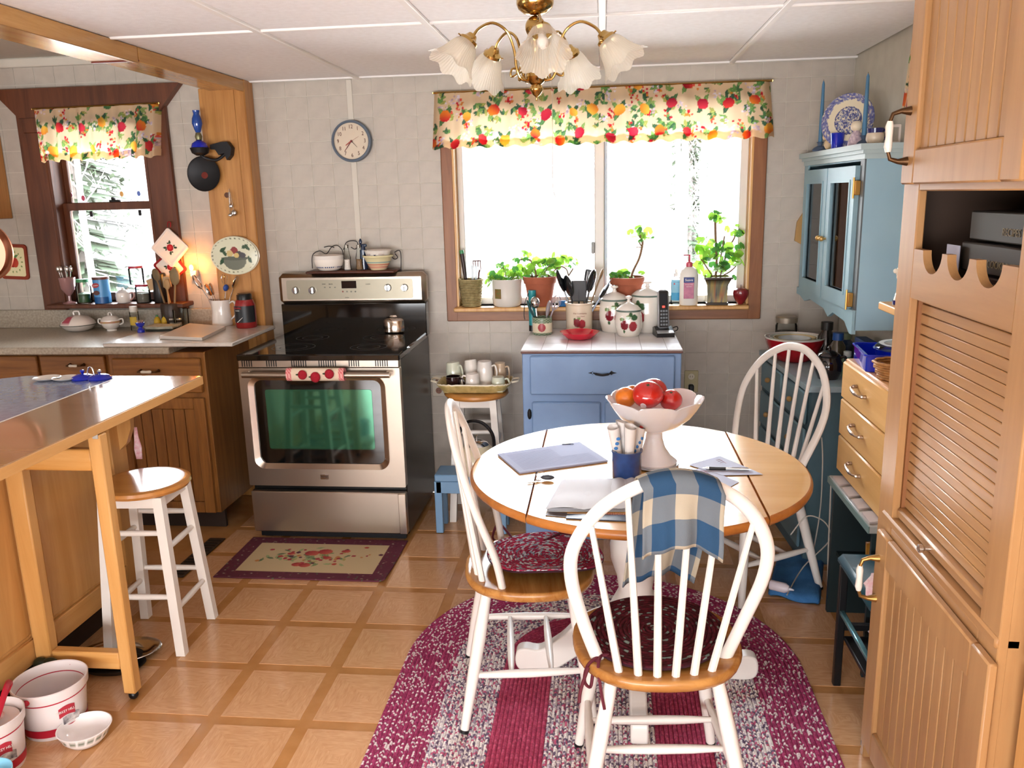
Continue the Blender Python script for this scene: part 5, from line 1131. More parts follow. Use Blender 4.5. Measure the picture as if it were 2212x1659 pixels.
tool('ladle', 'small steel ladle near the pitcher spout', (0, 0, .02), (-.055, .01, .16), f_spoon)
q = AY(521, 690, 4.05); q.z = SZ; t = thing('coffee_canister', 'red plastic coffee canister with black label and lid by the post', 'canister', (q.x, q.y+.06, SZ))
obj('body', MB().lathe([(.001, 0), (.052, 0), (.055, .008), (.052, .12), (.042, .145), (.001, .146)], 36), M('canister_red', '#8c1418', .25, coat=.4), t)
lab(t, .0556, .03, .115, -2.7, -.2, M('label_black', '#1d2024', .4)); obj('lid', MB().lathe([(.038, .14), (.038, .17), (.034, .176), (.001, .176)], 28), BLACK, t)
text('label_lettering', 'FOLGERS', .012, M('label_red', '#c83038', .4), t, (-.018, -.0545, .105), (PI/2, 0, -.32)); text('label_lettering', 'CLASSIC', .007, GWHITE, t, (-.018, -.0548, .092), (PI/2, 0, -.32))
obj('label_streak', MB().box(-.02, .02, -.001, .0, -.0012, .0012).xf(Matrix.Translation((-.008, -.0565, .045)) @ Matrix.Rotation(-.7, 4, 'Y')), GWHITE, t)

# ================================================================= FLOOR THINGS ON THE LEFT
v_ = [AZ(u, v, 0) for u, v in ((478, 1160), (492, 1163), (390, 1245), (375, 1240))]
vt = thing('floor_register', 'dark floor register beside the stove mat', 'vent', (0, 0, .0008)); c_ = (-1.86, 3.36)
obj('plate', MB().box(-1.915, -1.835, 3.18, 3.60, 0, .004, .001), M('register_brown', '#3a2a1a', .5), vt)
for k in range(13): obj('louvre', MB().box(-1.905, -1.845, 3.20+.03*k, 3.212+.03*k, .004, .006), M('register_dark', '#1c140c', .6), vt, smooth=0)
# scatter mat by the stove
cv = Canvas(.80, .46, .003, '#5c2434'); r_ = random.Random(4)
for k in range(420): cv.ell(r_.random()*.8, r_.random()*.46, .006, .0035, r_.choice(['#6f4a4c', '#8a6a5c', '#4c1c2c', '#74333f', '#9a8a74', '#4f5a44']), ang=r_.random()*3)
cv.rect(.075, .07, .725, .39, '#c8b088')
for k in range(55):
    x, y = .40+r_.gauss(0, .12), .235+r_.gauss(0, .045); a_ = r_.random()*6; cv.ell(x, y, .022, .008, r_.choice(['#7a8a5c', '#93a070', '#5f7050', '#a89a60']), ang=a_, leaf=True)
for k in range(40):
    x, y = .40+r_.gauss(0, .14), .235+r_.gauss(0, .055); rr = r_.uniform(.006, .013); cv.ell(x, y, rr, rr, r_.choice(['#9a2c3c', '#b04a3c', '#c0804a', '#5c2a3c', '#a83a44']))
for x, y, rr in ((.37, .28, .036), (.43, .30, .036), (.34, .15, .026), (.38, .145, .028), (.53, .31, .022), (.27, .27, .018), (.46, .23, .02)): cv.ell(x, y, rr, rr*.8, '#9c2a34', shade='#c8604c')
mat_ = obj('kitchen_mat', MB().grid(lambda u, v: (lerp(-1.70, -.93, u)+(.03 if v > .5 else 0)*0, lerp(3.185, 3.615, v), .0045+(.012*max(0, (u-.95)/.05)**2*max(0, 1-v*3))), 250, 144, cols=lambda u, v: cv.at(u, v)), CLOTHP, smooth=180, thick=.005)
tag(mat_, 'rectangular mat with fruit basket print and maroon border before the stove', 'mat')
# pet tray under the bar
q = AZ(262, 1412, 0); t = thing('pet_tray', 'oval silver tray on the floor under the bar leg', 'tray', (q.x-.0, q.y-.02, .001), math.radians(20))
obj('tray', MB().lathe([(.001, .003), (.10, .003), (.125, .02), (.15, .024), (.152, .022), (.125, .014), (.10, 0), (.001, 0)], 56, sx=1.0, sy=.62), CHROME, t); obj('dark_food', MB().lathe([(.001, .006), (.08, .005), (.085, .0035)], 32, sx=1.0, sy=.6), M('dark_kibble', '#1d1510', .9, bump=1, bscale=120), t)
q = AZ(240, 1445, 0); o = obj('pan_shadow_dish', MB().lathe([(.001, .003), (.08, .003), (.10, .02), (.103, .02), (.083, 0), (.001, 0)], 40, sx=1.2, sy=.7), M('tray_shadow_dark', '#15110e', .4)); o.location = (q.x, q.y+.01, .001); tag(o, 'dark dish standing in for the shadow beside the silver tray', 'pan'); o.name = 'tray_shadow_dish'  # dark dish stands in for the silver tray's cast shadow
# ice cream buckets and bowl
def bucket(label, x, y, rz, R, H, full):
    t = thing('plastic_bucket', label, 'bucket', (x, y, .001), rz, 'white and red plastic ice cream buckets')
    P = [(.001, 0), (R*.83, 0), (R*.85, .006), (R*.97, H*.82), (R*1.03, H*.83), (R*1.05, H*.99), (R*1.02, H), (R*.99, H*.985), (R*.94, H*.8), (R*.82, .012), (.001, .010)]
    PB = M('bucket_plastic', '#e2d8d6', .3, sub=.1); obj('pail', MB().lathe(P, 56), PB, t); RD = M('bucket_red', '#b01830', .4)
    obj('red_line', MB().lathe([(R*.960, H*.75), (R*.9635, H*.775)], 56, caps=False), RD, t); obj('red_base_band', MB().lathe([(R*.872, H*.08), (R*.90, H*.24)], 56, caps=False), RD, t)
    obj('inner_line', MB().lathe([(R*.93, H*.78), (R*.932, H*.80)], 56, caps=False), RD, t)
    for s in (-1, 1): obj('handle_lug', MB().ball((0, s*R*1.06, H*.90), .010, 12), RD, t)
    if full: obj('lid_print', MB().lathe([(R*.45, H*.93), (R*.001, H*.935)], 40, caps=False), M('bucket_art_red', '#b8444c', .5, col2='#e8e0dc', scale=22), t)
    obj('food', MB().lathe([(R*.88, H*(.86 if full else .32)), (.001, H*(.865 if full else .33))], 40, caps=False), M('lid_plastic', '#e6dcda', .35) if full else M('mixed_food', '#5a3c34', .9, col2='#8c2c34', scale=18, bump=.6, bscale=60), t)
    # printed emblem on the wall facing the room
    for da, w_, z0, z1, m_ in ((0, .5, .42, .62, M('emblem_oval_red', '#b02c3c', .4)), (.12, .55, .26, .42, M('emblem_cow_dark', '#4a4650', .5, col2='#d8d0cc', scale=50))):
        obj('printed_emblem', MB().grid(lambda u, v: ((R*lerp(.875, .965, lerp(z0, z1, v)/.8)+.001)*math.cos(-.55-rz+da+(u-.5)*w_), (R*lerp(.875, .965, lerp(z0, z1, v)/.8)+.001)*math.sin(-.55-rz+da+(u-.5)*w_), H*(lerp(z0, z1, v)+.04*math.sin(PI*u))), 10, 2), m_, t, smooth=80)
    text('emblem_lettering', 'TURKEY HILL', .012, GWHITE, t, (R*.955*math.cos(-.62-rz), R*.955*math.sin(-.62-rz), H*.55), (math.radians(94), 0, -.62-rz+PI/2), sx=.8)
    return t
b1 = bucket('white bucket with red bands and food inside, behind the other bucket', -1.725, 2.15, .0, .104, .165, False)
b2 = bucket('white bucket with raised red handle, nearest the lower left corner', -1.775, 1.95, .3, .088, .17, True)
obj('bail', MB().tube(spline([(0, .1, .157), (.035, .085, .215), (.055, .02, .245), (.05, -.05, .20), (.035, -.095, .155)], 7), .0045, 8, flat=2), M('bucket_red', '#b01830', .4), b2)
q = AZ(186, 1612, 0); o = thing('pet_bowl', 'small white bowl with green leaf band on the floor by the buckets', 'bowl', (q.x-.015, q.y+.025, .001))
obj('basin', MB().lathe([(.001, 0), (.045, 0), (.05, .003), (.066, .022), (.0705, .034), (.078, .050), (.075, .051), (.06, .022), (.04, .007), (.001, .006)], 72, paint=lambda a, z, i: srgb('#6f7a6a') if (i == 4 and int(a*26) % 3) else srgb('#ece6e4')), PAINT, o)
q = AY(-12, 1659, 1.7); o = thing('blue_bin', 'sliver of a pale blue bin at the lower left edge', 'bin', (-1.675, 1.80, .001)); obj('bin', MB().lathe([(.001, 0), (.05, 0), (.06, .1), (.062, .1), (.056, .004), (.001, .004)], 24), M('pale_blue_plastic', '#8cc8e0', .4), o)

# ================================================================= BLUE CABINET UNDER THE WINDOW
kx, KX, ky = -.373, .350, 3.685
bc = thing('storage_cabinet', 'pale blue painted cabinet with white tiled top under the window', 'cabinet', (0, 0, .0008))
obj('carcass', MB().box(kx+.004, KX-.004, ky, YB-.004, .0, .90, .004), BLUEP, bc)
zf = lambda v: AY(1300, v, ky).z
xf_ = lambda u: AY(u, 810, ky).x
dr = obj('drawer', MB().box(xf_(1145), xf_(1457), ky-.018, ky-.001, zf(852), zf(768), .006), BLUEP, bc)
dz = zf(804); xm = (xf_(1272)+xf_(1331))/2
h_ = obj('handle', MB().tube(spline([(xm-.04, ky-.022, dz), (xm-.03, ky-.035, dz-.002), (xm, ky-.04, dz-.006), (xm+.03, ky-.035, dz-.002), (xm+.04, ky-.022, dz)], 5), [.003]*5+[.0055]*10+[.003]*6, 8), IRON, dr)
for s in (-1, 1): obj('spade_plate', MB().prism([(xm+s*.040-.009*1, dz), (xm+s*.040, dz+.010), (xm+s*.048, dz+.004), (xm+s*.064, dz), (xm+s*.048, dz-.004), (xm+s*.040, dz-.010)], ky-.0215, ky-.018, ax=1), IRON, h_, smooth=0)
for a, b, hs in ((xf_(1148), xf_(1297), -1), (xf_(1306), xf_(1457), 1)):
    d_ = obj('door', MB().box(a, b, ky-.018, ky-.001, .09, zf(868), .006), BLUEP, bc)
    for z in (zf(895), .18): obj('hinge', MB().ball(((a-.012) if hs < 0 else (b+.012), ky-.006, z), .010, 10, 1, .8, 2.6), IRON, d_)
obj('top_board', MB().box(kx-.001, KX+.001, ky-.012, YB-.004, .90, .911, .003), M('tile_edge_wood', '#6c4a44', .5), bc)
TILEW = M('white_glazed_tile', '#eceaee', .35, col2='#e4e2e8', coat=.15)
obj('grout_bed', MB().box(kx, KX, ky-.011, YB-.005, .911, .9165), M('grey_grout', '#b5b0b0', .8), bc)
xs = [kx]+[-.281+.1128*i for i in range(6)]+[KX]; ys = [ky-.011, 3.735, 3.848, 3.961, 4.074, 4.187, YB-.005]
for i in range(len(xs)-1):
    for j in range(len(ys)-1): obj('tile', MB().box(xs[i]+.0012, xs[i+1]-.0012, ys[j]+.0012, ys[j+1]-.0012, .912, .918, .0012), TILEW, bc, smooth=0)
ZB = .9183
def on(u, v, Z, ymax=4.2):
    q = AZ(u, v, Z)
    if q.y > ymax: q = AY(u, v, ymax)
    return Vector((q.x, q.y, Z+.0004))
# crock painter: apples and leaves on the wall facing the room
def apple_crock(cr_apples, band=None):
    def f(a, z, i):
        aa = a+PI/2; aa = (aa+PI) % (2*PI)-PI
        if band and band(z): return srgb('#5c7055') if (int(z*900)+int(aa*30)) % 2 else srgb('#93a08a')
        for (ca, cz_, ra, rz_, c) in cr_apples:
            if ((aa-ca)/ra)**2+((z-cz_)/rz_)**2 < 1:
                return srgb(c)
        return None
    return f
def painted(prof, ap, base='#e6dccb', band=None, n=110, m=5):
    P = []
    for i in range(len(prof)-1):
        L = math.hypot(prof[i+1][0]-prof[i][0], prof[i+1][1]-prof[i][1]); k = max(1, int(L/.0028))
        for q in range(k): P.append((lerp(prof[i][0], prof[i+1][0], q/k), lerp(prof[i][1], prof[i+1][1], q/k)))
    P.append(prof[-1]); f = apple_crock(ap, band); rmax = max(p[0] for p in prof)
    return MB().lathe(P, n, paint=lambda a, z, i: (f(a, z, i) if P[i][0] > rmax*.62 else None) or srgb(base))
DK, MDR, GL, GD = '#7c1c28', '#9c3038', '#6f8a4c', '#3c5f3c'
def two_apples(z, s=1.0, off=0.0, R=.05):
    k = .05/R
    return [(off-.26*k*s, z, .23*k*s, .0135*s, DK), (off+.24*k*s, z-.004*s, .24*k*s, .014*s, MDR), (off-.05*k*s, z+.021*s, .14*k*s, .006*s, GL), (off+.32*k*s, z+.021*s, .20*k*s, .008*s, GD), (off-.42*k*s, z+.016*s, .14*k*s, .005*s, GL), (off+.1*k*s, z+.029*s, .12*k*s, .006*s, GD), (off-.3*k*s, z-.018*s, .07*k*s, .005*s, GD)]
q = on(1172, 722, ZB); t = thing('apple_crock', 'small crock with one apple and green sponged rim on the tiled top', 'crock', q)
obj('body', painted([(.001, 0), (.045, 0), (.050, .006), (.050, .085), (.048, .088), (.044, .086), (.043, .02), (.001, .018)], [(0, .040, .40, .021, '#a03c44'), (.05, .066, .1, .004, GD)], '#ddd2b8', band=lambda z: z > .062 or z < .014), PAINT, t)
CUT = [((-.02, 0, .03), (-.035, .0, .16), 'ball'), ((.012, 0, .03), (.03, .0, .13), 'oval'), ((.02, .01, .03), (.065, .01, .15), 'whisk'), ((-.02, .01, .03), (-.06, .01, .13), 'dark')]
for k, (a, b, ty) in enumerate(CUT):
    m_ = CLEAR if ty in ('oval', 'whisk') else (CHROME if ty == 'ball' else M('teal_dark', '#2c5458', .4))
    if ty == 'whisk': m_ = M('pale_clear_plastic', '#d8ccd4', .1, trans=.5)
    if ty == 'oval': m_ = M('pale_clear_plastic', '#d8ccd4', .1, trans=.5)
    o = obj(('scoop', 'plastic_spoon', 'balloon_whisk', 'peeler')[k], MB().tube([a, b], .004, 6), m_, loc=q); tag(o, ('round steel scoop in the small apple crock', 'clear plastic spoon in the small apple crock', 'pale whisk leaning right in the small apple crock', 'dark teal spatula leaning left in the small apple crock')[k], 'utensil', 'tools in the small apple crock')
    B = Vector(b); d = (B-Vector(a)).normalized()
    if ty == 'whisk':
        for g in range(4): ca, sa = math.cos(g*PI/4), math.sin(g*PI/4); obj('wire', MB().tube(spline([(0, 0, -.04), (.022*ca, .022*sa, .0), (.02*ca, .02*sa, .03), (0, 0, .045), (-.02*ca, -.02*sa, .03), (-.022*ca, -.022*sa, 0), (0, 0, -.04)], 4), .0016, 5).xf(Matrix.Translation(B) @ perp(d)), m_, o)
    else: obj('head', MB().ball((0, 0, 0), {'ball': .03, 'oval': .028, 'dark': .022}[ty], 18, 1, .4 if ty != 'ball' else .8, {'ball': 1, 'oval': 1.5, 'dark': 2.1}[ty]).xf(Matrix.Translation(B) @ perp(d)), m_, o)
q = on(1150, 711, ZB); t = thing('flashlight', 'teal cylinder with black foot and wrist strap behind the small apple crock', 'flashlight', (q.x, q.y+.02, q.z))
obj('tube', MB().lathe([(.001, .03), (.018, .03), (.019, .10), (.019, .175), (.02, .178), (.02, .21), (.001, .211)], 28), M('teal_metal', '#2f9098', .3), t); obj('foot', MB().lathe([(.001, 0), (.019, 0), (.019, .03), (.001, .031)], 24), BLACK, t)
obj('strap', MB().tube(spline([(-.015, -.01, .20), (-.035, -.015, .15), (-.042, -.015, .09), (-.038, -.015, .06)], 6), .002, 6), IRON, t)
q = on(1251, 717, ZB); t = thing('utensil_crock', 'tall cream crock with apples holding black cooking tools', 'crock', (q.x, q.y+.02, q.z)); uc = t
obj('body', painted([(.001, 0), (.062, 0), (.066, .006), (.068, .138), (.072, .142), (.072, .15), (.066, .15), (.062, .14), (.060, .02), (.001, .018)], [(-.14, .052, .28, .021, DK), (.24, .046, .30, .022, MDR), (-.32, .06, .10, .018, GD), (.0, .075, .14, .006, GL), (.42, .038, .12, .005, GL), (-.1, .035, .2, .004, GL)], '#dccdb6'), PAINT, t)
text('crock_lettering', "The Cookware's", .010, M('crock_brown', '#8c4a3c', .5), t, (.006, -.0685, .100), (PI/2, 0, 0)); text('crock_lettering', 'best friend', .009, M('crock_brown', '#8c4a3c', .5), t, (.010, -.0683, .086), (PI/2, 0, 0))
NY = M('black_nylon', '#15171a', .25, coat=.3)
for k, (dx, dy_, L, ty, lab_) in enumerate(((-.085, 0, .27, 'spoon', 'black nylon ladle leaning far left'), (-.05, -.03, .255, 'slot', 'black slotted spoon in front'), (.0, -.02, .24, 'turner', 'black nylon turner standing upright'), (.045, .03, .30, 'rack', 'black slotted spatula with open tines at the back'), (.06, -.03, .27, 'spoon', 'large black nylon spoon in front right'), (.105, .0, .30, 'wood', 'brown wooden spoon beside the black tools'), (.115, .01, .215, 'ladle', 'dark ladle leaning far right'), (.135, -.01, .25, 'knife', 'grey spreader leaning far right'))):
    a, b = Vector((dx*.25, dy_*.5, .05)), Vector((dx, dy_, L-.03)); m_ = M('grey_blue_nylon', '#8a98b0', .3) if ty == 'knife' else (M('spoon#8a6a48', '#8a6a48', .6) if ty == 'wood' else NY)
    o = obj('cooking_tool', MB().tube([a, b], .0045, 6), m_, loc=uc.location); tag(o, lab_+' in the tall apple crock', 'utensil', 'black cooking tools'); d = (b-a).normalized(); X = Matrix.Translation(b) @ perp(d)
    if ty in ('spoon', 'wood', 'ladle'): s_ = {'spoon': .045, 'wood': .024, 'ladle': .036}[ty]; obj('bowl', MB().ball((0, 0, .02), s_, 18, 1, .35, 1.35).xf(X), m_, o)
    elif ty == 'slot': obj('bowl', MB().ball((0, 0, .01), .052, 20, 1, .3, 1.1).xf(X), m_, o)
    elif ty == 'turner': obj('blade', MB().box(-.038, .038, -.003, .003, -.055, .05, .003).xf(X), m_, o)
    elif ty == 'knife': obj('blade', MB().ball((0, 0, .0), .014, 12, 1, .3, 4).xf(X), m_, o)
    else:
        obj('head', framed(rrect(-.042, .042, -.045, .04, .015), rrect(-.034, .034, -.02, .032, .008), -.002, .002).xf(X), m_, o)
        for g in range(4): obj('tine', MB().box(-.026+.017*g-.003, -.026+.017*g+.003, -.0019, .0019, -.04, .036).xf(X), m_, o)
q = on(1252, 732, ZB); t = thing('red_dish', 'shiny red four lobed dish on the front of the tiled top', 'dish', (q.x, q.y, q.z))
def lob(a, r, z, i): return (r*(1+.09*abs(math.cos(2*a))**.7) if i > 1 else r, z)
obj('basin', MB().lathe([(.001, 0), (.045, 0), (.06, .006), (.086, .034), (.088, .036), (.084, .035), (.058, .010), (.001, .005)], 72, mod=lob), M('cherry_red_plastic', '#e01438', .15, coat=.6, sub=.2), t)
for u, v, R_, H_, lab_, ap in ((1398, 718, .084, .245, 'largest white apple canister, behind the phone', two_apples(.092, 2.1, -.80, .084)), (1327, 717, .077, .215, 'middle sized white apple canister at the back', two_apples(.088, 1.95, .0, .077)), (1358, 727, .067, .165, 'smallest white apple canister in front', two_apples(.060, 1.75, .0, .067))):
    q = on(u, v, ZB, 4.19); t = thing('apple_canister', lab_, 'canister', (q.x, q.y+(.02 if R_ > .07 else .03), q.z), 0, 'white apple canisters'); hb = H_*.74
    obj('body', painted([(.001, 0), (R_*.72, 0), (R_*.8, .006), (R_*.97, hb*.35), (R_, hb*.55), (R_*.95, hb*.85), (R_*.86, hb), (R_*.8, hb), (R_*.8, hb*.9), (.001, hb*.88)], ap, '#ebe5da'), PAINT, t)
    l_ = obj('lid', MB().lathe([(R_*.90, hb), (R_*.93, hb+.004), (R_*.90, hb+.010), (R_*.66, hb+.026), (R_*.3, hb+.038), (R_*.16, hb+.042), (R_*.13, hb+.05), (R_*.001, hb+.052)], 44), GWHITE, t)
    obj('green_rim', MB().lathe([(R_*.905, hb-.001), (R_*.94, hb+.001), (R_*.94, hb+.005), (R_*.92, hb+.008)], 44, caps=False), M('sage_rim', '#5f7268', .3), l_); obj('knob', MB().lathe([(R_*.12, hb+.046), (R_*.10, hb+.056), (R_*.26, hb+.064), (R_*.22, hb+.072), (.001, hb+.074)], 24), GWHITE, l_)
    obj('knob_cap', MB().lathe([(R_*.225, hb+.0715), (R_*.001, hb+.0755)], 24), M('sage_rim', '#5f7268', .3), l_)
q = on(1432, 727, ZB, 4.15); t = thing('cordless_phone', 'silver and black cordless phone standing in its charger', 'phone', (q.x+.005, q.y+.02, q.z), math.radians(8))
obj('cradle', MB().prism([(-.045, 0), (.055, 0), (.055, .028), (.02, .036), (-.045, .016)], -.035, .035, ax=0).xf(Matrix.Rotation(0, 4, 'Z')), BLACK, t, smooth=20)
obj('cradle_top', MB().prism([(-.044, .0165), (.0, .026), (.0, .028), (-.044, .019)], -.033, .033, ax=0), M('silver_plastic', '#c4c6ca', .3, metal=.5), t)
t.scale = (1.22, 1.1, 1.22)
HX = Matrix.Translation((0, .005, .028)) @ Matrix.Rotation(-.16, 4, 'X')
hs_ = obj('handset', MB().box(-.023, .023, -.010, .012, 0, .155, .009).xf(HX), M('silver_plastic', '#c4c6ca', .3, metal=.5), t)
obj('face', MB().box(-.0185, .0165, -.0115, -.0095, .006, .15, .004).xf(HX), BLACK, hs_); obj('screen', MB().box(-.0145, .0125, -.0123, -.0114, .095, .138, .002).xf(HX), M('phone_screen', '#2b3036', .1), hs_); obj('message_light', MB().box(-.006, .004, -.0125, -.0114, .083, .091, .002).xf(HX), M('red_light', '#ff3a30', .3, emis=2.0), hs_)
for i in range(3):
    for j in range(5): obj('key', MB().box(-.0145+i*.0105, -.0065+i*.0105, -.0125, -.0114, .012+j*.0135, .020+j*.0135, .001).xf(HX), M('phone_key', '#7c8288', .4), hs_)
obj('cord', MB().tube(spline([(.035, .04, .02), (.06, .04, .03), (.065, .05, .015), (.045, .055, .006)], 5), .002, 6), BLACK, t)

# ================================================================= THINGS ON THE LARGE WINDOW SILL
ZW = 1.0405; SY = YB-.005
def sill(u, y=SY): p = AY(u, 660, y); return Vector((p.x, y, ZW))
# woven basket with garden tools
q = sill(1019); t = thing('woven_basket', 'tall woven basket of garden tools at the left end of the sill', 'basket', q)
bmb = MB(); nr = 15; ns = 20
for j in range(nr):
    z = .006+j*.0088; r = lerp(.045, .060, j/nr); bmb.tube([(( r+.0025*(1 if (k+j) % 2 else -1))*math.cos(2*PI*k/ns), (r+.0025*(1 if (k+j) % 2 else -1))*math.sin(2*PI*k/ns), z) for k in range(ns)], .0047, 5, closed=True)
o = obj('weave', bmb, M('basket_reed', '#a8996c', .8, col2='#7f7048', scale=60), t, smooth=80); o['kind'] = 'stuff'
obj('lining', MB().lathe([(.001, .004), (.043, .004), (.057, .135), (.055, .135), (.04, .01)], 24), M('basket_dark', '#6b5c3c', .9), t); obj('rim', MB().tube([(.0615*math.cos(k*PI/12), .0615*math.sin(k*PI/12), .138) for k in range(24)], .006, 8, closed=True), M('basket_reed', '#a8996c', .8), t)
o = obj('garden_trowel', MB().tube([(-.02, 0, .05), (-.033, .0, .20), (-.042, .0, .275)], [.005, .011, .012], 10), M('dark_handle', '#2c1a18', .4), loc=q); tag(o, 'garden tool with dark handle and green tip in the sill basket', 'garden tool'); obj('green_tip', MB().tube([(-.042, 0, .274), (-.0445, 0, .292)], [.0122, .011], 10), M('green_tip', '#3f8a5c', .4), o)
o = obj('garden_fork', MB().tube([(.03, .01, .06), (.042, .01, .17), (.048, .01, .19)], .004, 8), M('rusty_iron', '#5a3630', .6, metal=.4), loc=q); tag(o, 'small hand fork with square tines in the sill basket', 'garden tool'); obj('fork_head', MB().box(.012, .055, .006, .012, .232, .238).box(.012, .016, .006, .012, .20, .236).box(.024, .028, .006, .012, .205, .236).box(.037, .041, .006, .012, .205, .236).box(.050, .054, .006, .012, .19, .236), M('rusty_iron', '#5a3630', .6), o)
o = obj('plant_labels', MB().box(.006, .018, -.012, -.010, .07, .215, .001).box(.022, .034, .0, .002, .07, .21, .001), M('white_blue_plastic', '#c8d4dc', .3), loc=q); o.name = 'plant_marker'; tag(o, 'pale plastic plant markers in the sill basket', 'plant marker')
# plants
def leafmesh(s=1.0):
    mb = MB(); n = 16; vs = [(0, 0, 0)]
    for k in range(n+1):
        a = .28+(2*PI-.56)*k/n; r = s*(1+.07*math.cos(6*a))*(.9 if k in (0, n) else 1); vs.append((r*math.sin(a)*-1, r*math.cos(a)*-1+0, .10*s*(1-math.cos(2*a))*.5+.1*s))
    return mb.add(vs, [(0, k, k+1) for k in range(1, n+1)])
LM = [None, None]
def plant(name, label, q, stems, leaves, potfn, seed, mats=(LEAF, LEAF2), plane=SY, smin=.014, smax=.026):
    t = thing(name, label, 'potted plant', q); potfn(t); r = random.Random(seed)
    for pts, rad in stems:
        P = [AY(u, v, plane+dy_)-q for u, v, dy_ in pts]; obj('stem', MB().tube(spline(P, 4), rad, 6), STEM, t)
    n = 0
    for (u, v, s, c) in leaves:
        k = 1 if c == 'd' else 0; key = LM[k]
        if key is None: o = obj('leaf', leafmesh(1.0), mats[k], t, smooth=80); LM[k] = o
        else: o = key.copy(); COL.objects.link(o); o.parent = t
        P = AY(u, v, plane+r.uniform(-.045, .03))-q; o.location = P; o.scale = (s, s, s); o.rotation_euler = (r.uniform(.2, 1.45), r.uniform(-.6, .6), r.uniform(-1.2, 1.2)); n += 1
    return t
def cluster(r, u, v, ru, rv, n, s0=.014, s1=.024, pd=.35):
    out = []
    for k in range(n):
        a = r.random()*6.28; d = r.random()**.5; out.append((u+ru*d*math.cos(a), v+rv*d*math.sin(a), r.uniform(s0, s1), 'd' if r.random() < pd else 'l'))
    return out
rp_ = random.Random(12)
def pot_enamel(t):
    obj('pot', MB().lathe([(.001, 0), (.062, 0), (.074, .012), (.079, .05), (.081, .138), (.083, .142), (.077, .142), (.074, .05), (.001, .03)], 44), M('enamel_white', '#d8d4cc', .25, coat=.4), t); obj('soil', MB().lathe([(.077, .128), (.001, .132)], 24, caps=False), SOIL, t)
    lab(t, .0800, .045, .095, -2.35, -1.85, M('green_decal', '#5f6f38', .5, col2='#8a5a30', scale=90), name='decal')
q = sill(1096); plant('geranium', 'geranium in a white enamel pot on the sill', q, [([(1090, 612, 0), (1092, 590, 0), (1085, 575, 0)], .003), ([(1100, 612, 0), (1112, 590, 0), (1108, 575, 0)], .003), ([(1095, 612, 0), (1070, 600, -.02)], .002), ([(1112, 606, 0), (1122, 590, 0)], .002)],
    cluster(rp_, 1085, 590, 26, 20, 30)+cluster(rp_, 1062, 612, 10, 16, 7)+cluster(rp_, 1125, 585, 14, 16, 8)+cluster(rp_, 1060, 568, 4, 4, 1, .010, .012), pot_enamel, 1)
def pot_terra(t):
    obj('pot', MB().lathe([(.001, 0), (.056, 0), (.074, .115), (.083, .117), (.088, .152), (.082, .153), (.078, .12), (.06, .02), (.001, .015)], 40), TERRA, t); obj('soil', MB().lathe([(.08, .138), (.001, .142)], 24, caps=False), SOIL, t)
q = sill(1167); plant('geranium', 'broad bushy geranium in a terracotta pot, middle of the sill', q, [([(1160, 607, 0), (1155, 580, 0), (1145, 562, 0), (1122, 561, 0)], .0045), ([(1170, 607, 0), (1178, 585, 0), (1190, 572, 0)], .004), ([(1180, 606, 0), (1205, 578, 0), (1222, 580, 0), (1228, 595, 0)], .003), ([(1152, 600, 0), (1140, 575, 0)], .003), ([(1228, 596, 0), (1238, 580, 0)], .003)],
    cluster(rp_, 1172, 580, 36, 22, 46)+cluster(rp_, 1120, 560, 14, 6, 5, .010, .016)+cluster(rp_, 1137, 552, 8, 10, 4)+cluster(rp_, 1205, 562, 20, 14, 12)+cluster(rp_, 1138, 590, 16, 14, 10)+cluster(rp_, 1232, 572, 20, 14, 10, .010, .017, .2), pot_terra, 2)
def pot_low(t):
    obj('pot', MB().lathe([(.001, 0), (.055, 0), (.078, .105), (.086, .107), (.09, .142), (.084, .143), (.08, .11), (.06, .02), (.001, .015)], 40), TERRA, t); obj('soil', MB().lathe([(.082, .128), (.001, .132)], 24, caps=False), SOIL, t)
q = sill(1354); plant('geranium', 'leggy geranium with one tall bent stem in terracotta behind the canisters', q, [([(1363, 612, 0), (1366, 590, 0), (1380, 560, 0), (1386, 538, 0), (1388, 520, 0), (1382, 508, 0)], .0055), ([(1388, 536, 0), (1380, 522, 0)], .003), ([(1386, 534, 0), (1374, 534, 0)], .002), ([(1350, 612, 0), (1345, 598, 0)], .003)],
    cluster(rp_, 1345, 598, 20, 12, 18)+cluster(rp_, 1384, 508, 18, 14, 14, .013, .02, .2)+[(1400, 500, .024, 'l'), (1379, 492, .02, 'l'), (1362, 502, .019, 'l'), (1374, 519, .02, 'l'), (1386, 590, .018, 'l'), (1410, 514, .010, 'd'), (1326, 594, .02, 'l')], pot_low, 3)
def pot_paint(t):
    sq = MB(); R_ = [(.062, 0), (.062, .012), (.057, .014), (.056, .05), (.060, .10), (.074, .128), (.080, .130), (.080, .140), (.073, .140), (.066, .125), (.052, .10), (.05, .03), (.001, .03)]
    def md(a, r, z, i):
        k = max(abs(math.cos(a)), abs(math.sin(a))); return (r*(1/k)*.94*.93, z)
    obj('pot', MB().lathe([(p[0], p[1]) for p in R_], 48, mod=md, paint=lambda a, z, i: srgb('#2b2018') if i in (0, 1, 5, 6, 7) else srgb(rnd.choice(['#8a8468', '#9c8c5c', '#7c7a64', '#a8965c', '#6c6c58', '#a07050', '#4c5058']))), PAINT, t); obj('soil', MB().box(-.052, .052, -.052, .052, .12, .128), SOIL, t)
q = sill(1546); tl = ([(1546, 598, 0), (1548, 560, 0), (1546, 520, 0), (1545, 475, 0)], .0055)
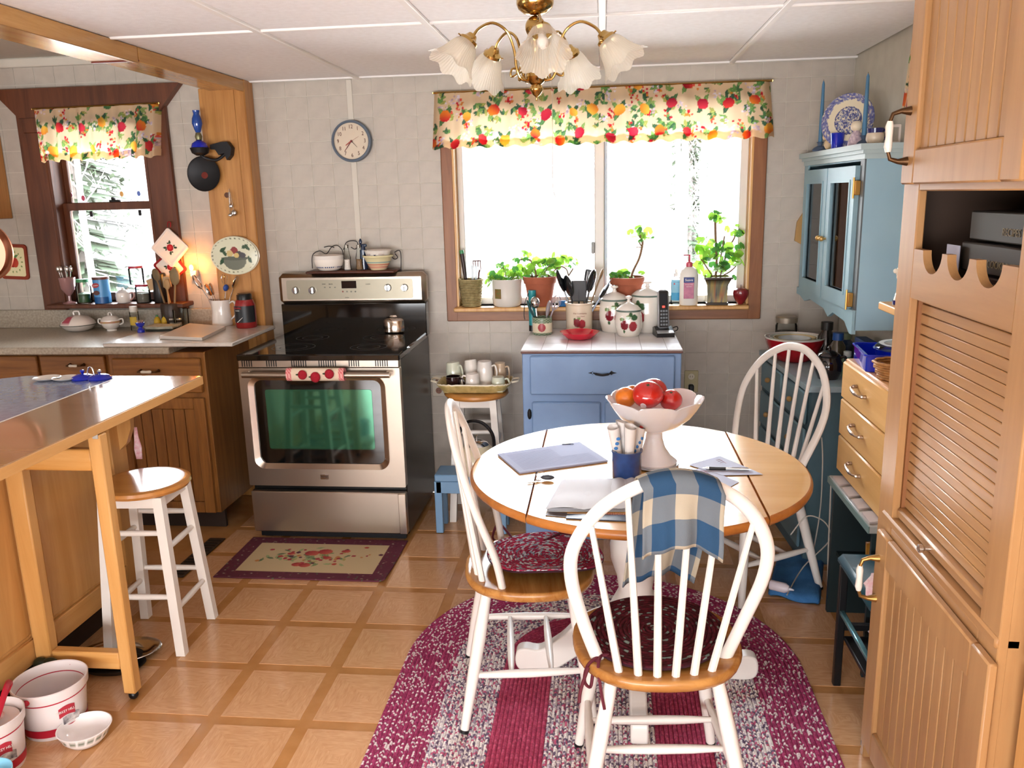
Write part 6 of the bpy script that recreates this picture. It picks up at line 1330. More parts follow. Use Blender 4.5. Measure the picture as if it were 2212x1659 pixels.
plant('geranium', 'tallest geranium in the painted square pot at the right of the sill', q, [tl, ([(1555, 598, 0), (1565, 565, 0), (1570, 540, 0), (1586, 515, 0), (1590, 495, 0)], .0035), ([(1540, 598, 0), (1525, 575, 0), (1515, 560, -.02)], .003), ([(1552, 600, 0), (1575, 588, 0), (1590, 575, 0)], .003), ([(1545, 598, 0), (1556, 560, 0), (1565, 510, 0)], .003)],
    cluster(rp_, 1548, 555, 34, 36, 50, .016, .027)+cluster(rp_, 1546, 472, 16, 16, 12, .012, .02)+cluster(rp_, 1515, 532, 10, 14, 6, .022, .03, .1)+cluster(rp_, 1595, 515, 12, 22, 9, .014, .022)+cluster(rp_, 1596, 560, 12, 14, 8, .018, .026)+[(1507, 575, .030, 'l'), (1512, 582, .026, 'l'), (1528, 592, .024, 'l'), (1556, 462, .014, 'd'), (1593, 488, .013, 'l'), (1585, 600, .016, 'd'), (1570, 495, .018, 'l')], pot_paint, 4)
# bottles
q = sill(1460, SY+.01); t = thing('spray_bottle', 'clear spray bottle with blue label on the sill', 'bottle', q)
obj('body', MB().lathe([(.001, 0), (.024, 0), (.027, .004), (.027, .12), (.013, .138), (.012, .145), (.001, .146)], 28), CLEAR, t); lab(t, .0275, .02, .125, -2.7, -.4, M('sky_label', '#8cc8e4', .4)); lab(t, .0278, .022, .06, -2.7, -.4, M('deep_sky_label', '#3fa0d4', .4), name='label_band')
obj('pump', MB().lathe([(.015, .142), (.013, .158), (.008, .16), (.008, .178), (.001, .18)], 20), M('pump_white', '#e0dcd8', .3), t); obj('red_badge', MB().ball((-.012, -.0265, .105), .004, 8, 1, .3), M('badge_red', '#d04048', .4), t); text('label_lettering', 'hand sanitizer', .006, M('navy_ink', '#2c4c8c', .5), t, (0, -.0290, .114), (PI/2, 0, 0))
q = sill(1487, SY-.03); t = thing('lotion_bottle', 'white pump lotion bottle with pink label and rose pump', 'bottle', q)
obj('body', MB().lathe([(.001, 0), (.042, 0), (.046, .006), (.046, .15), (.038, .18), (.016, .195), (.001, .196)], 40, sy=.7), M('lotion_white', '#e8e4dc', .3), t)
obj('pink_label', MB().box(-.028, .022, -.0345, -.0325, .035, .13, .001), M('lotion_pink', '#c87c94', .4, col2='#a85f80', scale=30), t); obj('blue_label', MB().box(-.029, .023, -.0355, -.0335, .115, .142, .001), M('lotion_blue', '#24387c', .4), t); text('label_lettering', 'Suave', .017, GWHITE, t, (-.003, -.0358, .1285), (PI/2, 0, 0))
text('label_lettering', 'SKIN SOLUTIONS', .005, GWHITE, t, (-.003, -.0348, .106), (PI/2, 0, 0)); text('label_lettering', 'body lotion', .006, GWHITE, t, (-.003, -.0348, .096), (PI/2, 0, 0))
obj('pump_collar', MB().lathe([(.017, .192), (.017, .212), (.012, .217), (.001, .218)], 20), M('rose_pump', '#b84a5c', .3), t); obj('pump_head', MB().tube([(0, 0, .21), (0, 0, .25)], [.006, .004], 8).tube([(.004, 0, .25), (-.03, 0, .249)], .0035, 8), M('rose_pump', '#b84a5c', .3), t)
q = sill(1599, SY-.02); t = thing('wooden_apple', 'shiny red decorative apple at the right end of the sill', 'apple', q)
obj('body', MB().lathe([(.001, .002), (.012, 0), (.022, .012), (.034, .035), (.040, .055), (.036, .072), (.022, .08), (.008, .077), (.001, .073)], 32), M('apple_maroon', '#7c1c24', .25, coat=.5), t); obj('stem', MB().tube([(0, 0, .072), (.0, 0, .098)], .0015, 5), IRON, t)
q = AY(1216, 655, SY); o = obj('sponge', MB().box(-.02, .02, -.012, .012, 0, .03, .004), M('sponge_blue', '#2c6ca8', .8, bump=1, bscale=300)); o.location = (q.x, SY-.05, ZW); tag(o, 'small blue sponge on the sill behind the utensil crock', 'sponge')

# ================================================================= VALANCES
def valance(name, label, pts_top, pts_bot, seed, w, hgt, pleats, axis, depth, casing=None, scale=1.0, ret=.06):
    cv = Canvas(w, hgt, .0028, '#ecd3ae'); floral(cv, seed, 1.0, scale)
    t = thing(name, label, 'valance', (0, 0, 0)); A0, A1 = Vector(pts_top[0]), Vector(pts_top[1]); B0, B1 = Vector(pts_bot[0]), Vector(pts_bot[1]); r = random.Random(seed); ph = [r.uniform(0, 6) for _ in range(4)]
    dn = Vector((0, -1, 0)) if axis == 'x' else Vector((-1, 0, 0))
    def f(u, v):
        P = A0.lerp(A1, u).lerp(B0.lerp(B1, u), 1-v); g = math.sin(u*pleats*2*PI+ph[0]+1.5*math.sin(u*7+ph[1]))*.6+math.sin(u*pleats*4.3+ph[2])*.4
        amp = depth*(.45+.55*(1-v)) if v < .86 else depth*.5; e = min(1, min(u, 1-u)/.03); back = ret*(1-e)**2
        return P+dn*(amp*g+depth-back)+Vector((0, 0, .006*math.sin(u*pleats*2*PI+ph[3])*(1-v)))
    obj('gathered_cloth', MB().grid(f, int(w/.0035), int(hgt/.0042), cols=lambda u, v: cv.at(u, v)), SHEER, t, smooth=180)
    m_h = SHEER
    for va, vb in ((0, .135), (.88, 1.0)):
        obj('hem' if va == 0 else 'rod_pocket', MB().grid(lambda u, v: f(u, lerp(va, vb, v))-dn*.004, int(w/.008), 3, cols=lambda u, v: cv.at(u, lerp(va, vb, v))), SHEER, t, smooth=180)
    return t
vy = YB-.075
a0, a1, b0, b1 = AY(934, 203, vy), AY(1668, 176, vy), AY(930, 322, vy), AY(1677, 296, vy)
vl = valance('window_valance', 'fruit and flower print valance gathered across the large window', (a0, a1), (b0, b1), 21, 1.66, .262, 19, 'x', .014)
m1, m2 = vl.children[0], None
hem = MB(); w_ = 60
obj('curtain_rod', MB().tube([AY(936, 201, vy+.01), AY(1668, 174, vy+.01)], .006, 8).tube([AY(936, 201, vy+.01), AY(936, 201, YB-.004)], .005, 8).tube([AY(1668, 174, vy+.01), AY(1668, 174, YB-.004)], .005, 8), BRASS, vl)
a0, a1, b0, b1 = AY(70, 238, YB-.07), AY(340, 225, YB-.07), AY(85, 350, YB-.07), AY(340, 338, YB-.07)
vk = valance('kitchen_valance', 'matching fruit print valance on the dark framed kitchen window', (a0, a1), (b0, b1), 33, .78, .255, 9, 'x', .016)
obj('curtain_rod', MB().tube([AY(70, 236, YB-.06), AY(342, 223, YB-.06)], .006, 8).tube([AY(70, 236, YB-.06), AY(70, 236, YB-.004)], .005, 8).tube([AY(342, 223, YB-.06), AY(342, 223, YB-.004)], .005, 8), BRASS, vk)
# string hanging from the ceiling
q = AY(1194, 330, 3.6); o = obj('pull_string', MB().tube(spline([(q.x, 3.6, ZC-.005), (q.x, 3.6, 1.9), AY(1194, 395, 3.6), AY(1200, 425, 3.6)], 6), .0011, 5), M('string', '#b0a090', .8)); tag(o, 'thin pull string hanging before the left window pane', 'string')

# ================================================================= CHANDELIER
chx, chy = -.211, 2.75
ch = thing('chandelier', 'brass five arm chandelier with ribbed bell glass shades', 'chandelier', (chx, chy, 0))
obj('ceiling_plate', MB().lathe([(.001, 2.146), (.02, 2.146), (.035, 2.152), (.052, 2.165), (.058, 2.178), (.058, 2.193), (.001, 2.193)], 40), BRASS, ch)
obj('ball', MB().ball((0, 0, 2.112), .032, 28, sz=1.05), BRASS, ch)
obj('body', MB().lathe([(.001, 1.935), (.012, 1.938), (.026, 1.95), (.034, 1.965), (.03, 1.985), (.018, 2.0), (.013, 2.02), (.012, 2.05), (.022, 2.065), (.024, 2.075), (.012, 2.085), (.001, 2.086)], 32), BRASS, ch)
obj('finial', MB().lathe([(.001, 1.892), (.003, 1.895), (.003, 1.905), (.012, 1.912), (.021, 1.925), (.0215, 1.932), (.014, 1.945), (.009, 1.958), (.001, 1.96)], 28), BRASS, ch)
def shade_mat():
    m = bpy.data.materials.new('ribbed_shade_glass'); m.use_nodes = True; n, l = m.node_tree.nodes, m.node_tree.links; n.clear()
    o = n.new('ShaderNodeOutputMaterial'); t = n.new('ShaderNodeBsdfTransparent'); t.inputs[0].default_value = (.93, .90, .84, 1)
    p = n.new('ShaderNodeBsdfPrincipled'); p.inputs['Base Color'].default_value = (*srgb('#efe6d2'), 1); p.inputs['Roughness'].default_value = .12
    tr = n.new('ShaderNodeBsdfTranslucent'); tr.inputs[0].default_value = (.9, .86, .78, 1); m1 = n.new('ShaderNodeMixShader'); m1.inputs[0].default_value = .45
    l.new(p.outputs[0], m1.inputs[1]); l.new(tr.outputs[0], m1.inputs[2]); m2 = n.new('ShaderNodeMixShader'); m2.inputs[0].default_value = .62
    l.new(t.outputs[0], m2.inputs[1]); l.new(m1.outputs[0], m2.inputs[2]); l.new(m2.outputs[0], o.inputs[0]); return m
SHG = shade_mat()
def ribs(a, r, z, i):
    k = i/13; return (r*(1+.012*math.cos(a*48)+(.045*max(0, k-.55)/.45)*math.cos(a*8)), z-(.006*max(0, k-.6)/.4)*math.cos(a*8))
for k in range(5):
    th = math.radians(-81+72*k); Rz = Matrix.Rotation(th, 4, 'Z')
    A = lambda pts: [Rz @ Vector(p) for p in pts]
    arm = obj('arm', MB().tube(spline(A([(.052, 0, 1.995), (.066, 0, 1.972), (.085, 0, 1.965), (.082, 0, 1.985), (.062, 0, 1.99)]), 5), .0035, 8).tube(spline(A([(.02, 0, 1.955), (.05, 0, 1.958), (.066, 0, 1.99), (.072, 0, 2.04), (.095, 0, 2.095), (.14, 0, 2.118), (.185, 0, 2.10), (.207, 0, 2.075)]), 5), .0045, 8), BRASS, ch)
    X = Matrix.Translation(Rz @ Vector((.208, 0, 2.078))) @ Rz @ Matrix.Rotation(math.radians(-38), 4, 'Y')
    s = obj('socket_cup', MB().lathe([(.001, .004), (.014, .003), (.018, -.006), (.022, -.012), (.030, -.018), (.031, -.028), (.024, -.034), (.001, -.034)], 24).xf(X), BRASS, ch)
    for q in (0, 2.1, 4.2): obj('thumb_screw', MB().tube([(.03*math.cos(q), .03*math.sin(q), -.022), (.038*math.cos(q), .038*math.sin(q), -.022)], .0022, 6).xf(X), BRASS, s)
    P = [(.022, -.018), (.026, -.021), (.030, -.026), (.036, -.034), (.041, -.044), (.045, -.055), (.048, -.066), (.052, -.077), (.056, -.087), (.061, -.096), (.066, -.104), (.071, -.110), (.075, -.114), (.078, -.117)]
    obj('glass_shade', MB().lathe(P, 192, mod=ribs, caps=False).xf(X), SHG, ch, smooth=50)
    obj('bulb', MB().lathe([(.001, -.034), (.012, -.036), (.012, -.05), (.017, -.062), (.016, -.075), (.008, -.086), (.001, -.088)], 20).xf(X), M('frosted_bulb', '#e8e0d6', .3), ch)

# ================================================================= CLOCK
q = AY(760, 305, YB-.022); clk = thing('wall_clock', 'round wall clock with blue grey rim on the tiled wall', 'clock', (q.x, YB-.0065, q.z)); CR_ = .104
obj('rim', MB().lathe([(CR_*.86, -.03), (CR_*.9, -.034), (CR_*.98, -.03), (CR_, -.018), (CR_*.99, 0), (CR_*.8, 0)], 64, caps=False).xf(Matrix.Rotation(-PI/2, 4, 'X').inverted()), M('clock_rim_blue_grey', '#5f6a78', .4), clk)
obj('face', MB().lathe([(.001, -.022), (CR_*.88, -.022), (CR_*.88, -.002)], 56, caps=False).xf(Matrix.Rotation(-PI/2, 4, 'X').inverted()), M('clock_face', '#d2c2ac', .5), clk)
for o_ in clk.children: o_.data.transform(Matrix.Scale(1, 4))
yy = -.0225
def flipy(o):  # lathe axis points at the room
    return o
for o_ in list(clk.children):
    co = [v.co.y for v in o_.data.vertices]
    if sum(co) > 0:
        for v in o_.data.vertices: v.co.y = -v.co.y
        o_.data.flip_normals()
CN = M('clock_numerals', '#5c2f20', .5)
for hnum in range(1, 13):
    a = hnum*PI/6; text('numeral', str(hnum), .027, CN, clk, (.070*math.sin(a), yy-.0005, .070*math.cos(a)), (PI/2, 0, 0), sx=.85)
def hand(nm, ang, L, w, mat, y, tail=.0):
    c, s = math.sin(ang), math.cos(ang); n_ = Vector((s, 0, -c)); d = Vector((c, 0, s)); P = [-d*tail+n_*w, -d*tail-n_*w, d*L-n_*w*.6, d*L+n_*w*.6]
    obj(nm, MB().add([tuple(p+Vector((0, y, 0))) for p in P]+[tuple(p+Vector((0, y-.001, 0))) for p in P], [(0, 1, 2, 3), (7, 6, 5, 4), (0, 4, 5, 1), (1, 5, 6, 2), (2, 6, 7, 3), (3, 7, 4, 0)]), mat, clk, smooth=0)
HR = M('clock_hand_red', '#6e1820', .4)
hand('minute_hand', math.radians(218), .062, .0022, HR, yy-.002); hand('hour_hand', math.radians(236), .036, .0034, M('clock_hand_rust', '#a04030', .4), yy-.0035); hand('second_hand', math.radians(136), .042, .0013, M('dark_hand', '#2c2420', .4), yy-.005); hand('thin_hand', math.radians(62), .045, .0005, M('clock_hand_rust', '#a04030', .4), yy-.0055)
obj('hub', MB().lathe([(.001, .006), (.005, .006), (.006, 0)], 16).xf(Matrix.Translation((0, yy, 0)) @ Matrix.Rotation(PI/2, 4, 'X')), HR, clk)

# ================================================================= OUTLETS
for nm, (x, z), lab_, m_ in (('wall_outlet', (.455, .635), 'beige wall outlet right of the blue cabinet with black plug', M('outlet_beige', '#b8ac84', .4)), ('wall_outlet', (-.885, .61), 'pale wall outlet behind the tray of mugs', M('outlet_pale', '#c9c0b0', .4))):
    t = thing(nm, lab_, 'outlet', (x, YB-.0025, z)); obj('plate', MB().box(-.036, .036, -.006, 0, -.058, .058, .003), m_, t)
    for s in (-1, 1): r_o = obj('receptacle', MB().lathe([(.001, .0015), (.016, .0015), (.017, 0)], 20).xf(Matrix.Translation((0, -.006, s*.026)) @ Matrix.Rotation(PI/2, 4, 'X')), M('outlet_white', '#d8d0bc', .4) if x > 0 else M('outlet_rust', '#8a5f4c', .5), t); obj('slots', MB().box(-.007, -.005, -.0085, -.0072, s*.026-.004, s*.026+.005).box(.005, .007, -.0085, -.0072, s*.026-.004, s*.026+.005), BLACK, r_o, smooth=0)
    if x > 0: obj('plug', MB().box(-.015, .012, -.04, -.006, -.055, -.012, .006), BLACK, t)

# ================================================================= MUGS ON THE STOOL
ts = thing('mug_tray', 'oblong glazed basket tray with loop handles on the stool', 'tray', (-.64, 4.01, .6565))
def trayf(u, v):
    a = 2*PI*u; c, s = math.cos(a), math.sin(a); e = .35; w_ = lerp(.150, .185, v); d_ = lerp(.085, .115, v); z = .0+.045*v
    return (math.copysign(abs(c)**e, c)*w_, math.copysign(abs(s)**e, s)*d_, z+.002*math.sin(a*30)*v)
TRM = M('woven_glaze', '#cfb87c', .3, col2='#a8965c', scale=40, bump=.6, bscale=90)
obj('rim_wall', MB().grid(trayf, 72, 5, wrapu=True), TRM, ts, smooth=60, thick=.005); obj('bottom', MB().box(-.148, .148, -.084, .084, .0, .005, .002), TRM, ts)
obj('white_edge', MB().tube([(Vector(trayf(k/72, 1.0))+Vector((0, 0, .001))) for k in range(72)], .0035, 6, closed=True), CREAM, ts)
for s in (-1, 1): obj('loop_handle', MB().tube(spline([(s*.182, -.04, .044), (s*.215, -.035, .05), (s*.222, 0, .05), (s*.215, .035, .05), (s*.182, .04, .044)], 5), .005, 8), CREAM, ts)
def mug(label, u, v, y, R, H, mat, hang=0, inv=True, rot=0, tilt=0, zoff=0, print_=None):
    p = AY(u, v, y); t = thing('mug', label, 'mug', (p.x, y, .662+zoff), 0, 'mugs on the stool tray', rot=(0, math.radians(tilt), rot))
    prof = [(R*.93, 0), (R, .002), (R*.97, H*.6), (R*.86, H*.96), (R*.8, H), (.001, H*.985)] if inv else [(.001, 0), (R*.85, 0), (R*.97, H*.3), (R, H), (R*.93, H), (R*.9, H*.2), (.001, H*.08)]
    if print_: obj('body', MB().lathe([(p_[0], p_[1]) for p_ in prof[:2]]+[(R*lerp(1, .97, k/14), H*.6*k/14+.002) for k in range(15)]+prof[3:], 60, paint=print_), PAINT, t)
    else: obj('body', MB().lathe(prof, 36, caps=False), mat, t)
    obj('handle', MB().tube(spline([(R*.92, 0, H*.82), (R*1.35, 0, H*.84), (R*1.55, 0, H*.55), (R*1.35, 0, H*.28), (R*.95, 0, H*.22)], 5), .0045, 8), mat, t); return t
GRN = M('pale_green_mug', '#d8dcc8', .2, coat=.4); TAN = M('tan_mug', '#cdb296', .25, coat=.3)
mug('upturned pale green mug at the left back of the mug tray', 982, 790, 4.055, .040, .118, GRN, tilt=-6, rot=-.6, zoff=.006)
mug('pale mug leaning behind the tall white mug', 1022, 785, 4.075, .036, .128, GWHITE, tilt=10, rot=2.4, zoff=.004)
mug('tallest white mug standing upside down in the middle of the tray', 1047, 790, 4.03, .041, .135, GWHITE, rot=-.2)
mug('tan upturned mug at the right back of the tray', 1080, 790, 4.075, .033, .118, TAN, rot=-.3)
mug('dark brown mug at the left front of the tray', 979, 812, 3.965, .037, .072, M('dark_brown_glaze', '#2a1416', .12, coat=.6), inv=False, rot=-.2)
r7 = random.Random(5); blot = [(r7.uniform(-1.1, 1.1), r7.uniform(.01, .05), r7.choice(['#3c4a7c', '#7c3c2c', '#6a7ba0', '#8c6a3c'])) for _ in range(9)]
def pr(a, z, i):
    aa = (a+PI/2+PI) % (2*PI)-PI
    for x, zz, c in blot:
        if ((aa-x)/.28)**2+((z-zz)/.010)**2 < 1: return srgb(c)
    return srgb('#e6ded6')
mug('white mug with blue and brown floral print at the front of the tray', 1020, 805, 3.955, .036, .088, GWHITE, rot=3.0, print_=pr)
mug('small pale green mug at the right front of the tray', 1076, 810, 3.955, .035, .072, GRN, rot=0.0)
# step stool and kettle behind the near chair
t = thing('step_stool', 'small blue painted stool below the tray of mugs', 'stool', (-.64, 3.795, .0008)); BS = M('stool_blue', '#6f93b4', .5)
obj('seat', MB().box(-.17, .17, -.075, .075, .265, .30, .005), BS, t); obj('apron', MB().box(-.165, .165, -.072, -.06, .205, .265, .003), BS, t)
for sx_ in (-1, 1):
    for sy_ in (-1, 1): obj('leg', MB().box(sx_*.155-.018, sx_*.155+.018, sy_*.058-.014, sy_*.058+.014, 0, .265, .003), BS, t)
t = thing('tea_kettle', 'cream enamel kettle with arched chrome handle on the blue stool', 'kettle', (-.605, 3.775, .3012), math.radians(-20))
obj('body', MB().lathe([(.001, 0), (.085, 0), (.098, .02), (.098, .06), (.085, .11), (.055, .14), (.001, .146)], 40), M('cream_enamel', '#c8bfa4', .25, coat=.4), t)
l_ = obj('lid', MB().lathe([(.058, .138), (.05, .15), (.02, .162), (.001, .164)], 32), CHROME, t); obj('knob', MB().lathe([(.004, .16), (.004, .178), (.008, .183), (.001, .188)], 12), CHROME, l_)
obj('handle', MB().tube(spline([(-.09, 0, .12), (-.092, 0, .19), (-.05, 0, .245), (.03, 0, .25), (.085, 0, .20), (.094, 0, .12)], 5), .010, 10, flat=.8), M('black_chrome_handle', '#3c3c40', .15, metal=.8), t)
obj('spout', MB().tube([(-.08, 0, .09), (-.125, 0, .14)], [.02, .012], 12), BLACK, t)

# ================================================================= THINGS ON THE ROUND TABLE
TZ_ = .7460
def tb(u, v, z=TZ_): p = AZ(u, v, z); return Vector((p.x, p.y, z))
q = tb(1412, 1003); fb = thing('pedestal_bowl', 'white milk glass pedestal bowl with scalloped rim on the table', 'bowl', (q.x, q.y, TZ_+.008))
MILK = M('milk_glass', '#e6e0e0', .14, coat=.5, sub=.15)
H0 = .225
def scal(a, r, z, i): k = max(0, (z-.115)/.11) if i >= 8 else 0; return (r*(1+.035*k*abs(math.cos(4*a))), z+.013*k*(abs(math.cos(4*a))**.6-.6))
obj('bowl', MB().lathe([(.001, 0), (.072, 0), (.074, .006), (.055, .022), (.036, .05), (.027, .08), (.026, .098), (.03, .104), (.055, .112), (.085, .130), (.115, .158), (.136, .188), (.150, .212), (.146, .213), (.128, .188), (.105, .155), (.07, .128), (.03, .118), (.001, .116)], 96, mod=scal), MILK, fb, smooth=60)
t = thing('coaster', 'silvery scalloped trivet under the pedestal bowl', 'trivet', (q.x, q.y, TZ_)); obj('disc', MB().lathe([(.001, .002), (.078, .002), (.080, .005), (.078, .0078), (.001, .0075)], 64, mod=lambda a, r, z, i: (r*(1+.012*math.cos(a*30)), z)), M('silver_filigree', '#bcbec0', .35, metal=.6), t)
for k in range(4): obj('foot', MB().ball((.065*math.cos(k*PI/2-.9), .065*math.sin(k*PI/2-.9), .002), .003, 8), CHROME, t)
def fruit(name, label, cat, u, v, R, dy, mat, zc, stem=True, sticker=False, sz=.82):
    p = AY(u, v, q.y+dy); t = thing(name, label, cat, p, 0, 'tomatoes in the pedestal bowl' if name == 'tomato' else 'oranges in the pedestal bowl', rot=(math.radians(25), 0, 0))
    obj('skin', MB().lathe([(R*math.sin(PI*i/16)*(1 if i < 14 else .93), -R*sz*math.cos(PI*i/16)-(.12*R if i == 16 else 0)) if 0 < i < 16 else (.001, (-R*sz if i == 0 else R*sz*.86)) for i in range(17)], 32, mod=lambda a, r, z, i: (r*(1+.02*math.cos(5*a)), z)), mat, t, smooth=80)
    if stem:
        st = MB()
        for k in range(5): a = k*1.257; st.tube([(0, 0, R*sz*.88), (.014*math.cos(a), .014*math.sin(a), R*sz*.92)], [.003, .001], 5)
        obj('calyx', st, M('tomato_calyx', '#3a4a24', .7), t)
    if sticker: obj('sticker', MB().lathe([(.001, .001), (.009, .001), (.0095, 0)], 20, sy=1.25).xf(Matrix.Translation(Vector((-.30*R, -.93*R, -.22*R*sz))*1.0) @ perp(Vector((-.32, -.93, -.2)).normalized())), M('fruit_sticker', '#e0c8c8', .5), t)
TOM = M('tomato_red', '#c42018', .15, coat=.6, col2='#b0180f', scale=20); ORG = M('orange_skin', '#d0701c', .35, bump=.2, bscale=400)
fruit('tomato', 'largest tomato with white sticker at the front of the bowl', 'tomato', 1399, 852, .049, -.035, TOM, 0, sticker=True)
fruit('tomato', 'tomato at the back top of the pile in the bowl', 'tomato', 1412, 842, .042, .045, TOM, 0, stem=False)
fruit('tomato', 'tomato at the right of the pile with stem to the side', 'tomato', 1449, 864, .036, .0, TOM, 0, sz=.9)
fruit('orange', 'orange at the left of the bowl in front', 'orange', 1352, 858, .034, -.005, ORG, 0, stem=False, sz=.95)
fruit('orange', 'smaller orange peeking behind the first orange', 'orange', 1366, 850, .028, .05, ORG, 0, stem=False, sz=.95)
q2 = tb(1354, 1037); q2.y += .02
nc = thing('napkin_cup', 'dark blue enamel cup holding rolled napkins on the table', 'cup', q2)
obj('cup', MB().lathe([(.001, 0), (.043, 0), (.045, .003), (.045, .086), (.049, .088), (.049, .091), (.043, .091), (.042, .006), (.001, .004)], 40), M('enamel_navy', '#1f3f78', .25, coat=.4, col2='#1a3668', scale=60), nc)
NAP = M('napkin', '#e2dcd8', .8)
for k, (dx, dy_, tx_, ty_, L, lab_) in enumerate(((-.018, .0, -.16, .05, .155, 'rolled napkin with blue flowers leaning left in the cup'), (.004, -.012, .03, -.02, .16, 'plain white rolled napkin in the middle of the cup'), (.022, .004, .28, .04, .15, 'rolled napkin leaning right in the cup with red tip'), (.006, .022, .04, .12, .165, 'rolled napkin at the back of the cup'))):
    t = thing('rolled_napkin', lab_, 'napkin', (q2.x+dx, q2.y+dy_, TZ_+.008), 0, 'rolled napkins in the blue cup', rot=(-ty_, tx_, .5*k))
    def roll(u, v): a = 2*PI*1.35*u; r = (.012+.004*u)*(.75+.55*v); return (r*math.cos(a), r*math.sin(a), L*v+.006*math.sin(a)*v)
    obj('roll', MB().grid(roll, 40, 6), NAP, t, smooth=80)
    if k in (0, 2):
        for g in range(4): a = -1.9+.3*g-.5*k; z_ = L*(.5+.09*g); r_ = .0165*(.75+.55*z_/L)+.0012; obj('flower_print', MB().ball((r_*math.cos(a), r_*math.sin(a), z_), .0065, 8, 1, .35 if k == 0 else .5, .8), M('flower_blue', '#3f78b8', .8), t)
    if k == 2: obj('red_tip', MB().ball((.006, -.004, L+.002), .007, 10), M('red_gold_tip', '#a02420', .4), t)
# clipped papers
P4 = [tb(u, v) for u, v in ((1075, 984), (1252, 958), (1313, 998), (1122, 1024))]
def sheet(name, corners, z0, z1, mat, parent):
    return obj(name, MB().prism([(p.x, p.y) for p in corners][::-1], z0, z1), mat, parent, smooth=0)
pp = thing('clipped_papers', 'stack of printed papers with a paper clip on the table', 'papers', (0, 0, 0))
sheet('sheets', P4, TZ_+.0003, TZ_+.006, M('papers_blueish', '#9ea3ba', .7, spec=.1), pp)
cen = sum(P4, Vector())/4; ex = (P4[2]-P4[3]).normalized(); ey = (P4[0]-P4[3]); Lx = (P4[2]-P4[3]).length
for k in range(15):
    f = .10+.8*k/15; a = P4[3].lerp(P4[0], f).lerp(P4[2].lerp(P4[1], f), .07); b = P4[3].lerp(P4[0], f).lerp(P4[2].lerp(P4[1], f), .60 if k > 6 else .92); d = (b-a).normalized(); n_ = Vector((-d.y, d.x, 0))*.0008
    obj('print_line', MB().add([tuple(Vector((p.x, p.y, TZ_+.0063))) for p in (a-n_, b-n_, b+n_, a+n_)], [(0, 1, 2, 3)]), M('faint_print', '#6c7088', .8, spec=.1), pp, smooth=0)
c_ = P4[1].lerp(P4[0], .08).lerp(P4[3], .05); obj('paper_clip', MB().tube(spline([c_+Vector((-.03, -.004, .0075)), c_+Vector((.006, 0, .0075)), c_+Vector((.006, -.010, .0075)), c_+Vector((-.026, -.012, .0075)), c_+Vector((-.026, -.006, .0075)), c_+Vector((0, -.004, .0075))], 4), .0007, 5), IRON, pp)
# keys
qk = tb(1168, 1035); ky_ = thing('key_ring', 'ring of car keys on the table by the clipped papers', 'keys', qk)
obj('ring', MB().tube([(.0+.014*math.cos(k*PI/10), .010+.014*math.sin(k*PI/10), .012+.004*math.sin(k*PI/10)) for k in range(20)], .0011, 6, closed=True), CHROME, ky_)
obj('key_fob', MB().ball((.022, -.008, .009), .010, 14, 2.2, .9, .8), M('fob_black', '#3a3c44', .3), ky_)
obj('key', MB().box(-.05, -.018, -.030, -.024, .001, .004).ball((-.012, -.016, .004), .009, 12, 1, 1, .3).xf(Matrix.Rotation(.35, 4, 'Z')), CHROME, ky_); obj('split_ring', MB().tube([(.014+.010*math.cos(k*PI/8), .026+.005*math.sin(k*PI/8), .006) for k in range(16)], .0009, 5, closed=True), CHROME, ky_)
# newspaper and notebooks at the front
NP = [tb(u, v) for u, v in ((1218, 1042), (1352, 1040), (1358, 1106), (1182, 1106))]
npz = thing('newspaper', 'folded newspaper at the front edge of the table', 'newspaper', (0, 0, 0))
for k in range(5):
    off = Vector((.002*k*(-1)**k, .002*k, 0)); o = sheet('page', [p+off for p in NP], TZ_+.0004+.0016*k, TZ_+.0014+.0016*k, M('newsprint', '#c2c2c6', .6, spec=.2), npz)
obj('curled_page', MB().grid(lambda u, v: tuple(NP[3].lerp(NP[2], u).lerp(NP[0].lerp(NP[1], u), v)+Vector((0, -.006*math.sin(PI*u), .0095+.006*abs(math.sin(u*7))*(1-v)+.003*math.sin(v*9)))), 24, 10), M('newsprint', '#c2c2c6', .6, spec=.2), npz, smooth=80)
obj('magazine_cover', MB().prism([(p.x, p.y) for p in (tb(1178, 1114), tb(1225, 1118), tb(1225, 1108), tb(1182, 1106))], TZ_+.0003, TZ_+.0012), M('dark_cover', '#4a3c38', .5), npz, smooth=0)
BKc = [tb(u, v) for u, v in ((1332, 1038), (1372, 1038), (1372, 1100), (1338, 1100))]
t = thing('spiral_notebook', 'dark notebook with red spiral under the newspaper edge', 'notebook', (0, 0, 0))
NB = [tb(u, v) for u, v in ((1226, 1112), (1370, 1114), (1368, 1128), (1222, 1121))]
sheet('cover', NB, TZ_+.0003, TZ_+.003, M('notebook_navy', '#2a3248', .4), t)
for k in range(16): p = NB[0].lerp(NB[1], .60+.4*k/16); obj('coil', MB().tube([(p.x, p.y+.004*math.cos(g*PI/3), TZ_+.004+.003*math.sin(g*PI/3)) for g in range(6)], .0008, 4, closed=True), M('coil_red', '#9c2c34', .4), t)
t = thing('open_booklet', 'open white booklet lying against the blue cup', 'booklet', (0, 0, 0))
for nm, cs in (('left_page', ((1318, 1045), (1350, 1041), (1356, 1085), (1322, 1085))), ('right_page', ((1351, 1041), (1378, 1044), (1384, 1088), (1357, 1085)))):
    C4 = [tb(u, v) for u, v in cs]; obj(nm, MB().grid(lambda u, v: tuple(C4[3].lerp(C4[2], u).lerp(C4[0].lerp(C4[1], u), v)+Vector((0, 0, .011+.006*math.sin(PI*(u if nm == 'right_page' else 1-u))))), 10, 4), M('booklet_paper', '#b8b6ba', .6, spec=.2), t, smooth=80)
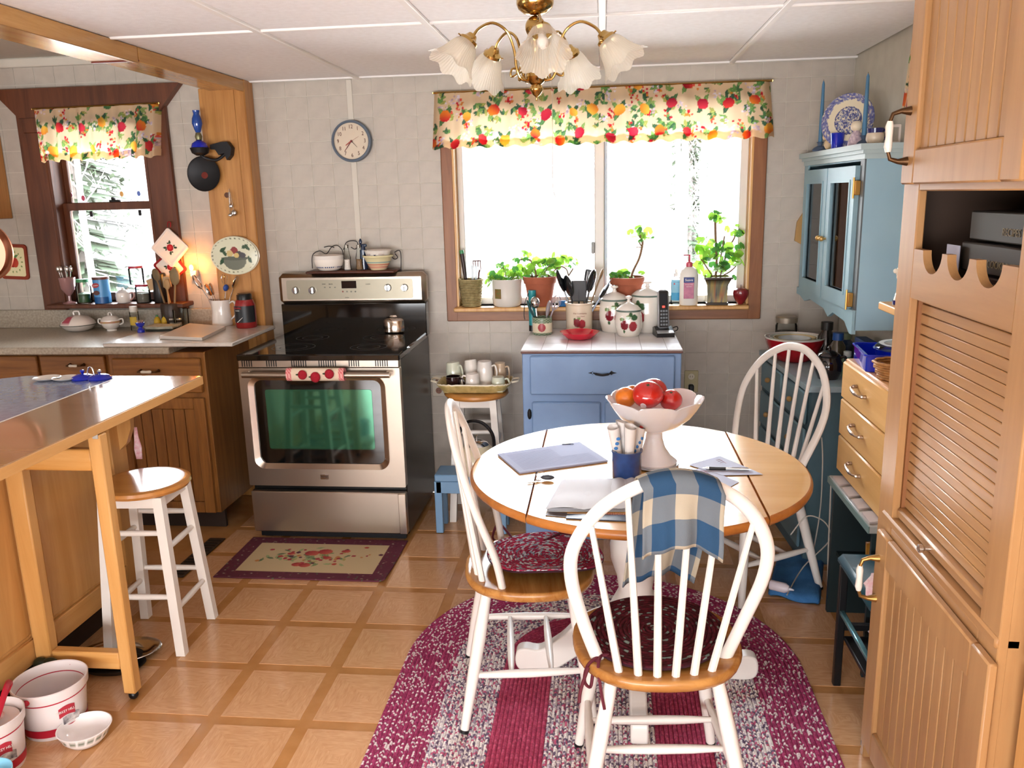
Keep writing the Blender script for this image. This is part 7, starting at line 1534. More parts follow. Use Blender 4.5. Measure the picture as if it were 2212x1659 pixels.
# loose papers, pen
for nm, cs, lab_ in (('letter', ((1487, 1005), (1555, 986), (1648, 1026), (1560, 1028)), 'folded white letter under the pen'), ('envelope', ((1462, 1025), (1520, 1010), (1596, 1042), (1575, 1054), (1500, 1052)), 'white envelope in front of the letter by the draped cloth')):
    o = obj(nm, MB().prism([(tb(u, v).x, tb(u, v).y) for u, v in cs][::-1], TZ_+(.0003 if nm == 'envelope' else .0012), TZ_+(.0011 if nm == 'envelope' else .0022)), PAPER, smooth=0); tag(o, lab_, 'paper')
    for k in range(3): p = tb(cs[1][0]-8+4*k, cs[1][1]+8+3*k, TZ_+.0025); obj('red_scribble', MB().tube([p, p+Vector((.012, .008, 0)), p+Vector((.02, -.002, 0))], .0006, 4), M('scribble_red', '#b08090', .7), o)
a, b = tb(1517, 1011, TZ_+.007), tb(1623, 1014, TZ_+.007); t = thing('ballpoint_pen', 'silver pen with black rubber grip on the letter', 'pen', (0, 0, 0))
obj('barrel', MB().tube([a.lerp(b, .08), a.lerp(b, .95)], .0042, 12), CHROME, t); obj('tip', MB().tube([a, a.lerp(b, .12)], [.0008, .004], 10), CHROME, t); obj('rubber_grip', MB().tube([a.lerp(b, .14), a.lerp(b, .3), a.lerp(b, .48)], [.0052, .0048, .0052], 12), BLACK, t); obj('clip', MB().tube([a.lerp(b, .6)+Vector((0, 0, .005)), a.lerp(b, .93)+Vector((0, 0, .006))], .0012, 6), CHROME, t); obj('button', MB().tube([a.lerp(b, .95), b], .002, 8), CHROME, t)

# ================================================================= BLUE HUTCH
hb = thing('corner_base_cabinet', 'dark blue green base cabinet with drawers in the right back corner', 'cabinet', (0, 0, .0008))
HD = M('dark_hutch_paint', '#4f6a74', .5, col2='#465f69', scale=6)
bz = .80; A_, B_ = Vector((.865, 3.47)), Vector((.815, 4.28))
obj('carcass', MB().prism([(A_.x, A_.y), (XR-.004, A_.y), (XR-.004, YB-.004), (B_.x, B_.y)], 0, bz-.025), HD, hb, smooth=0)
obj('top', MB().prism([(A_.x-.022, A_.y-.02), (XR-.004, A_.y-.02), (XR-.004, YB-.004), (B_.x-.022, B_.y)], bz-.024, bz), M('pale_blue_counter', '#9fb4bc', .35, col2='#8fa5ae', scale=20), hb, smooth=30)
dv = (B_-A_); Ln = dv.length; dv.normalize(); ang = math.atan2(dv.y, dv.x); MX = Matrix.Translation((A_.x, A_.y, 0)) @ Matrix.Rotation(ang, 4, 'Z')
for j, (z0, z1) in enumerate(((.62, .76), (.43, .60), (.24, .41), (.06, .22))):
    for x0, x1 in ((.04, .40), (.42, .78)):
        d_ = obj('drawer', MB().box(x0, x1, .001, .016, z0, z1, .006).xf(MX), M('mid_hutch_paint', '#6c8c98', .45), hb); obj('knob', MB().ball(((x0+x1)/2, .03, (z0+z1)/2), .013, 14).xf(MX), M('turned_wood_knob', '#b08a54', .4), d_)
hu = thing('hutch_cabinet', 'pale blue wall hutch with two glazed doors and brass knobs', 'cabinet', (0, 0, 0))
uA, uB = Vector((1.005, 3.42)), Vector((.978, 4.285)); z0, z1 = 1.10, 1.72
dv = (uB-uA); Ln = dv.length; dv.normalize(); ang = math.atan2(dv.y, dv.x); UX = Matrix.Translation((uA.x, uA.y, 0)) @ Matrix.Rotation(ang, 4, 'Z')
HP = TEALP
obj('near_side', MB().prism([(uA.x, uA.y), (XR-.004, uA.y), (XR-.004, uA.y+.018), (uA.x, uA.y+.018)], z0-.06, z1), M('hutch_side_paint', '#9fc0d0', .45, col2='#95b8ca', scale=4), hu, smooth=0)
obj('far_side', MB().box(uB.x, XR-.004, YB-.02, YB-.004, z0, z1), HP, hu, smooth=0); obj('back', MB().box(XR-.02, XR-.004, uA.y+.018, YB-.02, z0, z1), M('hutch_inside', '#7f98a2', .6), hu, smooth=0)
for z in (z0, 1.29, 1.50, z1-.018): obj('shelf', MB().prism([(uA.x+.002, uA.y+.018), (XR-.02, uA.y+.018), (XR-.02, YB-.02), (uB.x+.002, YB-.02)], z, z+.014), HP, hu, smooth=0)
for k, (ov, za, zb) in enumerate(((.010, z1-.012, z1+.008), (.020, z1+.008, z1+.022), (.034, z1+.022, z1+.044))):
    obj('crown_moulding', MB().prism([(uA.x-ov, uA.y-ov), (XR-.004, uA.y-ov), (XR-.004, YB-.004), (uB.x-ov, YB-.004)], za, zb), M('hutch_crown_paint', '#b4c6c8', .4), hu, smooth=0)
def gdoor(x0, x1, knob):
    d_ = obj('door', framed([(x0, z0+.02), (x1, z0+.02), (x1, z1-.035), (x0, z1-.035)], [(x0+.052, z0+.075), (x1-.052, z0+.075), (x1-.052, z1-.09), (x0+.052, z1-.09)], 0, 0.02).xf(UX @ Matrix.Translation((0, .002, 0))), HP, hu, smooth=0)
    obj('glass', MB().box(x0+.05, x1-.05, .008, .010, z0+.07, z1-.085).xf(UX), pane_mat('door_glass', (.8, .83, .87), 1.6), d_, smooth=0)
    obj('bead', framed([(x0+.050, z0+.073), (x1-.050, z0+.073), (x1-.050, z1-.088), (x0+.050, z1-.088)], [(x0+.060, z0+.083), (x1-.060, z0+.083), (x1-.060, z1-.098), (x0+.060, z1-.098)], .018, .026).xf(UX), HP, d_, smooth=0)
    obj('knob', MB().ball((knob, .040, 1.385), .012, 14).tube([(knob, .02, 1.385), (knob, .035, 1.385)], .005, 8).xf(UX), M('brass_knob', '#c8a060', .3, metal=.6), d_)
gdoor(.055, .42, .40); gdoor(.432, .80, .452)
obj('face_stile', MB().box(.0, .05, -.004, .006, z0-.06, z1-.01, .002).xf(UX), M('dark_gap_paint', '#5c6468', .5), hu); obj('face_stile', MB().box(.802, Ln, -.004, .006, z0-.0, z1-.01, .002).xf(UX), HP, hu)
for z in (1.60, 1.16): obj('hinge', MB().box(.03, .057, .006, .026, z-.028, z+.028, .002).tube([(.045, .028, z-.04), (.045, .028, z+.04)], .004, 8).xf(UX), M('brass_hinge', '#c0924c', .35, metal=.7), hu)
ap = [(.0, -.075), (.03, -.075), (.10, -.035), (.26, -.022), (.33, -.05), (.40, -.022), (.62, -.01), (.72, -.03), (.80, -.012), (Ln, -.01), (Ln, .022), (.0, .022)]
obj('scalloped_apron', MB().prism([(a, z0+b) for a, b in ap], -.002, .014, ax=1).xf(UX), HP, hu, smooth=0)
# inside the hutch
def inh(x, d, z): p = UX @ Vector((x, -d, z)); return p
for k, (x, z, R_, H_, c, lab_) in enumerate(((.16, 1.5145, .038, .05, '#d8dce8', 'lower white and blue cup stacked inside the hutch'), (.16, 1.565, .036, .05, '#c9d0e4', 'upper white and blue cup stacked inside the hutch'), (.55, 1.5145, .03, .07, '#a8b0b8', 'small grey pitcher behind the far hutch door'), (.2, 1.1145, .045, .09, '#2c3f98', 'cobalt jug on the lowest hutch shelf'), (.6, 1.1145, .035, .07, '#c8ccd4', 'white creamer on the lowest hutch shelf'), (.27, 1.3045, .04, .06, '#32489c', 'cobalt bowl on the middle hutch shelf'))):
    t = thing('cup', lab_, 'cup', inh(x, .07, z), 0, 'china inside the hutch'); obj('body', MB().lathe([(.001, 0), (R_*.6, 0), (R_*.95, H_*.3), (R_, H_), (R_*.93, H_), (.001, H_*.2)], 28), M('china'+c[1:], c, .2, coat=.4), t)
for x, lab_ in ((.22, 'white lace cloth hanging over the hutch shelf behind the near door'), (.62, 'white lace cloth hanging over the hutch shelf behind the far door')):
    t = thing('lace_cloth', lab_, 'cloth', inh(x, .020, 1.305)); obj('lace', MB().grid(lambda u, v: ((u-.5)*.20, .003*math.sin(u*20), -.10*v+.012*v*math.cos((u-.5)*18)), 24, 8).xf(Matrix.Rotation(ang, 4, 'Z')), M('white_lace', '#dfe2ec', .9), t, smooth=80, thick=.002)
# on top of the hutch
ZH = 1.7645
def hp(u, v): p = AZ(u, v, ZH); return Vector((min(p.x, 1.12), min(max(p.y, 3.45), 4.15), ZH))
NV = M('pewter_blue', '#4c5c74', .4)
for u, vb, vt, lab_ in ((1771, 322, 172, 'tall slender blue candle at the window side of the hutch top'), (1866, 300, 156, 'tall slender blue candle before the platter, nearer the pantry')):
    p = hp(u, vb); p = AY(u, vb, 4.0 if u < 1800 else 3.6); p.z = ZH; hgt = AY(u, vt, p.y).z-ZH
    t = thing('candle_holder', lab_.replace('tall slender blue candle', 'dark blue holder with the slender candle'), 'candle holder', p, 0, 'candle holders on the hutch'); obj('holder', MB().lathe([(.001, 0), (.03, 0), (.034, .006), (.026, .016), (.010, .024), (.012, .035), (.016, .04), (.001, .041)], 24), NV, t)
    t = thing('candle', lab_, 'candle', p+Vector((0, 0, .040)), 0, 'blue taper candles on the hutch'); obj('wax', MB().lathe([(.001, 0), (.0095, 0), (.009, hgt*.3), (.006, hgt*.8), (.0035, hgt-.05), (.001, hgt-.045)], 16), M('candle_blue', '#4c7a9c', .5), t); obj('wick', MB().tube([(0, 0, hgt-.05), (0, 0, hgt-.040)], .0008, 4), BLACK, t)
p = AY(1832, 258, 3.78); cv = Canvas(.28, .28, .0024, '#d8cdb0'); rq = random.Random(8)
for r0, r1, n_, cs in ((.104, .136, 900, ('#4a4f88', '#6a6f9c', '#8c8cac', '#5c5f90')), (.0, .066, 420, ('#3c4274', '#5a6090', '#8a90a0', '#c8c0b0'))):
    for k in range(n_):
        a = rq.random()*6.283; r = math.sqrt(rq.uniform(r0*r0, r1*r1)); cv.ell(.14+r*math.cos(a), .14+r*math.sin(a), rq.uniform(.003, .007), rq.uniform(.002, .005), rq.choice(cs), ang=rq.random()*3)
for k in range(90): a = k*.07; cv.ell(.14+.067*math.cos(a), .14+.067*math.sin(a), .003, .003, '#3c4274')
pl = thing('blue_platter', 'large blue and cream willow style platter leaning on the hutch top', 'plate', (1.03, 3.80, ZH+.113), rot=(math.radians(-12), math.radians(30), math.radians(-48)))
def plf(u, v): r = v; a = 2*PI*u; return (.118*r*math.cos(a), -.002-.012*max(0, r-.55), .112*r*math.sin(a))
obj('plate', MB().grid(plf, 120, 50, wrapu=True, cols=lambda u, v: cv.at(.5+.485*v*math.cos(2*PI*u), .5+.485*v*math.sin(2*PI*u))), PAINT, pl, smooth=80, thick=.004)
for nm, u, v, y, lab_, build in (
    ('blue_cup', 1808, 318, 3.80, 'cobalt blue tumbler on the hutch top', lambda t: obj('body', MB().lathe([(.001, 0), (.024, 0), (.029, .06), (.032, .064), (.027, .064), (.001, .01)], 24), COBALT, t)),
    ('bird_figurine', 1788, 320, 3.86, 'small cream bird figurine beside the cobalt tumbler', lambda t: (obj('body', MB().ball((0, 0, .022), .02, 16, .8, .7, 1.1).ball((-.012, 0, .052), .013, 12), M('cream_figurine', '#d0b48c', .4), t), obj('tail', MB().tube([(.01, 0, .02), (.035, 0, .05)], [.010, .004], 8), M('cream_figurine', '#d0b48c', .4), t))),
    ('flower_figurine', 1848, 312, 3.62, 'white floral china figurine in the middle of the hutch top', lambda t: (obj('body', MB().lathe([(.001, 0), (.032, 0), (.03, .02), (.02, .045), (.012, .06), (.001, .065)], 20), M('pink_white_china', '#dcc8cc', .3, col2='#9c8898', scale=90), t), obj('head', MB().ball((0, 0, .078), .024, 16, 1, .8, .9), M('cream_china', '#e6d6bc', .3), t))),
    ('creamer_jug', 1889, 312, 3.50, 'cream jug with dark blue rim and handle on the hutch top', lambda t: (obj('body', MB().lathe([(.001, 0), (.024, 0), (.034, .018), (.032, .038), (.028, .045), (.001, .046)], 28), M('cream_jug', '#d8c4ac', .3, coat=.3), t), obj('rim', MB().lathe([(.029, .040), (.032, .06), (.028, .06), (.026, .044)], 28), M('navy_rim', '#1c1c5c', .2, coat=.4), t), obj('handle', MB().tube(spline([(.028, 0, .052), (.052, 0, .05), (.055, 0, .032), (.030, 0, .018)], 5), .006, 8), M('navy_rim', '#1c1c5c', .2), t))),
    ('photo_stand', 1932, 310, 3.47, 'small pale glass stand at the pantry end of the hutch top', lambda t: obj('frame', framed(rrect(-.02, .02, 0, .07, .004), rrect(-.013, .013, .008, .06, .003), -.003, .003), M('pale_frame', '#dccfc4', .3), t))):
    p = AY(u, v, y); build(thing(nm, lab_, nm.split('_')[-1], (min(p.x, XR-.045), y, ZH)))
# things on the lower hutch counter
ZL = .8005
def lc(u, v, xm=1.1, ym=4.2): p = AZ(u, v, ZL); return Vector((min(p.x, xm), min(p.y, ym), ZL))
p = AY(1715, 765, 4.02); p.z = ZL
RB = (.137, .082); t = thing('mixing_bowl_red', 'big red mixing bowl, outermost of the nested bowls', 'bowl', p, 0, 'nested mixing bowls on the blue hutch counter')
obj('body', MB().lathe([(.001, 0), (.07, 0), (.085, .006), (.115, .04), (.132, .085), (.139, .115), (.135, .115), (.125, .08), (.08, .012), (.001, .01)], 56), M('bowl_red', '#a81420', .2, coat=.5), t); obj('white_lip', MB().lathe([(.1365, .106), (.140, .1155), (.134, .116), (.122, .075)], 56, caps=False), GWHITE, t)
for k, (R_, zt, c, lab_) in enumerate(((.118, .114, '#e0e4dc', 'second largest white lined bowl nested in the red bowl'), (.098, .112, '#d8c89c', 'third nested bowl with tan rim'), (.075, .109, '#d8e0e4', 'smallest pale blue bowl at the centre of the nest'))):
    t = thing('nested_bowl', lab_, 'bowl', p, 0, 'nested mixing bowls on the blue hutch counter'); b0 = .018+.012*k; obj('body', MB().lathe([(.001, b0), (R_*.5, b0), (R_*.75, b0+.02), (R_*.93, .07), (R_, zt), (R_-.004, zt), (R_*.88, .07), (R_*.5, b0+.006), (.001, b0+.005)], 48), M('nest'+c[1:], c, .2, coat=.4), t)
p = AY(1697, 745, 4.20); t = thing('glass_jar', 'clear jar with ribbed steel lid behind the red bowl', 'jar', (p.x, 4.205, ZL)); obj('body', MB().lathe([(.001, 0), (.048, 0), (.052, .006), (.052, .14), (.044, .16), (.001, .161)], 36), CLEAR, t); obj('lid', MB().lathe([(.052, .155), (.053, .18), (.048, .186), (.001, .186)], 40), M('jar_lid_steel', '#a89c8c', .4, metal=.7), t); obj('contents', MB().lathe([(.001, .004), (.048, .004), (.048, .11), (.001, .112)], 24), M('grey_grain', '#6a645c', .9), t)
p = AZ(1794, 822, ZL); t = thing('bean_pot', 'dark brown glazed bean pot with lid and two handles', 'pot', (p.x, p.y+.045, ZL)); BP = M('brown_glaze', '#160a08', .08, coat=.8)
obj('body', MB().lathe([(.001, 0), (.042, 0), (.044, .006), (.056, .035), (.056, .07), (.045, .095), (.048, .102), (.040, .102), (.001, .09)], 40), BP, t); l_ = obj('lid', MB().lathe([(.047, .102), (.044, .108), (.025, .12), (.001, .124)], 32), BP, t); obj('knob', MB().lathe([(.006, .12), (.009, .134), (.004, .142), (.001, .143)], 14), BP, l_)
for s in (-1, 1): obj('handle', MB().tube(spline([(s*.046, 0, .092), (s*.068, 0, .092), (s*.068, 0, .070), (s*.054, 0, .062)], 4), .006, 8), BP, t)
for nm, u, v, y, R_, H_, c, cap, lab_ in (('bottle', 1808, 770, 3.82, .035, .15, '#4a4434', '#1c4a8c', 'dark bottle with blue cap behind the bean pot'), ('bottle', 1784, 750, 4.0, .04, .17, '#1c1814', '#181410', 'black bottle in the shadow beside the red bowl'), ('canister', 1829, 790, 3.66, .024, .10, '#6f9a80', '#c8d0cc', 'small green canister with pale lid by the chest'), ('tin', 1834, 735, 3.95, .04, .13, '#2a3c5c', '#7c8c70', 'dark blue tin at the back of the hutch counter')):
    p = AY(u, v, y); t = thing(nm, lab_, nm, (min(p.x, 1.12), y, ZL)); obj('body', MB().lathe([(.001, 0), (R_, 0), (R_, H_*.7), (R_*.6, H_*.85), (R_*.6, H_), (.001, H_)], 24), M('b'+c[1:], c, .15, coat=.5), t); obj('cap', MB().lathe([(R_*.68, H_*.88), (R_*.68, H_*1.1), (.001, H_*1.11)], 20), M('c'+cap[1:], cap, .4), t)
# wooden board leaning left of hutch
t = thing('wooden_paddle', 'tan wooden board hanging between the window and the hutch', 'board', (0, 0, 0)); pts = [AY(u, v, YB-.02) for u, v in ((1735, 460), (1722, 480), (1717, 520), (1735, 530))]; obj('board', MB().prism([(p.x, p.z) for p in pts], YB-.02, YB-.004, ax=1), M('tan_board', '#b08850', .5), t, smooth=0)

# ================================================================= DESK, CHEST, STOOL
dk = thing('small_desk', 'dark green open desk with pale top under the chest of drawers', 'desk', (0, 0, .0008)); DG = M('dark_green_paint', '#1c2a2c', .5)
obj('top', MB().box(.845, XR-.004, 2.585, 3.08, .517, .545, .004), M('pale_desk_top', '#a8a8a4', .4, col2='#989894', scale=12), dk)
obj('side', MB().box(.86, XR-.01, 3.04, 3.06, 0, .516), DG, dk); obj('side', MB().box(.86, XR-.01, 2.595, 2.61, 0, .516), DG, dk); obj('back', MB().box(XR-.025, XR-.01, 2.61, 3.04, 0, .516), M('desk_inside', '#2c2a28', .8), dk)
obj('shelf', MB().box(.88, XR-.026, 2.61, 3.04, .24, .255), DG, dk); obj('front_edge', MB().box(.842, .847, 2.585, 3.08, .518, .542, .001), M('teal_edge', '#6c8480', .5), dk)
for k in range(4):
    y0 = 2.60+.118*k; t = tag(obj('paper_pad', MB().prism([(.85, y0), (.90, y0+.015), (.905, y0+.105), (.852, y0+.09)], .5455, .553), M('grey_card', '#b8aca8', .7)), ('pale card on the desk edge, nearest the pantry', 'pale card on the desk edge, second from the pantry', 'pale card on the desk edge, second from the hutch', 'pale card on the desk edge, nearest the hutch')[k], 'card', 'cards on the desk edge')
o = thing('snack_bag', 'yellow snack bag standing inside the dark desk', 'bag', (.95, 2.72, .2562), .2); obj('bag', MB().grid(lambda u, v: ((u-.5)*.14, -.02*math.sin(PI*u)*math.sin(PI*v), .18*v), 10, 10), M('bag_yellow', '#c8a418', .4, col2='#8c2c1c', scale=14), o, smooth=80, thick=.02)
CHM = M('chest_maple', '#dcae6c', .35, kind='wood', col2='#cb9a58', scale=4, axis=1)
cd = thing('drawer_chest', 'small three drawer maple chest standing on the green desk', 'chest of drawers', (0, 0, 0)); cz0, cz1 = .5545, .985
obj('body', MB().box(.905, XR-.006, 2.60, 3.125, cz0, cz1-.012, .003), M('chest_dark_side', '#8c4a2a', .4, kind='wood', scale=5, axis=2), cd); obj('top', MB().box(.895, XR-.006, 2.585, 3.13, cz1-.012, cz1, .004), M('chest_top_wood', '#cf9a68', .35, kind='wood', scale=4, axis=1), cd)
for k in range(3):
    za = cz0+.004+k*.141; d_ = obj('drawer', MB().box(.882, .905, 2.605, 3.12, za, za+.136, .005), CHM, cd); zc = za+.075
    h_ = obj('handle', MB().tube(spline([(.881, 2.93, zc+.008), (.858, 2.925, zc+.006), (.852, 2.87, zc), (.858, 2.835, zc-.004), (.881, 2.83, zc-.006)], 5), [.007]*4+[.004]*4+[.006]*5+[.004]*4+[.007]*4, 8), M('pull_metal', '#b09a88', .25, metal=.9), d_)
# blue glass dishes and basket on the chest
CZ = .9855
t = thing('casserole_dish', 'round cobalt glass casserole with white lid on the chest', 'dish', (1.06, 2.985, CZ)); obj('body', MB().lathe([(.001, 0), (.085, 0), (.10, .012), (.108, .055), (.113, .062), (.103, .062), (.095, .012), (.001, .008)], 48), COBALT, t); obj('lid', MB().lathe([(.104, .062), (.108, .068), (.10, .076), (.05, .085), (.001, .087)], 44), CLEAR, t); obj('plate', MB().lathe([(.001, .070), (.085, .072), (.095, .080), (.001, .079)], 40), GWHITE, t)
t = thing('loaf_dish', 'rectangular cobalt glass loaf dish at the front of the chest top', 'dish', (.955, 3.0, CZ), math.radians(-6))
obj('body', framed(rrect(-.05, .05, -.12, .12, .014), rrect(-.042, .042, -.112, .112, .012), 0, .055).xf(Matrix([(1, 0, 0, 0), (0, 0, 1, 0), (0, 1, 0, 0), (0, 0, 0, 1)])), COBALT, t); obj('bottom', MB().box(-.046, .046, -.116, .116, 0, .008, .003), COBALT, t); obj('rim', MB().tube([(a, b, .056) for a, b in rrect(-.054, .054, -.124, .124, .016)], .004, 6, closed=True), COBALT, t)
t = thing('wicker_basket', 'small wicker basket beside the loaf dish on the chest', 'basket', (.965, 2.775, CZ)); bm_ = MB()
for j in range(7): bm_.tube([((.062+.003*j+.003*(1 if (k+j) % 2 else -1))*math.cos(2*PI*k/24), (.062+.003*j+.003*(1 if (k+j) % 2 else -1))*math.sin(2*PI*k/24)*.9, .005+.0085*j) for k in range(24)], .005, 5, closed=True)
o = obj('weave', bm_, M('wicker_tan', '#b8844c', .6, col2='#8c5f34', scale=60), t, smooth=80); o['kind'] = 'stuff'; obj('bottom', MB().lathe([(.001, .001), (.062, .001), (.062, .005), (.001, .005)], 24, sy=.9), M('wicker_tan', '#b8844c', .6), t)
o = thing('cookbook', 'tan and blue cookbook standing on the hutch counter behind the cobalt dishes', 'book', (1.11, 3.60, .8008), 0); obj('cover', MB().box(-.025, .025, -.09, .09, 0, .17, .003), M('book0', '#2c4c7c', .5), o); obj('pages', MB().box(-.021, .021, -.0915, -.0895, .004, .166), PAPER, o, smooth=0)
# corner shelf with figurine
p = AY(1905, 655, 2.42); t = thing('corner_shelf', 'small pine shelf on the far side of the pantry', 'shelf', (0, 0, 0)); obj('board', MB().box(p.x, .95, 2.2005, 2.45, 1.262, 1.284, .003), CHM, t); obj('cleat', MB().box(p.x+.04, .94, 2.2005, 2.215, 1.23, 1.262), CHM, t)
p = AY(1948, 640, 2.40); t = thing('dutch_girl_figurine', 'white and blue china girl in a bonnet on the small shelf', 'figurine', (p.x-.006, 2.38, 1.2845)); CH = M('blue_white_china', '#e4dccc', .2, coat=.5)
obj('skirt', MB().lathe([(.001, .010), (.022, .010), (.018, .03), (.012, .045), (.001, .046)], 24), CH, t); obj('base', MB().lathe([(.001, 0), (.024, 0), (.024, .012), (.001, .013)], 24), M('navy_rim', '#1c1c5c', .2), t); obj('bodice', MB().ball((0, 0, .05), .013, 14), M('navy_rim', '#1c1c5c', .2), t)
hd = obj('head', MB().ball((0, 0, .077), .018, 18, 1, .95, 1.05), M('china_face', '#e8d4bc', .3), t); obj('bonnet', MB().lathe([(.019, .080), (.022, .092), (.015, .103), (.001, .107)], 24).ball((-.022, 0, .092), .007, 10).ball((.022, 0, .092), .007, 10), CH, hd)
obj('eyes', MB().ball((-.006, -.017, .078), .0018, 8).ball((.006, -.017, .078), .0018, 8), INK, hd)
# dark green upholstered stool by the pantry
t = thing('side_chair', 'black metal framed seat with dark teal vinyl beside the pantry', 'chair', (.90, 2.385, .0008))
obj('seat', MB().box(-.155, .15, -.175, .18, .425, .462, .014), M('teal_vinyl', '#1f4450', .35, bump=.2, bscale=150), t)
for sx_, sy_ in ((-1, 1), (1, 1), (-1, -1), (1, -1)): obj('leg', MB().box(sx_*.135-.012, sx_*.135+.012, sy_*.16-.012, sy_*.16+.012, 0, .425, .003), BLACK, t)
obj('rail', MB().box(-.125, .125, .152, .168, .20, .225, .003), BLACK, t); obj('rail', MB().box(-.143, -.127, -.15, .15, .26, .275, .003), M('rail_highlight_cyan', '#8cc8d0', .2, metal=.8), t)  # cyan of the side rail is a painted highlight on the black frame
obj('lower_shelf', MB().box(-.125, .125, -.15, .15, .17, .185, .003), BLACK, t)
t = thing('plastic_bag', 'crumpled clear plastic bag on the rack under the teal seat', 'bag', (.93, 2.46, .1866)); rr_ = random.Random(3)
obj('bag', MB().lathe([(.001, 0), (.07, 0), (.085, .03), (.075, .07), (.04, .10), (.015, .115), (.001, .12)], 22, mod=lambda a, r, z, i: (r*(1+.18*math.sin(a*5+i)+.1*math.sin(a*9+2*i)), z*(1+.1*math.sin(a*4)))), M('crinkled_plastic', '#c8c4cc', .15, coat=.6), t, smooth=20)
t = thing('pink_cloth', 'pink and white cloth bunched behind the pantry door handle', 'cloth', (.80, 2.27, .4634)); obj('folds', MB().lathe([(.001, 0), (.045, 0), (.05, .03), (.035, .06), (.001, .07)], 26, mod=lambda a, r, z, i: (r*(1+.2*math.sin(a*6+i*1.3)), z)), M('pink_check', '#d8909c', .9, col2='#e8dcd8', scale=60), t)
# blue towel and odds on the floor
P_ = [AZ(u, v, 0) for u, v in ((1682, 1205), (1777, 1210), (1768, 1310), (1662, 1288))]
t = thing('blue_towel', 'folded blue towel on the floor by the right chair', 'towel', (0, 0, 0)); obj('cloth', MB().grid(lambda u, v: tuple(P_[3].lerp(P_[2], u).lerp(P_[0].lerp(P_[1], u), v)+Vector((0, 0, .020+.006*math.sin(u*8+v*5)+.004*math.sin(v*13)-(.014 if (u < .02 or u > .98 or v < .02 or v > .98) else 0)))), 24, 24), M('denim_blue_towel', '#3f78b0', .95, bump=1, bscale=250, col2='#346a9f', scale=20), t, smooth=80, thick=.014)
q = AZ(1690, 1280, .03); t = thing('glue_bottle', 'white squeeze bottle lying on the blue towel', 'bottle', (q.x, q.y, .052), rot=(0, math.radians(90), math.radians(-28))); obj('body', MB().lathe([(.001, -.05), (.018, -.05), (.02, -.045), (.02, .01), (.012, .025), (.001, .026)], 24), M('squeeze_white', '#dcd0d8', .3), t); obj('nozzle', MB().tube([(0, 0, .024), (0, 0, .045)], [.007, .003], 10), M('nozzle', '#c8c8d0', .3), t)
def cable(name, label, pts, r=.0026, mat=None):
    o = obj(name, MB().tube(spline(pts, 6), r, 6), mat or M('cable_grey', '#b8b0a4', .5)); tag(o, label, 'cable', 'cables by the desk'); return o
cable('power_cord', 'pale cord hanging straight down behind the right chair', [AY(1775, 945, 3.3), AY(1777, 1000, 3.3), AY(1772, 1100, 3.3), AY(1757, 1190, 3.3), AZ(1750, 1215, .03)])
cable('power_cord', 'pale cord arching up behind the table edge and into the desk', [AZ(1700, 1285, .045), AZ(1735, 1225, .06), AY(1790, 1170, 3.12), AY(1790, 1140, 3.12), AY(1770, 1120, 3.12), AY(1740, 1117, 3.12), AY(1708, 1155, 3.12)])
cable('power_cord', 'pale cord running down the desk corner', [AY(1795, 1045, 3.10), AY(1793, 1100, 3.10), AY(1789, 1200, 3.10), AZ(1788, 1300, .003)], .003)

# ================================================================= PANTRY
Xf = .742
pa = thing('pantry_cabinet', 'tall maple pantry with beadboard doors and slatted roll front', 'pantry', (0, 0, .0008))
PY0, PY1, OY0, OY1 = 1.50, 2.20, 1.583, 2.098
obj('side', MB().box(Xf+.001, XR-.004, PY1-.02, PY1, 0, ZC-.004, .002), PMAP, pa); obj('side', MB().box(Xf+.001, XR-.004, PY0, PY0+.02, 0, ZC-.004, .002), PMAP, pa); obj('back', MB().box(XR-.03, XR-.004, PY0+.02, PY1-.02, 0, ZC-.004), M('pantry_inside_shade', '#3a281c', .7), pa, smooth=0)
for z in (.75, 1.352, 1.60): obj('inner_shelf', MB().box(Xf+.022, XR-.031, PY0+.021, PY1-.021, z, z+.018), M('pantry_inside_shade', '#3a281c', .7), pa, smooth=0)  # dark colour carries the shade inside the pantry
for ya_ in (PY1-.026, PY0+.0205): obj('cubby_shade_sheet', MB().box(Xf+.02, XR-.031, ya_, ya_+.0055, 1.371, 1.60), M('pantry_inside_shade', '#3a281c', .7), pa, smooth=0)  # dark sheets added for the shade at the cubby ends, plain maple otherwise
obj('face_stile', MB().box(Xf-.002, Xf+.018, OY1, PY1+.001, .06, ZC-.004, .003), PMAP, pa); obj('face_stile', MB().box(Xf-.002, Xf+.018, PY0-.001, OY0, .06, ZC-.004, .003), PMAP, pa)
n_ = 14; sc = [(OY0, 1.338), (OY1, 1.338), (OY1, 1.455)]
for k, (yc) in enumerate((1.985, 1.845, 1.700)):
    sc += [(yc+.056, 1.455)]+[(yc+.056*math.cos(PI*g/n_), 1.455-.050*math.sin(PI*g/n_)) for g in range(1, n_)]+[(yc-.056, 1.455)]
sc += [(OY0, 1.455)]
obj('scalloped_rail', MB().prism(sc, Xf-.0015, Xf+.0175, ax=0), PMAPY, pa, smooth=20)
obj('face_rail', MB().box(Xf-.002, Xf+.018, OY0, OY1, 1.59, ZC-.004, .003), PMAPY, pa)
obj('face_rail', MB().box(Xf-.0015, Xf+.018, OY0, OY1, .60, .742, .003), PMAPY, pa)
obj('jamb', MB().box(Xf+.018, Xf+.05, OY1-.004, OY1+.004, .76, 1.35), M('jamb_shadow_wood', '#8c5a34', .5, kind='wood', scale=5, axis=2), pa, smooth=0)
for k in range(22):
    z = .800+k*.0250; obj('slat', MB().box(Xf+.026, Xf+.036, OY0, OY1-.002, z, z+.0236, .0018), PMAPY, pa)
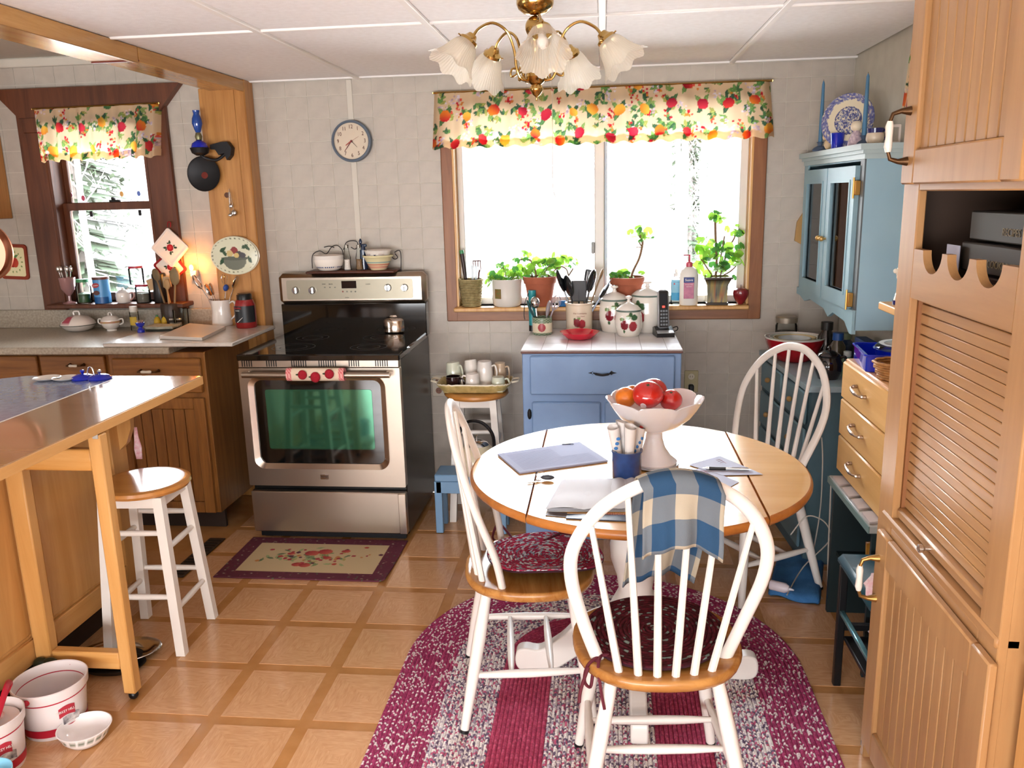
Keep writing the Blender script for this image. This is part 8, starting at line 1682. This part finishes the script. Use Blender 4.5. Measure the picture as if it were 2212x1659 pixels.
obj('slat_backing', MB().box(Xf+.037, Xf+.04, OY0+.001, OY1-.001, .77, 1.36), M('slat_gap', '#3a1f10', .8), pa, smooth=0)
pr_ = obj('pull_rail', MB().box(Xf+.008, Xf+.034, OY0+.002, OY1-.002, .772, .798, .005), PMAPY, pa); obj('knob', MB().lathe([(.006, 0), (.005, .012), (.010, .018), (.010, .026), (.001, .03)], 16).xf(Matrix.Translation((Xf+.008, 1.87, .785)) @ Matrix.Rotation(-PI/2, 4, 'Y')), M('nickel', '#c8bcb0', .2, metal=.9), pr_)
obj('ledge', MB().box(Xf-.008, Xf+.04, PY0, 2.16, .744, .768, .005), PMAPY, pa)
def pdoor(y0, y1, z0, z1, x, nb, fr, hy, hz0, hz1, hx=.045):
    d_ = obj('door', MB().box(x, x+.019, y0, y0+fr, z0, z1, .004).box(x, x+.019, y1-fr, y1, z0, z1, .004).box(x, x+.0188, y0+fr, y1-fr, z0, z0+fr*1.0, .004).box(x, x+.0188, y0+fr, y1-fr, z1-fr*1.0, z1, .004), PMAP, pa)
    w = (y1-y0-2*fr)/nb
    for k in range(nb): obj('bead_board', MB().box(x+.0115, x+.0165, y0+fr+k*w+.0024, y0+fr+(k+1)*w-.0024, z0+fr, z1-fr, .002), PMAP, d_)
    obj('groove_back', MB().box(x+.0167, x+.0185, y0+fr, y1-fr, z0+fr, z1-fr), M('slat_gap', '#3a1f10', .8), d_, smooth=0)
    zc = (hz0+hz1)/2; h_ = obj('handle', MB().tube([(x, hy, hz1), (x-.022, hy, hz1), (x-.040, hy, hz1-.006), (x-.045, hy, hz1-.022), (x-.045, hy, hz0+.022), (x-.040, hy, hz0+.006), (x-.022, hy, hz0), (x, hy, hz0)], [.011, .006, .005, .0045, .0045, .005, .006, .011], 10), BRONZE if z0 > 1 else M('brass_pull', '#a07840', .3, metal=.8), pa)
    obj('porcelain_grip', MB().tube([(x-.045, hy, hz1-.022), (x-.046, hy, hz1-.034), (x-.045, hy, zc), (x-.046, hy, hz0+.034), (x-.045, hy, hz0+.022)], [.0065, .0095, .008, .0095, .0065], 14), PORC, h_)
pdoor(1.570, 2.17, 1.606, ZC-.01, Xf-.022, 9, .080, 2.135, 1.660, 1.775)
pdoor(1.485, 2.14, .085, .722, Xf-.022, 11, .080, 2.11, .535, .650)
obj('kick', MB().box(Xf+.03, Xf+.05, PY0+.02, PY1-.02, 0, .08), M('dark_kick', '#2c1c12', .7), pa)
# books lying in the cubby
for k, (z, c, y0, y1, x0, lab_, w_) in enumerate(((1.3705, '#2a1512', 1.56, 1.90, .80, 'dark red cookbook lying lowest in the pantry cubby', 'THE 30-MINUTE'), (1.4175, '#2c241c', 1.58, 1.98, .80, 'dark cookbook lying second in the pantry cubby', 'COOKBOOK'), (1.4845, '#33302a', 1.58, 1.97, .81, 'black grey cookbook lying on top in the pantry cubby', 'RECIPES'))):
    t = thing('cookbook', lab_, 'book', (0, 0, 0), 0, 'dark cookbooks in the pantry cubby'); obj('cover', MB().box(x0, 1.06, y0, y1, z, z+.042+.02*(k > 0), .003), M('bookdark'+str(k), c, .5), t); obj('spine_band', MB().box(x0-.001, x0+.001, y0+.01, y0+.015, z, z+.05), M('spine_line', '#6a6050', .5), t, smooth=0)
    text('spine_lettering', w_, .022, M('spine_gold', '#6a5a3c', .5), t, (x0-.001, (y0+y1)/2, z+.022), (PI/2, 0, -PI/2))
t = thing('note_card', 'white card tucked at the left end of the pantry cubby', 'card', (.79, 1.99, 1.3705)); obj('card', MB().box(-.002, .0, -.03, .04, 0, .10), PAPER, t, smooth=0)
# next cabinet nearer the photographer
t = thing('end_cabinet', 'honey maple cabinet just visible at the right edge of the view', 'cabinet', (0, 0, .0008))
obj('body', MB().box(.80, XR-.004, .9, 1.49, 0, ZC-.01, .003), MAPLE, t); obj('door', MB().box(.781, .799, .92, 1.478, .99, 2.1, .004), MAPLE, t); obj('door', MB().box(.781, .799, .92, 1.478, .1, .72, .004), MAPLE, t); obj('drawer', MB().box(.781, .799, .92, 1.478, .735, .975, .004), MAPLEY, t)
# window on the right wall with its valance, beyond the pantry
w3 = struct(obj('window_3', MB().box(XR-.012, XR-.002, 2.35, 3.30, .0+1.35, 1.42, .003), JAMB)); 
a0, a1, b0, b1 = Vector((1.12, 2.45, 2.13)), Vector((1.12, 3.36, 2.13)), Vector((1.12, 2.45, 1.85)), Vector((1.12, 3.42, 1.88))
valance('side_valance', 'end of a fruit print valance on the right wall above the hutch', (a0, a1), (b0, b1), 44, .9, .26, 9, 'y', .014)
